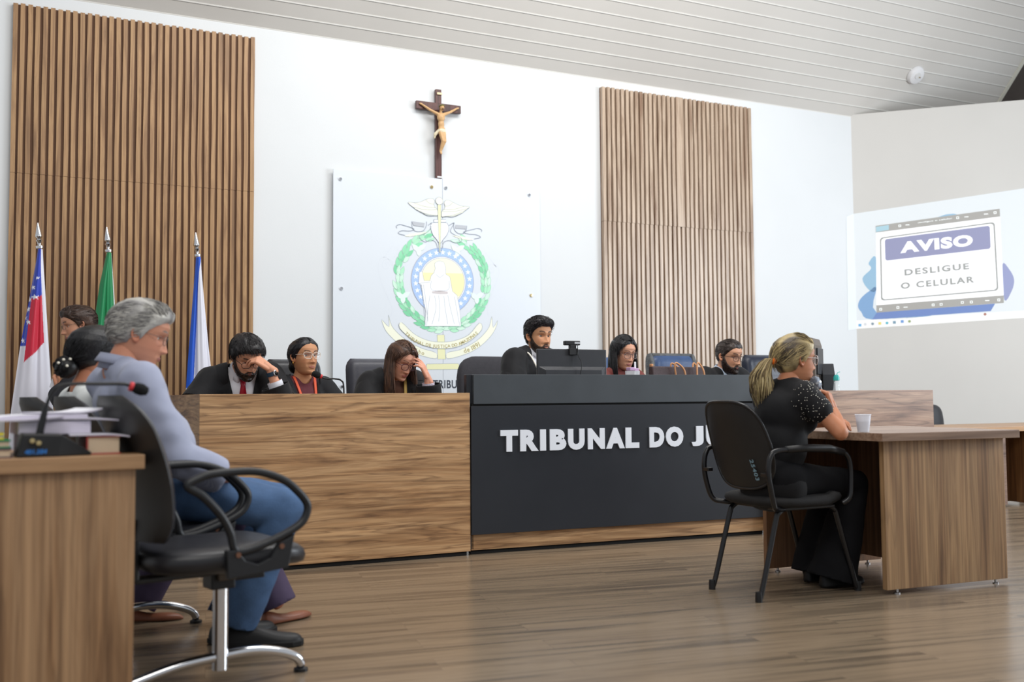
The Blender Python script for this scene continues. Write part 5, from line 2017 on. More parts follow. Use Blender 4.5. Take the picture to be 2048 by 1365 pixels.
MB().box(-0.16, 0.13, -0.08, 0.09, 0.0, 0.213).build('sheets', M_paper, g, bevel=0.002)
MB().box(-0.02, 0.07, -0.081, 0.05, 0.2135, 0.219).build('green_card', mat('green_card', (64, 120, 92), 0.6, var=0.3, vscale=60), g)

# handbag and snack cups on the black centre
g = empty('handbag', (4.02, 5.76, 0.825), R(-3), 'dark brown handbag with tan handles standing on the black bench', 'handbag')
M_bag = mat('dark_brown_canvas', (66, 52, 54), 0.6, var=0.15, vscale=30, bump=0.15, bscale=120)
MB().add([(-0.205, -0.06, 0), (0.205, -0.06, 0), (0.205, 0.06, 0), (-0.205, 0.06, 0), (-0.212, -0.02, 0.30), (0.212, -0.02, 0.296), (0.212, 0.03, 0.296), (-0.212, 0.03, 0.30)],
         [(3, 2, 1, 0), (0, 1, 5, 4), (1, 2, 6, 5), (2, 3, 7, 6), (3, 0, 4, 7), (4, 5, 6, 7)]).build('body', M_bag, g, bevel=0.008)
M_tan = mat('tan_leather', (192, 138, 96), 0.5, var=0.1, vscale=30)
for x, y in ((-0.02, -0.045), (0.0, 0.04)):
    pts = spline([(x - .012, y, 0.19), (x - 0.03, y - .004, 0.305), (x - 0.01, y - .01, 0.318), (x + 0.03, y - .03, 0.27), (x + 0.05, y - .03, 0.16), (x + .09, y - .03, .12), (x + .13, y - .03, 0.16), (x + 0.145, y - .012, 0.30), (x + 0.16, y - .01, 0.322), (x + .185, y - .03, .27), (x + .19, y - .04, .19)], 5)
    MB().tube(pts, 0.0065, 8).build('handle', M_tan, g, smooth=True)
MB().box(-0.212, -0.195, -0.01, 0.02, 0.296, 0.316).build('zip_tab', M_tan, g, bevel=0.004)
g = empty('snack_tub', (3.59, 5.66, 0.825), 0, 'clear plastic tub with a mauve lid and a white spoon, beside the monitor', 'container')
MB().lathe([(0.0, 0.0), (0.04, 0.0), (0.05, 0.265), (0.048, 0.265), (0.038, 0.004), (0.0, 0.004)], seg=28).build('tub', mat('clear_tub', (236, 240, 244), 0.1, alpha=0.35), g, smooth=True, auto=50)
MB().lathe([(0.0, 0.0), (0.035, 0.0), (0.042, 0.22), (0.0, 0.22)], c=(0, 0, 0.006), seg=24).build('contents', mat('pale_contents', (214, 206, 200), 0.6, var=0.3, vscale=60), g, smooth=True, auto=50)
MB().box(-0.038, 0.0, -0.03, 0.02, 0.266, 0.288).box(0.004, 0.04, -0.02, 0.03, 0.262, 0.282).build('lid', mat('mauve_plastic', (186, 150, 186), 0.45), g, bevel=0.004)
MB().box(0.012, 0.026, -0.006, 0.0, 0.2, 0.325).build('spoon', M_white, g, bevel=0.002)

# ------------------------------------------------------------------ flags
def flag(x, label, lx, rx, color_fn, seed, ztop=2.0, zbot=0.86, top=2.18):
    """lx, rx: edge offsets from the pole top as functions of t = 0 (top) .. 1 (zbot)"""
    g = empty('flag_on_pole', (x, 7.75, 0), 0, label, 'flag')
    sl = 0.082
    base = (sl * 2.0, 0, 0)
    MB().cyl((sl * 2.0, 0, 0.06), (0, 0, 2.0), 0.0125, 14).build('pole', M_pole, g, smooth=True, auto=40)
    M = Matrix.Translation((0, 0, 1.99)) @ Matrix.Rotation(R(-4.7), 4, 'Y')
    MB().lathe([(0.013, 0.0), (0.024, 0.008), (0.026, 0.024), (0.012, 0.036), (0.013, 0.05), (0.022, 0.066), (0.012, 0.076), (0.024, 0.092), (0.022, 0.105), (0.004, 0.19), (0.0, 0.192)], seg=16, M=M).build('spear_finial', M_chrome, g, smooth=True, auto=30)
    MB().lathe([(0.0, 0.0), (0.14, 0.0), (0.14, 0.012), (0.05, 0.03), (0.02, 0.09), (0.0, 0.09)], c=base, seg=24).build('base', M_steel, g, smooth=True, auto=40)
    nu, nv = 120, 200
    V = np.zeros((nv + 1, nu + 1, 3))
    C = np.zeros((nv + 1, nu + 1, 3))
    zend = 0.55
    tmax = (ztop - zend) / (ztop - zbot)
    for j in range(nv + 1):
        t = tmax * j / nv
        L, R_ = lx(t), rx(t)
        for i in range(nu + 1):
            u = i / nu
            X = L + (R_ - L) * u
            fold = math.sin(u * 11 + seed + t * .8) * .6 + math.sin(u * 23 + seed * 2) * .25
            Y = -0.035 - 0.03 * math.sin(PI * u) + fold * 0.02 * min(1, t * 2 + .15) * (1 - .6 * abs(2 * u - 1) ** 4)
            V[j, i] = (X + math.cos(u * 11 + seed) * .004, Y, ztop - .012 - (ztop - zbot) * t)
            C[j, i] = lin(color_fn(u, t, X))[:3]
    F = [(j * (nu + 1) + i, j * (nu + 1) + i + 1, (j + 1) * (nu + 1) + i + 1, (j + 1) * (nu + 1) + i) for j in range(nv) for i in range(nu)]
    link_mesh('cloth', V.reshape(-1, 3), F, mat('flag_satin', (220, 220, 230), .42, attr=True, sheen=.3), g, col=C.reshape(-1, 3), solid=.002)
    return g


M_pole = mat('polished_pole', (226, 228, 232), 0.2, 0.85)
WH, BL, RD, GR = (222, 222, 234), (30, 58, 176), (196, 24, 56), (0, 128, 74)


def in_star(x, z, c, r, rot=0.2):
    dx, dz = x - c[0], z - c[1]
    d = math.hypot(dx, dz)
    if d > r:
        return False
    a = (math.atan2(dx, dz) + rot) % (2 * PI / 5)
    a = abs(a - PI / 5)
    # distance to the star edge between tip (r) and notch (.42 r)
    r1, r2 = .42 * r, r
    a2 = PI / 5
    # line between (angle 0, r1) and (angle a2, r2)
    xx = r1 * r2 * math.sin(a2) / (r2 * math.sin(a2 - a) + r1 * math.sin(a) + 1e-9)
    return d < xx


_px = lambda tbl: (lambda t: float(np.interp(t, [k for k, _ in tbl], [v for _, v in tbl])))
s1_l = _px([(0, -.012), (.2, -.045), (.35, -.07), (.6, -.115), (1, -.165), (1.5, -.2)])
s1_r = _px([(0, .016), (1.0, .10), (1.5, .14)])
stars1 = [((-.035 + dx, z), .021) for dx, z in ((.0, 1.715), (.012, 1.645), (-.022, 1.63), (-.03, 1.56), (-.055, 1.50), (-.025, 1.47), (-.06, 1.34))] + [((-.012, 1.78), .012)]


def col_flag1(u, t, X):
    z = 1.988 - 1.14 * t
    for c, r in stars1:
        if in_star(X, z, c, r):
            return (232, 234, 246)
    re = -.045 - .1 * (t - .33)
    r_r = .0 + .075 * max(0, t - .1)
    if X > r_r + .012 - .01 * t:
        return WH
    if t > .31 - .04 * (X + .04) / .1 and X > re and t < .71 - 1.0 * (X + .09):
        return RD
    if t < .60 and (t < .32 or X < re):
        return BL
    return WH


flag(0.0, 'blue, red and white starred flag, leftmost of the three flags', s1_l, s1_r, col_flag1, 0.4)
flag(0.452, 'green flag behind the grey-haired man, middle of the three flags', _px([(0, -.012), (.2, -.055), (.45, -.09), (1, -.14), (1.5, -.17)]), _px([(0, .014), (1, .10), (1.5, .14)]),
     lambda u, t, X: GR if u < .93 else (205, 214, 216), 2.1)
flag(1.075, 'blue and white flag nearest the emblem panel, rightmost of the three flags', _px([(0, -.012), (.3, -.035), (.7, -.065), (1, -.085), (1.5, -.11)]), _px([(0, .018), (.25, .045), (.6, .085), (1, .14), (1.5, .17)]),
     lambda u, t, X: ((18, 84, 200) if X < .012 - .05 * t and t < .86 - 2 * (X + .03) * 0 else WH), 4.0)

# ------------------------------------------------------------------ projected picture on the right wall
g = empty('projected_screen', (7.9, 8.0, 1.6), 0, 'projected warning notice on the right-hand wall', 'projected image')


def swall(p, d=0.002):
    q = CORNER + WD * p[0] + WN * d
    return (q.x - 7.9, q.y - 8.0, p[1] - 1.6)


def glow(name, c, e):
    return mat('projection_' + name, c, 0.8, emit=e)


def patch(name, poly, layer, material, smooth=0):
    pts = poly if not smooth else [(p.x, p.z) for p in spline([(a, 0, b) for a, b in poly], smooth, True)]
    bm = bmesh.new()
    vs = [bm.verts.new(swall(p, .0015 + .0006 * layer)) for p in pts]
    bm.faces.new(vs)
    bm.normal_update()
    bmesh.ops.triangulate(bm, faces=bm.faces)
    bm.verts.index_update()
    mb = MB().add([tuple(v.co) for v in bm.verts], [tuple(v.index for v in f.verts) for f in bm.faces])
    bm.free()
    return mb.build(name, material, g)


def bil(q, u, v):
    """quad order: TL TR BR BL"""
    t = [q[0][i] * (1 - u) + q[1][i] * u for i in (0, 1)]
    b_ = [q[3][i] * (1 - u) + q[2][i] * u for i in (0, 1)]
    return [b_[i] * (1 - v) + t[i] * v for i in (0, 1)]


EB = 0.22
bgq = SCR['bg']
ext = 2.25 / bgq[1][0]
bg = [(0, bgq[0][1]), (2.25, bgq[0][1] + (bgq[1][1] - bgq[0][1]) * ext), (2.25, bgq[3][1] + (bgq[2][1] - bgq[3][1]) * ext), (0, bgq[3][1])]
patch('desktop_background', bg, 0, glow('background', (212, 217, 220), EB))
# the picture wraps a little onto the back wall
MB().add([(-0.125, -0.002, 0.0), (-0.0, -0.002, bg[3][1] - 1.6), (-0.0, -0.002, bg[0][1] - 1.6), (-0.105, -0.002, 1.225)], [(0, 1, 2, 3)]).build('background_overlap', MATS['projection_background'], g)
tq = SCR['task']
tk = [(0, bg[3][1] + (tq[0][1] - tq[3][1])), (2.25, bg[2][1] + .07), bg[2], bg[3]]
patch('taskbar', tk, 1, glow('taskbar', (228, 228, 226), EB * 1.2))
patch('blue_petal', SCR['bl1'], 1, glow('petal', (150, 184, 208), .1), 4)
patch('blue_petal', SCR['bl2'], 1, glow('petal_mid', (130, 164, 202), .1), 4)
patch('blue_petal', SCR['bl3'], 2, glow('petal_deep', (116, 138, 190), .1))
patch('blue_petal', SCR['bl4'], 1, glow('petal_violet', (150, 156, 192), .1), 4)
patch('blue_petal', SCR['bl5'], 1, MATS['projection_petal'])
GREY = glow('grey', (164, 162, 158), .14)
patch('title_bar', SCR['tb'], 3, GREY)
patch('button', SCR['btn'], 4, glow('button', (168, 200, 212), .12))
patch('notice_sheet', SCR['body'], 3, glow('sheet', (232, 232, 234), .42))
patch('tool_bar', SCR['bb'], 3, GREY)
fq = SCR['fr']
mb = MB()
rr = []
for u, v, a0 in ((.97, .955, 0), (.03, .955, 90), (.03, .045, 180), (.97, .045, 270)):
    for k in range(6):
        a = R(a0 + 18 * k)
        rr.append((u + .03 * math.cos(a), v + .045 * math.sin(a)))
n = len(rr)
vs = [swall(bil(fq, .5 + (u - .5) * k, .5 + (v - .5) * k2), .0042) for k, k2 in ((1, 1), (.976, .964)) for u, v in rr]
mb.add(vs, [(i, (i + 1) % n, n + (i + 1) % n, n + i) for i in range(n) if not (rr[i][1] < .02 and .83 < rr[i][0] < .965)])
mb.build('notice_border', glow('border', (158, 160, 158), .12), g)
hq = SCR['hd']
patch('notice_header', [bil(hq, u, v) for u, v in [(.985, 1), (.015, 1), (0, .93), (0, .07), (.015, 0), (.985, 0), (1, .07), (1, .93)]], 4, glow('header', (146, 148, 178), .14))


def warp_text(name, body, quad, layer, material, bold=0.02, sp=1.0):
    o = text_obj('t', body, 1.0, material, None, extrude=0, bold=bold, spacing=sp)
    vs = np.array([v.co[:2] for v in o.data.vertices])
    lo, hi = vs.min(0), vs.max(0)
    uv = (vs - lo) / (hi - lo)
    # quad order in the trace: BL BR TR TL
    q = [quad[3], quad[2], quad[1], quad[0]]
    mb = MB().add([swall(bil(q, u, v), .0015 + .0006 * layer) for u, v in uv], [tuple(f.vertices) for f in o.data.polygons])
    bpy.data.objects.remove(o)
    return mb.build(name, material, g)


warp_text('lettering', 'AVISO', SCR['av'], 6, MATS['projection_sheet'], .055, 1.12)
warp_text('lettering', 'DESLIGUE', SCR['de'], 6, MATS['projection_border'], .03, 1.25)
warp_text('lettering', 'O CELULAR', SCR['ce'], 6, MATS['projection_border'], .03, 1.25)
WHT = glow('icon_white', (236, 240, 240), .4)
warp_text('file_name', 'desligue o celular', SCR['ti'], 5, WHT, .012)
for k, (c, colr) in enumerate(zip(SCR['ic'], ((110, 170, 214), (206, 208, 212), (130, 146, 160), (222, 206, 120), (96, 178, 196), (120, 150, 170), (110, 150, 206), (150, 164, 120), (168, 120, 110)))):
    r = .014
    patch('taskbar_icon', [(c[0] + r * a, c[1] + r * b) for a, b in ((-1, -1), (1, -1), (1, 1), (-1, 1))] if k not in (1, 2, 4, 7, 8) else [(c[0] + r * math.cos(a), c[1] + r * math.sin(a)) for a in [2 * PI * i / 14 for i in range(14)]],
          3, glow('icon%d' % k, colr, .15))
for k, c in enumerate(SCR['sy']):
    if k in (1, 3, 4, 8, 13):
        patch('tool_icon', [(c[0] - .02, c[1] - .004), (c[0] + .02, c[1] - .004), (c[0] + .02, c[1] + .004), (c[0] - .02, c[1] + .004)], 5, WHT)
    else:
        r = .013
        mb = MB()
        q = [(c[0] + r * a, c[1] + r * b) for a, b in ((-1, -1), (1, -1), (1, 1), (-1, 1))]
        q2 = [(c[0] + r * .55 * a, c[1] + r * .55 * b) for a, b in ((-1, -1), (1, -1), (1, 1), (-1, 1))]
        mb.add([swall(p, .0045) for p in q + q2], [(i, (i + 1) % 4, 4 + (i + 1) % 4, 4 + i) for i in range(4)])
        mb.build('tool_icon', WHT, g)

# ------------------------------------------------------------------ front table at the left, with papers, books and a microphone
TT = 0.765
TR = R(5.2)
g = empty('front_table', (0.282, 3.035, 0), TR, 'walnut table with papers, cut off by the left edge of the photo', 'table')
MB().box(-1.5, 0.0, 0.0, 0.55, TT - 0.041, TT).build('tabletop', M_ltop, g, bevel=0.002)
MB().box(-1.46, -0.022, 0.018, 0.043, 0.012, TT - 0.041).build('front_panel', M_ltable, g, bevel=0.0015)
MB().box(-0.9, -0.875, 0.043, 0.52, 0.012, TT - 0.041).build('inner_panel', M_ltable, g)


def tt(x, y, z=0.0):
    """point on the front table, metres from its near right corner"""
    return (0.282 + x * math.cos(TR) - y * math.sin(TR), 3.035 + x * math.sin(TR) + y * math.cos(TR), TT + z)


# microphone console
g = empty('microphone_console', tt(-0.278, 0.035), TR, 'black microphone console with a long gooseneck on the front table', 'microphone')
MB().add([(-0.05, 0, 0), (0.055, 0, 0), (0.145, 0.03, 0.008), (0.145, 0.10, 0.008), (0.055, 0.11, 0), (-0.05, 0.11, 0),
          (-0.036, 0.008, 0.066), (0.064, 0.006, 0.062), (0.064, 0.10, 0.062), (-0.036, 0.10, 0.066), (0.145, 0.03, 0.0), (0.145, 0.10, 0.0)],
         [(0, 1, 7, 6), (1, 10, 2, 7), (2, 3, 8, 7), (3, 11, 4, 8), (4, 5, 9, 8), (5, 0, 6, 9), (6, 7, 8, 9), (0, 5, 4, 11, 10, 1), (2, 10, 11, 3)]
         ).build('housing', M_black, g, bevel=0.004)
text_obj('stock_number', '401.584', 0.017, mat('blue_marker', (38, 112, 190), .6), g, extrude=0.0003, bold=0.0006, M=frame(-0.030, -0.0012, 0.010, (1, 0, 0), (0.16, .12, 1)))
for x in (-0.012, 0.004):
    MB().lathe([(0.0, -0.012), (0.0065, -0.011), (0.0075, -0.004), (0.0065, 0.006)], c=(x, 0.0, 0.046 - (x + .012) * .4), seg=16, axis='y').build('cable_socket', M_brass, g, smooth=True, auto=40)
neck = spline([(0.012, 0.06, 0.06), (0.024, 0.06, 0.12), (0.036, 0.06, 0.165), (0.058, 0.06, 0.195), (0.095, 0.06, 0.203), (0.17, 0.06, 0.203), (0.232, 0.06, 0.203), (0.252, 0.06, 0.197)], 8)
MB().tube(neck, 0.0052, 10).build('gooseneck', M_blackmetal, g, smooth=True)
MB().tube([(0.011, 0.06, 0.058), (0.019, 0.06, 0.10), (0.0265, 0.06, 0.138)], [0.0105, 0.010, 0.0075], 14).build('stem', M_blackmetal, g, smooth=True, auto=40)
M = Matrix.Translation((0.258, 0.06, 0.194)) @ Vector((0, 0, 1)).rotation_difference(Vector((1, 0, -0.32)).normalized()).to_matrix().to_4x4()
MB().lathe([(0.0, -0.002), (0.012, 0.0), (0.017, 0.012), (0.018, 0.028), (0.012, 0.044), (0.0, 0.048)], seg=20, M=M).build('foam_head', M_blacksoft, g, smooth=True)
MB().lathe([(0.007, -0.010), (0.0135, -0.009), (0.0145, 0.001), (0.009, 0.003), (0.007, -0.010)], seg=20, M=M).build('light_ring', MATS['red_ring'], g, smooth=True)


def book(name, x, y, z, w, d, h, rz, cover, label, cat='book', group=None, edge=None):
    g = empty(name, tt(x, y, z), TR + R(rz), label, cat, group)
    MB().box(-w / 2 + .004, w / 2 - .004, -d / 2 + .003, d / 2 - .003, 0.004, h - 0.004).build('pages', edge or mat('cream_pages', (206, 186, 160), .8, var=.08, vscale=60, stretch=(1, 1, 25)), g)
    MB().box(-w / 2, w / 2, -d / 2, d / 2, 0, 0.004).box(-w / 2, w / 2, -d / 2, d / 2, h - 0.004, h).box(-w / 2, -w / 2 + .004, -d / 2, d / 2, 0.004, h - .004).build('cover', cover, g)
    return g


def sheets(name, x, y, z, w, d, h, rz, label, curl=(0, 0), group=None, bend=0.0):
    """bundle of paper with a lifted corner"""
    g = empty(name, tt(x, y, z), TR + R(rz), label, 'papers', group)
    nx, ny = 14, 8
    vs, fs = [], []
    for k in (0, 1):
        for j in range(ny + 1):
            for i in range(nx + 1):
                u, v = i / nx, j / ny
                lift = curl[0] * max(0, u - .55) ** 2 * 4 + curl[1] * max(0, .45 - u) ** 2 * 4 + bend * math.sin(PI * u)
                vs.append(((u - .5) * w, (v - .5) * d, lift + (h if k else 0)))
    n_ = (nx + 1) * (ny + 1)
    for k in (0, 1):
        for j in range(ny):
            for i in range(nx):
                a = k * n_ + j * (nx + 1) + i
                fs.append((a, a + 1, a + nx + 2, a + nx + 1))
    for i in range(nx):
        for j in (0, ny):
            a = j * (nx + 1) + i
            fs.append((a, a + 1, n_ + a + 1, n_ + a))
    for j in range(ny):
        for i in (0, nx):
            a = j * (nx + 1) + i
            fs.append((a, a + nx + 1, n_ + a + nx + 1, n_ + a))
    mb = MB().add(vs, fs)
    mb.mi = [0 if abs(vs[f[0]][2] - vs[f[2]][2]) < 1e-9 or len(f) == 4 and i < 2 * nx * ny else 1 for i, f in enumerate(mb.f)]
    mb.build('bundle', [M_paper, M_paperedge], g)
    return g


M_redcover = mat('red_book_cover', (168, 62, 58), .5, var=.05)
M_dkcover = mat('dark_plum_cover', (92, 72, 84), .6, var=.08)
M_green = mat('green_cover', (22, 128, 84), .5, var=.08)
M_yellow = mat('yellow_cover', (238, 218, 44), .5)
book('book', -0.098, 0.17, 0.0, 0.092, 0.17, 0.053, 0, M_redcover, 'thick book with a red cover and cream pages, at the table corner')
book('book', -0.235, 0.27, 0.0, 0.14, 0.22, 0.058, 3, M_dkcover, 'plum-coloured book under the white paper stack, behind the microphone console')
book('book', -0.385, 0.13, 0.0, 0.10, 0.16, 0.026, -2, M_dkcover, 'dark book at the bottom of the pile at the left edge of the photo')
book('book', -0.395, 0.14, 0.027, 0.105, 0.16, 0.022, 2, M_green, 'green book in the pile at the left edge of the photo')
book('book', -0.395, 0.15, 0.050, 0.085, 0.14, 0.016, -3, M_yellow, 'yellow notebook on top of the pile at the left edge of the photo')
sheets('paper_sheet', -0.105, 0.18, 0.0545, 0.16, 0.20, 0.004, -2, 'white papers curling off the red-covered book', curl=(-.008, 0))
sheets('paper_stack', -0.225, 0.25, 0.060, 0.19, 0.22, 0.036, 2, 'thick block of white papers on the plum-coloured book', group=None)
sheets('paper_sheet', -0.165, 0.24, 0.098, 0.28, 0.21, 0.004, -4, 'loose sheets sticking out to the right over the thick block of papers', curl=(-.006, -.012), bend=.003)
sheets('paper_stack', -0.27, 0.25, 0.104, 0.26, 0.21, 0.012, 4, 'fanned bundle of papers on top of the paper stack', curl=(0, -.012))
sheets('paper_sheet', -0.36, 0.22, 0.098, 0.30, 0.21, 0.005, 6, 'papers sloping down to the left edge of the photo', curl=(.012, -.045))
sheets('paper_sheet', -0.19, 0.27, 0.118, 0.16, 0.21, 0.004, 14, 'topmost sheet lying slanted on the bundle of papers', curl=(.014, 0))

# ------------------------------------------------------------------ three-seat beam chair
g = empty('beam_chair', (0.545, 3.342, 0), R(13), 'black three-seat beam chair with chrome legs, under the grey-haired man', 'chair')
M_vinyl = mat('black_vinyl', (38, 38, 42), 0.38, var=0.1, vscale=10, bump=0.06, bscale=120)
M_shell = mat('black_plastic_shell', (46, 45, 45), 0.45, var=0.08, vscale=8)
M_loop = mat('black_rubberised_arm', (30, 31, 34), 0.4)
loop = [(-.207, .668), (-.17, .690), (-.12, .700), (0, .700), (.09, .672), (.145, .63), (.178, .585), (.165, .54), (.12, .51), (.035, .478), (-.035, .462), (-.062, .472), (-.075, .52), (-.105, .575), (-.16, .635)]
for yc in (-0.03, 0.475, 0.98):
    # cushion: rounded plan, waterfall front edge
    n1, n2 = 40, 10
    vs, fs = [], []
    for i in range(n2 + 1):
        t = -PI / 2 + PI * i / n2
        for k in range(n1):
            a = 2 * PI * k / n1
            e = .55
            px = math.copysign(abs(math.cos(a)) ** e, math.cos(a))
            py = math.copysign(abs(math.sin(a)) ** e, math.sin(a))
            rr_ = abs(math.cos(t)) ** .45
            x = -0.025 + .255 * px * rr_
            y = yc + .218 * py * rr_
            z = .432 + .045 * math.copysign(abs(math.sin(t)) ** .7, math.sin(t))
            z += .008 * (abs(y - yc) / .235) ** 2 - .022 * max(0, (x - .1) / .13) ** 2 - .012 * math.exp(-((x + .05) / .12) ** 2 - ((y - yc) / .14) ** 2)
            vs.append((x, y, z))
    for i in range(n2):
        for k in range(n1):
            k2 = (k + 1) % n1
            fs.append((i * n1 + k, i * n1 + k2, (i + 1) * n1 + k2, (i + 1) * n1 + k))
    MB().add(vs, fs).build('seat', M_vinyl, g, smooth=True)
    # backrest: cushioned front, plastic shell behind, lumbar curve
    fr_v, sh_v, f1, f2 = [], [], [], []
    nz, ny = 18, 16
    for j in range(nz + 1):
        t = j / nz
        z = .50 + .435 * t
        xc = -.285 - .02 * math.sin(t * PI) * 0 + .03 * math.sin(t * PI * .9) - .115 * t ** 1.5
        hw = .225 * (1 - .55 * max(0, (t - .72) / .28) ** 2.6) * (1 - .25 * max(0, (.2 - t) / .2) ** 2)
        for i in range(ny + 1):
            u = -1 + 2 * i / ny
            ed = (1 - abs(u) ** 5) * (1 - max(0, (t - .9) / .1) ** 2)
            wrap = .03 * u * u
            fr_v.append((xc + wrap + .045 * ed + .004, yc + hw * u, z))
            sh_v.append((xc + wrap - .012 * ed, yc + hw * u * 1.01, z))
    for j in range(nz):
        for i in range(ny):
            a = j * (ny + 1) + i
            f1.append((a, a + 1, a + ny + 2, a + ny + 1))
    n_ = len(fr_v)
    rim = []
    bl = [i for i in range(ny + 1)] + [j * (ny + 1) + ny for j in range(1, nz + 1)] + [nz * (ny + 1) + i for i in range(ny - 1, -1, -1)] + [j * (ny + 1) for j in range(nz - 1, 0, -1)]
    for q in range(len(bl)):
        a, b_ = bl[q], bl[(q + 1) % len(bl)]
        rim.append((a, b_, n_ + b_, n_ + a))
    mb = MB().add(fr_v + sh_v, f1 + [tuple(i + n_ for i in f) for f in f1] + rim)
    mb.mi = [0] * len(f1) + [1] * len(f1) + [0] * len(rim)
    bo = mb.build('backrest', [M_vinyl, M_shell], g, smooth=True, auto=70)
    MB().box(-.302, -.278, yc - .03, yc + .03, .37, .56).box(-.29, -.05, yc - .03, yc + .03, .365, .383).build('back_bracket', M_blackmetal, g, bevel=.004)
    for ya in (yc - .225, yc + .225):
        MB().tube(spline([(x, ya, z) for x, z in loop], 6, closed=True), .0125, 10, closed=True).build('arm_loop', M_loop, g, smooth=True)
        mb = MB().prism([(-.085, .385), (.11, .40), (.13, .50), (.08, .478), (.05, .435), (.01, .42), (-.03, .435), (-.06, .47), (-.09, .47)], -.012, .012,
                        M=Matrix.Translation((0, ya, 0)) @ Matrix.Rotation(R(90), 4, 'X'))
        mb.build('arm_bracket', M_loop, g, bevel=.003)
    for bx, bz in ((-.055, .455), (.085, .468)):
        MB().cyl((bx, yc - .242, bz), (bx, yc - .236, bz), .008).build('bolt', mat('copper_bolt', (120, 84, 66), .5, .5), g)
MB().box(-.03, .03, -.06, 1.02, .345, .395).build('beam', mat('brown_steel_beam', (84, 74, 64), .45, .4), g, bevel=.004)
for yp in (0.0, 0.95):
    MB().cyl((0, yp, .055), (0, yp, .325), .0245, 24).build('post', M_chrome, g, smooth=True, auto=40)
    MB().box(-.045, .035, yp - .04, yp + .04, .315, .40).box(.035, .14, yp - .03, yp + .03, .335, .395).build('post_housing', M_black, g, bevel=.005)
    MB().tube(spline([(-.40, yp, .018), (-.33, yp, .042), (-.25, yp, .064), (-.13, yp, .088), (0, yp, .096), (.11, yp, .096), (.20, yp, .078), (.265, yp, .05), (.285, yp, .022)], 6), .0165, 12).build('arched_foot', M_chrome, g, smooth=True, auto=50)
    for xx in (-.40, .285):
        MB().lathe([(0.0, 0.0), (.024, 0.0), (.024, .010), (.012, .014), (.012, .024)], c=(xx, yp, 0), seg=16).build('foot_pad', M_black, g, smooth=True, auto=40)

# ------------------------------------------------------------------ witness chair
g = empty('witness_chair', (3.205, 3.752, 0), R(0), 'black four-legged armchair under the woman with the ponytail', 'chair')
M_wfab = mat('black_worn_fabric', (27, 26, 27), .8, var=.15, vscale=30, bump=.15, bscale=150)
M_wshell = mat('dark_chair_shell', (32, 31, 31), .5, var=.1, vscale=20)
n1, n2 = 36, 10
vs, fs = [], []
for i in range(n2 + 1):
    t = -PI / 2 + PI * i / n2
    for k in range(n1):
        a = 2 * PI * k / n1
        px = math.copysign(abs(math.cos(a)) ** .6, math.cos(a))
        py = math.copysign(abs(math.sin(a)) ** .6, math.sin(a))
        rr_ = abs(math.cos(t)) ** .5
        vs.append((.0 + .235 * px * rr_, .235 * py * rr_, .435 + .035 * math.copysign(abs(math.sin(t)) ** .7, math.sin(t)) + .012 * (px * rr_ > .5)))
for i in range(n2):
    for k in range(n1):
        k2 = (k + 1) % n1
        fs.append((i * n1 + k, i * n1 + k2, (i + 1) * n1 + k2, (i + 1) * n1 + k))
MB().add(vs, fs).build('seat', M_wfab, g, smooth=True)
# backrest: tall rounded oval, shell side faces the camera
fr_v, sh_v = [], []
na, nr = 48, 6
ctr = Vector((-.290, 0, .685))
ax = Vector((-math.sin(R(16)), 0, math.cos(R(16))))
fnorm = Vector((math.cos(R(16)), 0, math.sin(R(16))))
faces = []
rings = []
for side in (1, -1):
    for i in range(nr + 1):
        r_ = i / nr
        for k in range(na):
            a = 2 * PI * k / na
            ex = .62
            yy = .215 * math.copysign(abs(math.cos(a)) ** ex, math.cos(a)) * r_
            zz = math.copysign(abs(math.sin(a)) ** ex, math.sin(a)) * r_
            zz = zz * (.215 if zz > 0 else .205)
            yy *= 1 - .10 * max(0, zz / .215)
            th = (.026 if side > 0 else .010) * (1 - r_ ** 6)
            p = ctr + ax * zz + fnorm * (side * th + .05 * (yy / .215) ** 2) + Vector((0, yy, 0))
            rings.append(tuple(p))
N_ = (nr + 1) * na
for s_ in (0, 1):
    for i in range(nr):
        for k in range(na):
            k2 = (k + 1) % na
            faces.append((s_ * N_ + i * na + k, s_ * N_ + i * na + k2, s_ * N_ + (i + 1) * na + k2, s_ * N_ + (i + 1) * na + k))
mb = MB().add(rings, faces)
mb.mi = [0] * (nr * na) + [1] * (nr * na)
bk = mb.build('backrest', [M_wfab, M_wshell], g, smooth=True, auto=70)
pts = [Vector(rings[nr * na + k]) for k in range(na)]
MB().tube(pts, .007, 8, closed=True).build('edge_trim', M_blackmetal, g, smooth=True)
o = text_obj('stock_number', '25403', .036, mat('blue_white_marker', (126, 160, 178), .6), g, extrude=.0002, bold=.0008, spacing=1.15,
             M=Matrix.Translation(ctr + fnorm * -.0125 + Vector((0, -.105, 0)) - ax * .06 + fnorm * .012) @ Matrix((Vector((0, -.12, 0)) - ax, Vector((0, -1, 0)) + ax * .12, Vector((-1, 0, 0)))).transposed().to_4x4())
rr_ = .0125
for sd in (1, -1):
    y = sd * .235
    # arm frame: from under the seat up, forward over the arm, down to the front of the seat
    MB().tube(spline([(-.08, sd * .15, .402), (-.19, sd * .19, .408), (-.235, sd * .225, .425), (-.262, y, .50), (-.275, y, .58), (-.262, y, .645), (-.22, y, .672), (-.05, y, .674), (.12, y, .664), (.185, y, .64), (.205, y, .585), (.205, y, .50),
                      (.195, y, .445), (.165, sd * .22, .418)], 6), rr_, 10).build('arm_frame', M_blackmetal, g, smooth=True)
    MB().tube([(-.17, y, .676), (-.05, y, .679), (.08, y, .673), (.165, y, .654)], [.016, .0185, .0185, .016], 10).build('arm_pad', M_black, g, smooth=True)
    MB().box(-.285, -.255, min(sd * .19, y), max(sd * .19, y), .556, .574).build('back_bracket', M_blackmetal, g, bevel=.004)
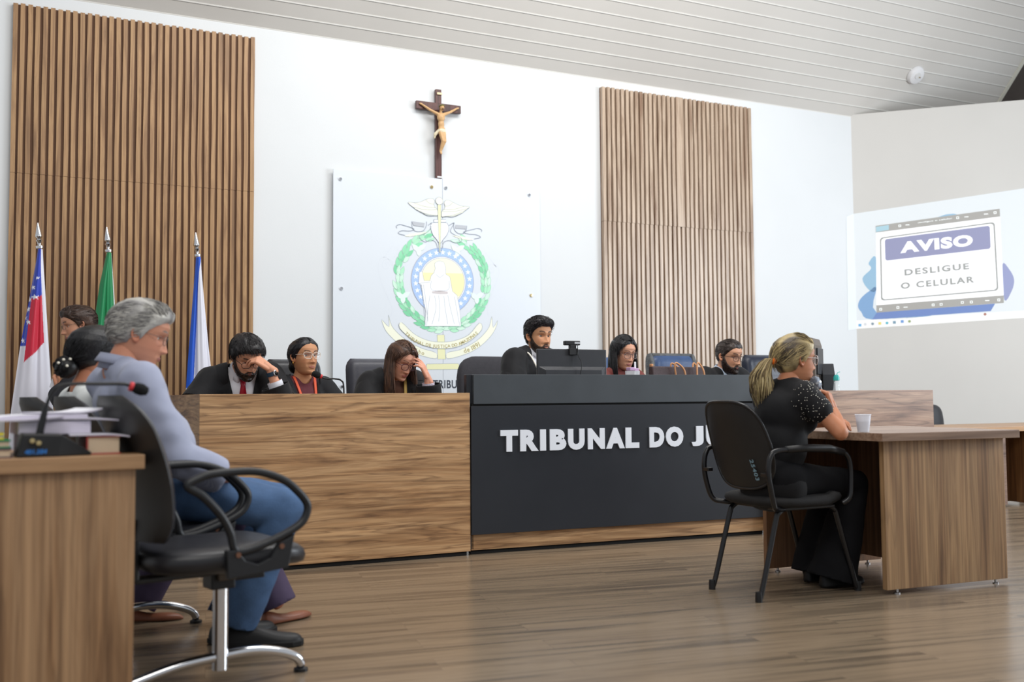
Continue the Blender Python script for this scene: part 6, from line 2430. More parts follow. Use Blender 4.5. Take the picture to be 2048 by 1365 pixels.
for nm, sx, sd, fx, fy in (('a', -1, 1, -.344, .161), ('b', -1, -1, -.235, -.165), ('c', 1, -1, .345, -.178), ('d', 1, 1, .240, .172)):
    fy = sd * .17
    fx = -.29 if sx < 0 else .295
    MB().tube(spline([(sx * .05, sd * .165, .405), (sx * .12, sd * .165, .405), (sx * .165, sd * .166, .385), (sx * .185, sd * .166, .34), (fx * .93, fy, .05), (fx, fy, 0.012)], 5), rr_, 10).build('leg', M_blackmetal, g, smooth=True)
    MB().lathe([(0.0, 0.0), (.016, 0.0), (.0155, .03), (.0135, .045)], c=(fx, fy, 0), seg=14).build('rubber_foot', M_black, g, smooth=True, auto=40)
MB().box(-.16, .16, -.18, .18, .395, .41).build('seat_plate', M_blackmetal, g, bevel=.004)

# ------------------------------------------------------------------ 1 the lawyer in the robe with his hand on his forehead
SK_L, SK_M, SK_T = (204, 150, 122), (190, 134, 104), (176, 122, 92)


def robe(s, vdepth=.30, vhalf=.075, cape=True, name='robe', material=None):
    material = material or M_robe
    p = s.torso_parts(.028, ('most', 'most'), sleeve_r=(.066, .050, .044), cuff=1.1)
    o = garment(name, p, material, s.o, .014, 4, s.cutter(vdepth, vhalf, .072, hem=-.55, name_cuff=True), .005, .010, 9, (1, 1, .45), s.c.get('seed', 1) * 3.1)
    if cape:
        for side in (1, -1):
            e = s.sh[side] + (s.el[side] - s.sh[side]) * .62
            pc = [cone(s.nb * .55 + s.sh[side] * .45, .075, s.sh[side], .078), cone(s.sh[side], .078, e, .096)]

            def cut(V, sd=side):
                d = unit(s.el[sd] - s.sh[sd])
                t = (V - s.sh[sd]) @ d
                L = np.linalg.norm(s.el[sd] - s.sh[sd])
                return np.minimum(L * .60 - t, ((V - s.nb) @ s.S) * sd - .085)
            garment('shoulder_cape', pc, material, o, .013, 4, cut, .005, .006, 12, (1, 1, .5), s.c.get('seed', 1))
    return o


def shirt(s, material, sleeves=('wrist', 'wrist'), g=.012, name='shirt', **k):
    return garment(name, s.torso_parts(g, sleeves, **k), material, s.o, .013, 4, s.cutter(0, 0, .060, hem=-.60), .003, .003, 12)


def tie(s, material):
    mb = MB()
    pts = []
    for t, w_ in ((-.035, .016), (-.055, .014), (-.062, .012), (-.12, .022), (-.22, .030), (-.34, .036), (-.37, .002)):
        pts.append((t, w_))
    vs = []
    for t, w_ in pts:
        f = .105 + .055 * min(1, -t / .12) if t < -.05 else .10
        f = f - .0 
        c_ = s.nb + s.U * t * s.k + s.Fd * (f - .035)
        for d_, ff in ((1, 0), (0, .008), (-1, 0)):
            vs.append(c_ + s.S * w_ * d_ + s.Fd * ff)
    fs = []
    for i in range(len(pts) - 1):
        for j in (0, 1):
            fs.append((i * 3 + j, i * 3 + j + 1, i * 3 + 4 + j, i * 3 + 3 + j))
    return mb.add(vs, fs).build('tie', material, s.o, smooth=True, solid=.006)


P4 = Person(dict(label='person in a black robe and red tie, head bowed, hand over the forehead', head_at=(1.115, 5.98, 1.175), rz=-92, lean=26, neck=52, pitch=33, yaw=14, roll=4, necklen=.13,
                 skin=SK_L, brow=(26, 20, 18), browt=1.3, seed=4, lid=-14, headscale=1.02, shoulder_drop=(.01, -.02), iris=(40, 26, 20),
                 stubble=((38, 28, 24), .9), hair=dict(line='man', thick=.020, top=.008, col=(18, 16, 18), col2=(40, 36, 38), rough=.007, freq=60, streak=40), hairline=HAIRLINES['man'], haircol=(20, 17, 18),
                 armL=dict(elbow=('w', (1.335, 5.86, .80)), wrist=('w', (1.222, 5.845, 1.10)), hand=('w', (-.80, .10, .58)), palm=('w', (-.42, .66, -.62)), curl=(30, 34, 38, 42), spread=.05, thumb=(.75, .3, .5), cuff=.66),
                 armR=dict(elbow=('w', (.775, 5.98, .80)), wrist=('w', (1.0, 5.80, .77)), hand=('w', (.9, -.2, -.1)))))
P4.hair(2400, .024, 'down', .35, .0014)
P4.beard((24, 18, 16), (52, 38, 30), .009)
P4.glasses(mat('black_spectacle_frame', (18, 18, 20), .35), 'square', .0016, .026, .018, .008, .014)
shirt(P4, M_shirtw, ('half', 'wrist'))
P4.collar(M_shirtw)
rb4 = robe(P4, .34, .085)
tie(P4, mat('red_silk', (150, 14, 36), .45))
P4.trousers(M_trouser)
# wrist watch and white cuff
def wrist_ring(s, sd, name, material, t, r, w_, mb=None, parent=None):
    d = unit(s.wr[sd] - s.el[sd])
    c_ = s.wr[sd] + d * t
    M = Matrix.Translation(Vector(c_)) @ Vector((0, 0, 1)).rotation_difference(Vector(d)).to_matrix().to_4x4()
    return MB().lathe([(r - .002, -w_ / 2), (r, -w_ / 2), (r, w_ / 2), (r - .002, w_ / 2), (r - .002, -w_ / 2)], seg=24, M=M).build(name, material, parent or s.o, smooth=True, auto=40), M


wt, M = wrist_ring(P4, 1, 'watch', mat('blue_rubber_strap', (26, 56, 78), .5), -.034, .0315, .024)
side_v = Vector(P4.vec(('w', (.55, -.80, .1)))).normalized()
c_ = M.translation + side_v * .030
Mw = Matrix.Translation(c_) @ Vector((0, 0, 1)).rotation_difference(side_v).to_matrix().to_4x4()
MB().lathe([(0, -.004), (.018, -.004), (.019, .004), (.016, .006), (0, .006)], seg=28, M=Mw).build('watch_case', M_steel, wt, smooth=True, auto=40)
MB().lathe([(0, .0064), (.0145, .0064), (0, .0066)], seg=24, M=Mw).build('watch_dial', mat('dark_dial', (30, 28, 26), .2), wt, smooth=True)
wrist_ring(P4, 1, 'shirt_cuff', M_shirtw, -.100, .044, .035)
# small white stitched script on the chest, too small to read
from mathutils.bvhtree import BVHTree
_rm = rb4.data
_bv = BVHTree.FromPolygons([v.co[:] for v in _rm.vertices], [tuple(p.vertices) for p in _rm.polygons])
mb = MB()
for x0, x1, n_ in ((1.062, 1.098, 5), (1.108, 1.138, 4)):
    pts = []
    for i in range(n_ * 8 + 1):
        t = i / (n_ * 8)
        q = P4.P(('w', (x0 + (x1 - x0) * t + .003 * math.sin(t * n_ * 2 * PI), 5.2, 1.008 + .0065 * math.cos(t * n_ * 2 * PI) * (1 - .4 * t))))
        h = _bv.ray_cast(Vector(q), Vector(P4.vec(('w', (0, 1, 0)))))
        if h[0] is not None and (not pts or (h[0] - pts[-1]).length < .02):
            pts.append(h[0] - Vector(P4.vec(('w', (0, 1, 0)))) * .006)
    if len(pts) > 3:
        mb.tube(pts, .0011, 5)
if mb.v:
    mb.build('robe_embroidery', mat('white_thread', (226, 226, 232), .6), rb4, smooth=True)

# ------------------------------------------------------------------ 2 the young woman in clear glasses
P5 = Person(dict(label='young person in a black blazer, maroon top, orange lanyard and clear glasses', head_at=(1.475, 6.05, 1.180), rz=-80, lean=3, neck=8, pitch=-2, yaw=10, necklen=.14, female=True,
                 skin=(186, 134, 98), lips=(170, 104, 92), brow=(36, 26, 22), seed=5, lid=14, nose=.9, jaw=.95, scale=.95, headscale=1.02,
                 hair=dict(line='woman', thick=.009, top=.002, back=.006, col=(14, 13, 17), col2=(30, 28, 34), rough=.0012, freq=30, part=0.0, tail=(-.10, 0, -.035), streak=70), hairline=HAIRLINES['woman'], haircol=(16, 14, 17),
                 armL=dict(elbow=('w', (1.72, 5.98, .80)), wrist=('w', (1.58, 5.80, .765)), hand=('w', (-.7, -.5, -.1))), armR=dict(elbow=('w', (1.26, 5.98, .80)), wrist=('w', (1.42, 5.80, .765)), hand=('w', (.7, -.5, -.1)))))
bun = []
rb = random.Random(9)
for i in range(160):
    a, b_ = rb.uniform(0, 2 * PI), rb.uniform(-1, 1)
    pts = []
    for t in np.linspace(0, 1, 8):
        an = a + t * 2.6
        r_ = .036 * math.sqrt(max(0.05, 1 - b_ * b_ * .8))
        pts.append(np.array((-.112 + .030 * b_ + rb.gauss(0, .002), r_ * math.cos(an), -.058 + r_ * 1.15 * math.sin(an))))
    bun.append(pts)
Vb, Fb, _ = remesh([ell((-.108, 0, -.058), (.040, .042, .046))], .006, 1)
P5.hair(900, .07, 'tail', .05, .0013, extra=[ribbons(bun, rb, [(14, 13, 16), (32, 29, 34)], r=.003), (Vb, Fb, np.ones((len(Vb), 3)) * np.array(lin((14, 13, 16))[:3]))])
P5.glasses(mat('clear_acetate', (214, 204, 192), .2), 'cat', .0019, .027, .020, .002, .012)
for sd in (1, -1):
    Vv = xf(P5.MH, np.array([(-.008, sd * .078, -.042)]))[0]
    MB().ball(Vv, (.004, .004, .008), 10, 8).build('earring', mat('gold', (226, 180, 90), .2, 1.0), P5.o, smooth=True)
shirt(P5, M_maroon, (.3, .3), .010, 'top')
garment('blazer', P5.torso_parts(.024, ('wrist', 'wrist'), sleeve_r=(.050, .044, .036)), M_blazer, P5.o, .012, 4, P5.cutter(.42, .10, .072, hem=-.55), .006, .005, 10)


def lapel(s, material, half=.07, depth=.36, w_=.045, name='lapel', g=.135):
    for sd in (1, -1):
        vs = []
        n = 10
        for i in range(n + 1):
            t = i / n
            u = -.0 - depth * t + .02
            inn = half * (1 - t) + .004
            out = inn + w_ * (math.sin(PI * min(1, t * .9 + .12)) ** .7) + .004
            f0 = .03 + (g - .03) * min(1, (t * 2.0) ** .8)
            for l, df in ((inn, .004), ((inn + out) / 2, .010), (out, .002)):
                vs.append(s.nb + s.U * u * s.k + s.S * sd * l + s.Fd * (f0 + df - .25 * l * l / .1))
        fs = [(i * 3 + j, i * 3 + j + 1, i * 3 + 4 + j, i * 3 + 3 + j) for i in range(n) for j in (0, 1)]
        MB().add(vs, fs).build(name, material, s.o, smooth=True, solid=.004)


def lanyard(s, material, half=.075, depth=.36, g=.128, w_=.009):
    mb = MB()
    for sd in (1, -1):
        vs = []
        n = 10
        for i in range(n + 1):
            t = i / n
            l = half * (1 - t) ** .8
            f0 = .02 + (g - .02) * min(1, (t * 2.2) ** .8)
            for d_ in (-1, 1):
                vs.append(s.nb + s.U * (.01 - depth * t) + s.S * sd * (l + d_ * w_ * .9) + s.Fd * (f0 + .008))
        mb.add(vs, [(2 * i, 2 * i + 1, 2 * i + 3, 2 * i + 2) for i in range(n)])
    return mb.build('lanyard', material, s.o, smooth=True, solid=.002)


lapel(P5, M_blazer, .085, .40, .05)
lanyard(P5, mat('orange_ribbon', (206, 84, 52), .6), .066, .34, .122)
P5.trousers(M_trouser)

# ------------------------------------------------------------------ 3 the woman with long brown hair
P6 = Person(dict(label='person with long brown hair and dark red glasses, black robe, hand at the temple', head_at=(2.075, 5.98, 1.158), rz=-88, lean=18, neck=42, pitch=27, yaw=18, roll=-4, necklen=.13, female=True,
                 skin=(208, 152, 128), lips=(176, 100, 98), brow=(84, 60, 46), browt=.8, seed=6, lid=-10, nose=1.0, scale=.96, headscale=1.02, iris=(60, 44, 34),
                 hair=dict(line='woman', thick=.013, top=.006, col=(62, 42, 33), col2=(92, 64, 48), rough=.002, freq=35, part=-.012, streak=80), hairline=HAIRLINES['woman'], haircol=(66, 46, 36),
                 armL=dict(elbow=('w', (2.235, 5.88, .80)), wrist=('w', (2.205, 5.85, 1.045)), hand=('w', (-.42, .02, .90)), palm=('w', (-.75, .55, .1)), curl=(14, 18, 24, 30), spread=.16, thumb=(.75, .6, .3), cuff=.84),
                 armR=dict(elbow=('w', (1.80, 5.95, .80)), wrist=('w', (2.0, 5.78, .765)), hand=('w', (.8, -.3, -.1)))))


def long_hair(s, rnd, n, length, spread, col, start_z=.02, front=.35, r=.003, wave=.006, part=0.0):
    """locks from the parting over the side of the head, then hanging"""
    dn = np.array(s.MH.to_3x3().inverted() @ Vector((0, 0, -1)))
    dn /= np.linalg.norm(dn)
    paths = []
    for i in range(n):
        sd = 1 if rnd.random() < .5 else -1
        az = R(rnd.uniform(66, 176)) * sd
        x0 = rnd.uniform(-.075, .06)
        tgt = np.array((math.cos(az) * (.070 if math.cos(az) > 0 else .104), math.sin(az) * .0785, rnd.uniform(-.03, .015)))
        top = np.array((x0, part + sd * .004, .112 - 7 * (x0 + .005) ** 2))
        off = rnd.uniform(.008, .020)
        pts = []
        for t in np.linspace(0, 1, 6):
            q = top * (1 - t) + tgt * t + np.array((0, 0, .02 * math.sin(PI * t)))
            q = q / np.linalg.norm(q / ELL) * (1 + off * 9)
            pts.append(q)
        out = np.array((tgt[0] * .6, tgt[1], 0))
        out /= np.linalg.norm(out) + 1e-9
        L = length * rnd.uniform(.72, 1.06)
        ph = rnd.uniform(0, 6)
        base = pts[-1]
        for t in np.linspace(.1, 1, 8):
            q = base + out * spread * math.sin(t * PI * .8) + dn * L * t
            q = q + np.array((math.cos(ph + t * 5), math.sin(ph + t * 5), 0)) * wave * t
            if abs(az) < R(100):
                q[0] += front * .05 * t
            pts.append(q)
        paths.append(pts)
    return ribbons(paths, rnd, col, r=r, sides=4, flat=.7)


P6.hair(900, .07, 'side', .08, .0018, extra=[long_hair(P6, random.Random(3), 1000, .29, .012, [(62, 42, 33), (88, 60, 45), (54, 38, 32), (104, 76, 58)], r=.0036, part=-.012)])
P6.glasses(mat('dark_red_frame', (70, 22, 36), .3), 'oval', .0021, .026, .021, .008, .014)
shirt(P6, mat('brown_blouse', (96, 62, 48), .8), ('half', 'half'), .010, 'blouse')
robe(P6, .36, .070, cape=True)
lanyard(P6, mat('gold_ribbon', (196, 164, 92), .5), .06, .34, .15, .011)
mb = MB()
for q in ((.012, -.11, .128), (-.004, -.125, .13), (.004, -.14, .13)):
    mb.ball(P6.nb + P6.S * q[0] + P6.U * q[1] + P6.Fd * q[2], .008, 10, 8)
mb.build('brooch', mat('gold', (226, 180, 90)), P6.o, smooth=True)
wrist_ring(P6, 1, 'lace_cuff', mat('white_lace', (214, 202, 216), .8, bump=.8, bscale=150), -.042, .040, .02)
mb = MB().tube([P6.nb + P6.S * .12 + P6.U * -.06 + P6.Fd * .15, P6.nb + P6.S * .13 + P6.U * -.34 + P6.Fd * .19], .004, 6)
mb.build('red_cord', mat('red_cord', (176, 20, 40), .5), P6.o, smooth=True)
P6.trousers(M_trouser)

# ------------------------------------------------------------------ 4 the man speaking at the black centre
P7 = Person(dict(label='person with a trimmed beard, black robe with white cord, behind the wide monitor', head_at=(3.165, 6.20, 1.345), rz=-78, lean=2, neck=16, pitch=2, yaw=-2, necklen=.118, floor=.12,
                 skin=(202, 148, 112), lips=(182, 112, 100), brow=(28, 22, 20), browt=1.25, seed=7, lid=12, open=.5, iris=(44, 30, 22), nose=1.05, headscale=1.04,
                 stubble=((66, 48, 38), .72), hair=dict(line='man', thick=.009, top=.020, front=.016, col=(20, 18, 21), col2=(46, 42, 46), rough=.006, freq=75, streak=50), hairline=HAIRLINES['man'], haircol=(24, 20, 22),
                 armL=dict(elbow=('w', (3.42, 6.1, .90)), wrist=('w', (3.28, 5.88, .875)), hand=('w', (-.6, -.6, -.1))), armR=dict(elbow=('w', (2.88, 6.08, .90)), wrist=('w', (3.0, 5.86, .875)), hand=('w', (.6, -.6, -.1)))))
P7.hair(2600, .020, 'messy', .4, .0013)
P7.beard((44, 32, 26), (66, 50, 40), .0035)
shirt(P7, M_shirtw)
P7.collar(M_shirtw, h=.044)
robe(P7, .36, .085)
for sd in (1, -1):
    vs = [P7.nb + P7.S * sd * l + P7.U * u + P7.Fd * f for l, u, f in ((.112, .012, .02), (.118, -.02, .095), (.105, -.10, .150), (.075, -.20, .172), (.04, -.32, .172))]
    MB().tube(spline(vs, 5), .0055, 8).build('white_cord', mat('white_cord', (232, 226, 214), .6), P7.o, smooth=True)
P7.trousers(M_trouser)

# ------------------------------------------------------------------ 5 the woman in the red-brown top
P8 = Person(dict(label='person with straight black shoulder-length hair, round glasses and a red-brown top', head_at=(3.795, 6.10, 1.232), rz=-84, lean=5, neck=16, pitch=12, yaw=0, necklen=.128, female=True,
                 skin=(206, 152, 124), lips=(176, 100, 104), brow=(40, 30, 28), browt=.8, seed=8, lid=-4, nose=.92, scale=.96, headscale=1.03,
                 hair=dict(line='woman', thick=.011, top=.004, col=(15, 15, 19), col2=(32, 31, 36), rough=.0014, freq=30, part=.0, streak=80), hairline=HAIRLINES['woman'], haircol=(18, 16, 18),
                 armL=dict(elbow=('w', (4.03, 6.0, .86)), wrist=('w', (3.92, 5.82, .845)), hand=('w', (-.6, -.6, -.1))), armR=dict(elbow=('w', (3.56, 6.0, .86)), wrist=('w', (3.7, 5.82, .845)), hand=('w', (.6, -.6, -.1)))))
P8.hair(900, .07, 'side', .06, .0016, extra=[long_hair(P8, random.Random(5), 1000, .19, .010, [(15, 15, 18), (30, 29, 34), (22, 21, 25)], r=.0036, wave=.002)])
P8.glasses(mat('taupe_frame', (112, 92, 88), .3), 'round', .0019, .026, .023, .006, .013)
shirt(P8, M_redbrown, ('most', 'most'), .016, 'top', neck=.07)
P8.trousers(M_trouser)

# ------------------------------------------------------------------ 6 the man at the end of the black centre
P9 = Person(dict(label='person with a dark beard, black-rimmed glasses and black robe, beside the handbag', head_at=(4.735, 6.10, 1.218), rz=-82, lean=9, neck=26, pitch=12, yaw=4, necklen=.125,
                 skin=(208, 156, 126), lips=(190, 112, 112), brow=(34, 26, 24), browt=1.25, seed=9, lid=-2, headscale=1.03, open=.15, iris=(40, 28, 22),
                 stubble=((44, 34, 30), .95), hair=dict(line='short', thick=.007, top=.009, col=(44, 36, 34), col2=(72, 60, 54), rough=.003, freq=80, streak=60), hairline=HAIRLINES['short'], haircol=(52, 42, 38),
                 armL=dict(elbow=('w', (4.97, 6.0, .84)), wrist=('w', (4.86, 5.80, .845)), hand=('w', (-.6, -.6, -.1))), armR=dict(elbow=('w', (4.50, 6.0, .84)), wrist=('w', (4.64, 5.80, .845)), hand=('w', (.6, -.6, -.1)))))
P9.hair(1500, .016, 'back', .3, .0015)
P9.beard((34, 26, 24), (60, 46, 40), .008)
P9.glasses(mat('black_spectacle_frame', (18, 18, 20)), 'round', .0018, .025, .021, .005, .013)
shirt(P9, mat('pale_blue_shirt', (190, 206, 226), .75))
P9.collar(mat('pale_blue_shirt', (190, 206, 226)), h=.042)
robe(P9, .28, .06, cape=False)
P9.trousers(M_trouser)

# ------------------------------------------------------------------ 7 the grey-haired man in the foreground
M_stripe = bpy.data.materials.new('blue_striped_shirt')
M_stripe.use_nodes = True
_nt = M_stripe.node_tree
_b = _nt.nodes['Principled BSDF']
_b.inputs['Roughness'].default_value = .8
_b.inputs['Sheen Weight'].default_value = .15
_tc = _nt.nodes.new('ShaderNodeTexCoord')
_wv = _nt.nodes.new('ShaderNodeTexWave')
_wv.bands_direction = 'DIAGONAL'
_wv.inputs['Scale'].default_value = 120
_wv.inputs['Distortion'].default_value = .6
_wv.inputs['Detail Scale'].default_value = .6
_nt.links.new(_tc.outputs['Object'], _wv.inputs['Vector'])
_rp = ramp(_nt, [(0.25, (134, 141, 166)), (.6, (158, 162, 182))])
_nt.links.new(_wv.outputs['Fac'], _rp.inputs[0])
_nt.links.new(_rp.outputs[0], _b.inputs['Base Color'])
M_jeans = mat('blue_denim', (70, 98, 136), .85, var=.25, vscale=9, bump=.2, bscale=200)
P3 = Person(dict(label='grey-haired person in a blue striped shirt and jeans, seated in profile at the front', head_at=(.345, 3.903, 1.165), rz=12, lean=-17, neck=30, pitch=17, yaw=-22, roll=0, necklen=.135,
                 skin=(196, 138, 112), lips=(160, 98, 90), brow=(110, 100, 94), browt=1.0, seed=3, lid=6, nose=.92, headscale=1.01, wide=1.03,
                 hair=dict(line='man', thick=.013, top=.006, front=.008, back=.006, col=(124, 122, 122), col2=(184, 182, 176), rough=.005, freq=50, streak=45), hairline=HAIRLINES['man'], haircol=(128, 124, 122),
                 shw=1.04, armR=dict(elbow=('w', (.445, 3.665, .715)), wrist=('w', (.600, 3.715, .648)), hand=('w', (.30, .9, -.6)), palm=('w', (0, .2, -1))),
                 armL=dict(elbow=('w', (.43, 4.13, .70)), wrist=('w', (.590, 3.90, .63)), hand=('w', (.3, -.8, -.4))),
                 legR=dict(knee=('w', (.832, 3.715, .520)), ankle=('w', (.690, 3.818, .105))), legL=dict(knee=('w', (.86, 3.985, .520)), ankle=('w', (.665, 3.950, .105)))))
P3.hair(2800, .042, 'back', .3, .0015)
P3.glasses(mat('thin_grey_frame', (120, 112, 106), .25, .8), 'oval', .0011, .024, .017, .004, .010)
garment('shirt', P3.torso_parts(.020, ('wrist', 'wrist'), belly=.035, sleeve_r=(.058, .050, .042), hem=.02), M_stripe, P3.o, .012, 4, P3.cutter(0, 0, .064, hem=-.60), .003, .012, 9, (1, 1, 1), 2.0)
P3.collar(M_stripe, r=.067, h=.046, gap=16)
P3.trousers(M_jeans, .016, .012, 'jeans', .008)
P3.shoe(-1, M_shoeblk, (.90, -.42), .30, sole=mat('black_rubber_sole', (16, 16, 17), .7))
P3.shoe(1, M_shoeblk, (.975, .22), .29, sole=mat('black_rubber_sole', (16, 16, 17), .7))

# ------------------------------------------------------------------ 8 the woman with the bun, beyond him
P2 = Person(dict(label='person with black hair in a pearl-clipped bun and a white top, beyond the grey-haired one', head_at=(.222, 4.36, 1.105), rz=12, lean=-8, neck=20, pitch=8, yaw=8, female=True,
                 skin=(186, 126, 98), brow=(30, 24, 22), seed=2, scale=.96, lid=10,
                 hair=dict(line='low', thick=.014, back=.012, col=(12, 12, 14), col2=(28, 27, 31), rough=.002, freq=35, tail=(-.11, .0, -.05), streak=70), hairline=HAIRLINES['low'], haircol=(16, 14, 16),
                 armL=dict(elbow=('w', (.30, 4.66, .72)), wrist=('w', (.50, 4.52, .62)), hand=('w', (.8, -.4, -.2))), armR=dict(elbow=('w', (.36, 4.16, .72)), wrist=('w', (.54, 4.30, .62)), hand=('w', (.8, .4, -.2))),
                 legR=dict(knee=('w', (.74, 4.25, .50)), ankle=('w', (.905, 4.165, .085))), legL=dict(knee=('w', (.66, 4.50, .50)), ankle=('w', (.40, 4.47, .085)))))
bun = []
rb = random.Random(12)
for i in range(150):
    a, b_ = rb.uniform(0, 2 * PI), rb.uniform(-1, 1)
    bun.append([np.array((-.128 + .034 * b_ + rb.gauss(0, .004), .040 * math.cos(a + t * 2.4) * math.sqrt(max(.05, 1 - b_ * b_ * .8)), -.072 + .046 * math.sin(a + t * 2.4) * math.sqrt(max(.05, 1 - b_ * b_ * .8)))) for t in np.linspace(0, 1, 8)])
Vb, Fb, _ = remesh([ell((-.122, 0, -.072), (.046, .046, .046))], .006, 1)
P2.hair(900, .07, 'tail', .08, .0016, extra=[ribbons(bun, rb, [(12, 12, 14), (30, 28, 33)], r=.004), (Vb, Fb, np.ones((len(Vb), 3)) * np.array(lin((12, 12, 14))[:3]))])
mb = MB()
for q in ((-.150, -.030, -.046), (-.128, -.040, -.040), (-.138, -.044, -.070), (-.165, -.022, -.062)):
    mb.ball(xf(P2.MH, np.array([q]))[0], .0058, 12, 8)
mb.build('pearl_hair_clip', mat('pearl', (236, 230, 214), .2), P2.o, smooth=True)
shirt(P2, mat('white_blouse', (228, 230, 228), .75), ('most', 'most'), .016, 'top')
M_purple = mat('plum_trouser_cloth', (70, 58, 84), .8, var=.08, vscale=20)
P2.trousers(M_purple, .018, .02, 'trousers')
M_brownshoe = mat('brown_shoe_leather', (132, 80, 58), .4, var=.08, vscale=20)
P2.shoe(-1, M_brownshoe, (.97, .22), .25, True)
P2.shoe(1, M_brownshoe, (.86, -.50), .25, True)

# ------------------------------------------------------------------ 9 the standing lawyer behind, in profile
P1 = Person(dict(label='standing person in a dark suit and glasses, looking down, in front of the flags', head_at=(.232, 7.18, 1.425), rz=182, lean=4, neck=26, pitch=14, yaw=8,
                 skin=(204, 150, 122), brow=(56, 40, 32), browt=1.2, seed=1, lid=-6, nose=1.1,
                 hair=dict(line='man', thick=.012, top=.006, back=.012, front=.006, col=(44, 31, 26), col2=(72, 52, 42), rough=.006, freq=55, streak=50), hairline=HAIRLINES['man'], haircol=(50, 36, 30),
                 armL=dict(elbow=('w', (.16, 6.98, .93)), wrist=('w', (.125, 7.03, .985)), hand=('w', (-.28, .10, .95)), palm=('w', (.9, -.1, .2)), curl=(35, 38, 42, 46), spread=.12), armR=dict(elbow=('w', (.30, 7.42, .98)), wrist=('w', (.24, 7.40, .74)), hand=('w', (-.1, 0, -1))),
                 legL=dict(knee=(.03, .10, .45), ankle=(0, .11, .09)), legR=dict(knee=(.03, -.10, .45), ankle=(0, -.11, .09))))
P1.hair(1800, .030, 'back', .35, .0014)
P1.glasses(mat('thin_grey_frame', (120, 112, 106)), 'oval', .0011, .024, .016, .004, .010)
shirt(P1, M_shirtw)
P1.collar(M_shirtw)
garment('suit_jacket', P1.torso_parts(.024, ('wrist', 'wrist'), sleeve_r=(.058, .050, .042), hem=.06), mat('charcoal_suit_cloth', (34, 34, 40), .8, var=.08, vscale=20), P1.o, .013, 4, P1.cutter(.30, .07, .070, hem=-.72), .006, .005, 9)
P1.trousers(mat('charcoal_suit_cloth', (34, 34, 40)))
P1.shoe(1, M_shoeblk, (1, .1), .28)
P1.shoe(-1, M_shoeblk, (1, -.1), .28)
g = empty('paper_cup', (.088, 7.05, 1.0), 0, 'crumpled white paper cup in the hand of the standing lawyer', 'cup')
MB().lathe([(0.0, 0.0), (.020, 0.0), (.029, .062), (.031, .064), (.028, .065), (.019, .003), (0, .003)], seg=20, M=Matrix.Rotation(R(25), 4, 'Y')).build('cup_wall', M_paper, g, smooth=True, auto=50)

# ------------------------------------------------------------------ 10 the witness with the ponytail
P10 = Person(dict(label='person with a blond-streaked ponytail and a black blouse at the witness desk, seen from behind', head_at=(3.262, 3.700, 1.090), rz=2, lean=12, neck=20, pitch=2, yaw=-14, necklen=.122, shw=.88, female=True,
                  skin=(184, 126, 94), brow=(60, 44, 36), seed=10, lid=12, nose=.95, scale=.97, headscale=1.0,
                  hair=dict(line='woman', thick=.012, top=.006, back=.004, col=(76, 64, 50), col2=(182, 162, 116), rough=.0025, freq=38, tail=(-.115, 0.0, -.005), streak=48), hairline=HAIRLINES['woman'], haircol=(92, 78, 60),
                  armR=dict(elbow=('w', (3.268, 3.425, .748)), wrist=('w', (3.357, 3.560, .848)), hand=('w', (-.12, .25, .95)), palm=('w', (-.55, .8, 0)), curl=(48, 52, 56, 60), spread=.05),
                  armL=dict(elbow=('w', (3.46, 3.95, .785)), wrist=('w', (3.49, 3.74, .785)), hand=('w', (.1, -.97, .1)), palm=('w', (0, 0, -1)), curl=(20, 24, 28, 32)),
                  legL=dict(knee=('w', (3.60, 3.86, .49)), ankle=('w', (3.485, 3.85, .05))), legR=dict(knee=('w', (3.59, 3.68, .49)), ankle=('w', (3.455, 3.70, .05)))))
rb = random.Random(21)
pt = []
cols = [(176, 156, 110), (198, 178, 132), (120, 102, 74), (152, 132, 94), (92, 78, 60), (186, 168, 124)]
for i in range(800):
    a, r_ = rb.uniform(0, 2 * PI), math.sqrt(rb.random())
    L = rb.uniform(.75, 1.05)
    wv = rb.uniform(.006, .022)
    ph = rb.uniform(0, 6)
    pts = []
    for t in np.linspace(0, 1, 12):
        rad = (.012 + .040 * math.sin(min(1, t * 1.25) * PI * .62)) * (1 - .45 * max(0, t - .7) / .3)
        cx = -.122 - .055 * math.sin(min(1, t * 2.2) * PI / 2) + .035 * max(0, t - .35)
        cy = .012 * t + .02 * math.sin(t * 3)
        cz = -.004 + .018 * math.sin(min(1, t * 4) * PI) - .255 * L * t ** 1.1
        pts.append(np.array((cx + rad * r_ * math.cos(a) + wv * t * math.sin(ph + 7 * t), cy + rad * r_ * math.sin(a) * 1.25 + wv * t * math.cos(ph + 6 * t), cz)))
    pt.append(pts)
P10.hair(2800, .09, 'tail', .05, .0013, extra=[ribbons(pt, rb, cols, r=.0024, sides=4, flat=.6)])
c_ = xf(P10.MH, np.array([(-.120, 0, -.004)]))[0]
ax_ = Vector(P10.MH.to_3x3() @ Vector((-1, 0, .25))).normalized()
Mt = Matrix.Translation(c_) @ Vector((0, 0, 1)).rotation_difference(ax_).to_matrix().to_4x4()
MB().tube([(.0185 * math.cos(a), .0185 * math.sin(a), 0) for a in [2 * PI * i / 24 for i in range(24)]], .0115, 10, closed=True, M=Mt).build('hair_tie', mat('orange_hair_tie', (240, 116, 30), .7), P10.o, smooth=True)
P10.glasses(mat('clear_pale_frame', (222, 214, 214), .2), 'round', .0017, .026, .023, .004, .012)
M_blouse = mat('black_blouse_cloth', (17, 17, 20), .8, var=.1, vscale=20, bump=.08, bscale=60, sheen=.05, spec=.3)
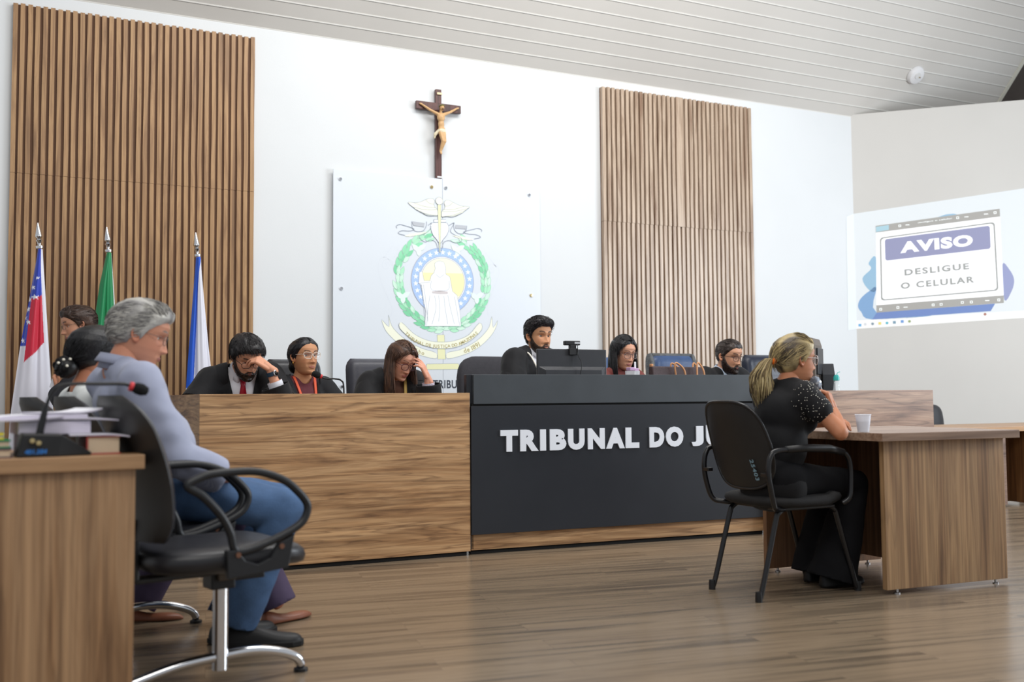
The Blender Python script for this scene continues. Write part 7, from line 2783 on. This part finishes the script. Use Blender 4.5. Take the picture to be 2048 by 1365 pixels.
bl = garment('blouse', P10.torso_parts(.012, (.44, .44), sleeve_r=(.046, .05, .04), hem=.05), M_blouse, P10.o, .012, 4, P10.cutter(0, 0, .050, hem=-.66, cuffs=False), .004, .009, 8, (1, 1, .6), 5)
# sequins on the near sleeve
rs = random.Random(2)
me = bl.data
mb = MB()
cnt = 0
dsl = unit(P10.el[-1] - P10.sh[-1])
idx = list(range(len(me.vertices)))
rs.shuffle(idx)
for i in idx:
    v = A3(me.vertices[i].co)
    t = (v - P10.sh[-1]) @ dsl
    sidev = (v - P10.sh[-1]) @ (-P10.S)
    axd = np.linalg.norm(v - P10.sh[-1] - dsl * t)
    if -.05 < t < .2 and axd < .085 and sidev > -.02 and cnt < 140:
        nrm = Vector(me.vertices[i].normal)
        M = Matrix.Translation(Vector(v) + nrm * .0045) @ Vector((0, 0, 1)).rotation_difference(nrm).to_matrix().to_4x4()
        mb.lathe([(0, .0016), (.0018, .001), (.0022, -.001)], seg=6, M=M)
        cnt += 1
sq = mb.build('sequins', mat('silver_sequin', (230, 226, 214), .15, 1.0), bl, smooth=True)
tag(sq, kind='stuff')
P10.trousers(M_trouser, .014, .062, 'wide_trousers', .008)
P10.shoe(1, M_shoeblk, (1, .1), .25)
P10.shoe(-1, M_shoeblk, (1, -.1), .25)
g = empty('hand_microphone', tuple(Vector(P10.loc) + Matrix.Rotation(P10.rz, 3, 'Z') @ Vector(P10.wr[-1] + np.array((0, 0, .0)))), 0, 'silver-headed handheld microphone held up by the witness', 'microphone')
d = Vector((-.32, .2, .92)).normalized()
M = Matrix.Translation(Vector((.0, .05, .025))) @ Vector((0, 0, 1)).rotation_difference(d).to_matrix().to_4x4()
MB().lathe([(0.0, -.06), (.012, -.06), (.0125, .03), (.017, .085), (0.0, .086)], seg=20, M=M).build('handle', mat('blue_black_metal', (40, 48, 62), .35), g, smooth=True, auto=40)
MB().lathe([(.017, .085), (.0235, .094), (.025, .112), (.0235, .13), (.012, .142), (0, .144)], seg=24, M=M).build('grille', mat('silver_mesh', (150, 158, 170), .35, .8, bump=.9, bscale=500), g, smooth=True)
MB().lathe([(.0235, .105), (.0262, .106), (.0262, .114), (.0235, .115), (.0235, .105)], seg=24, M=M).build('grille_band', M_steel, g, smooth=True, auto=40)
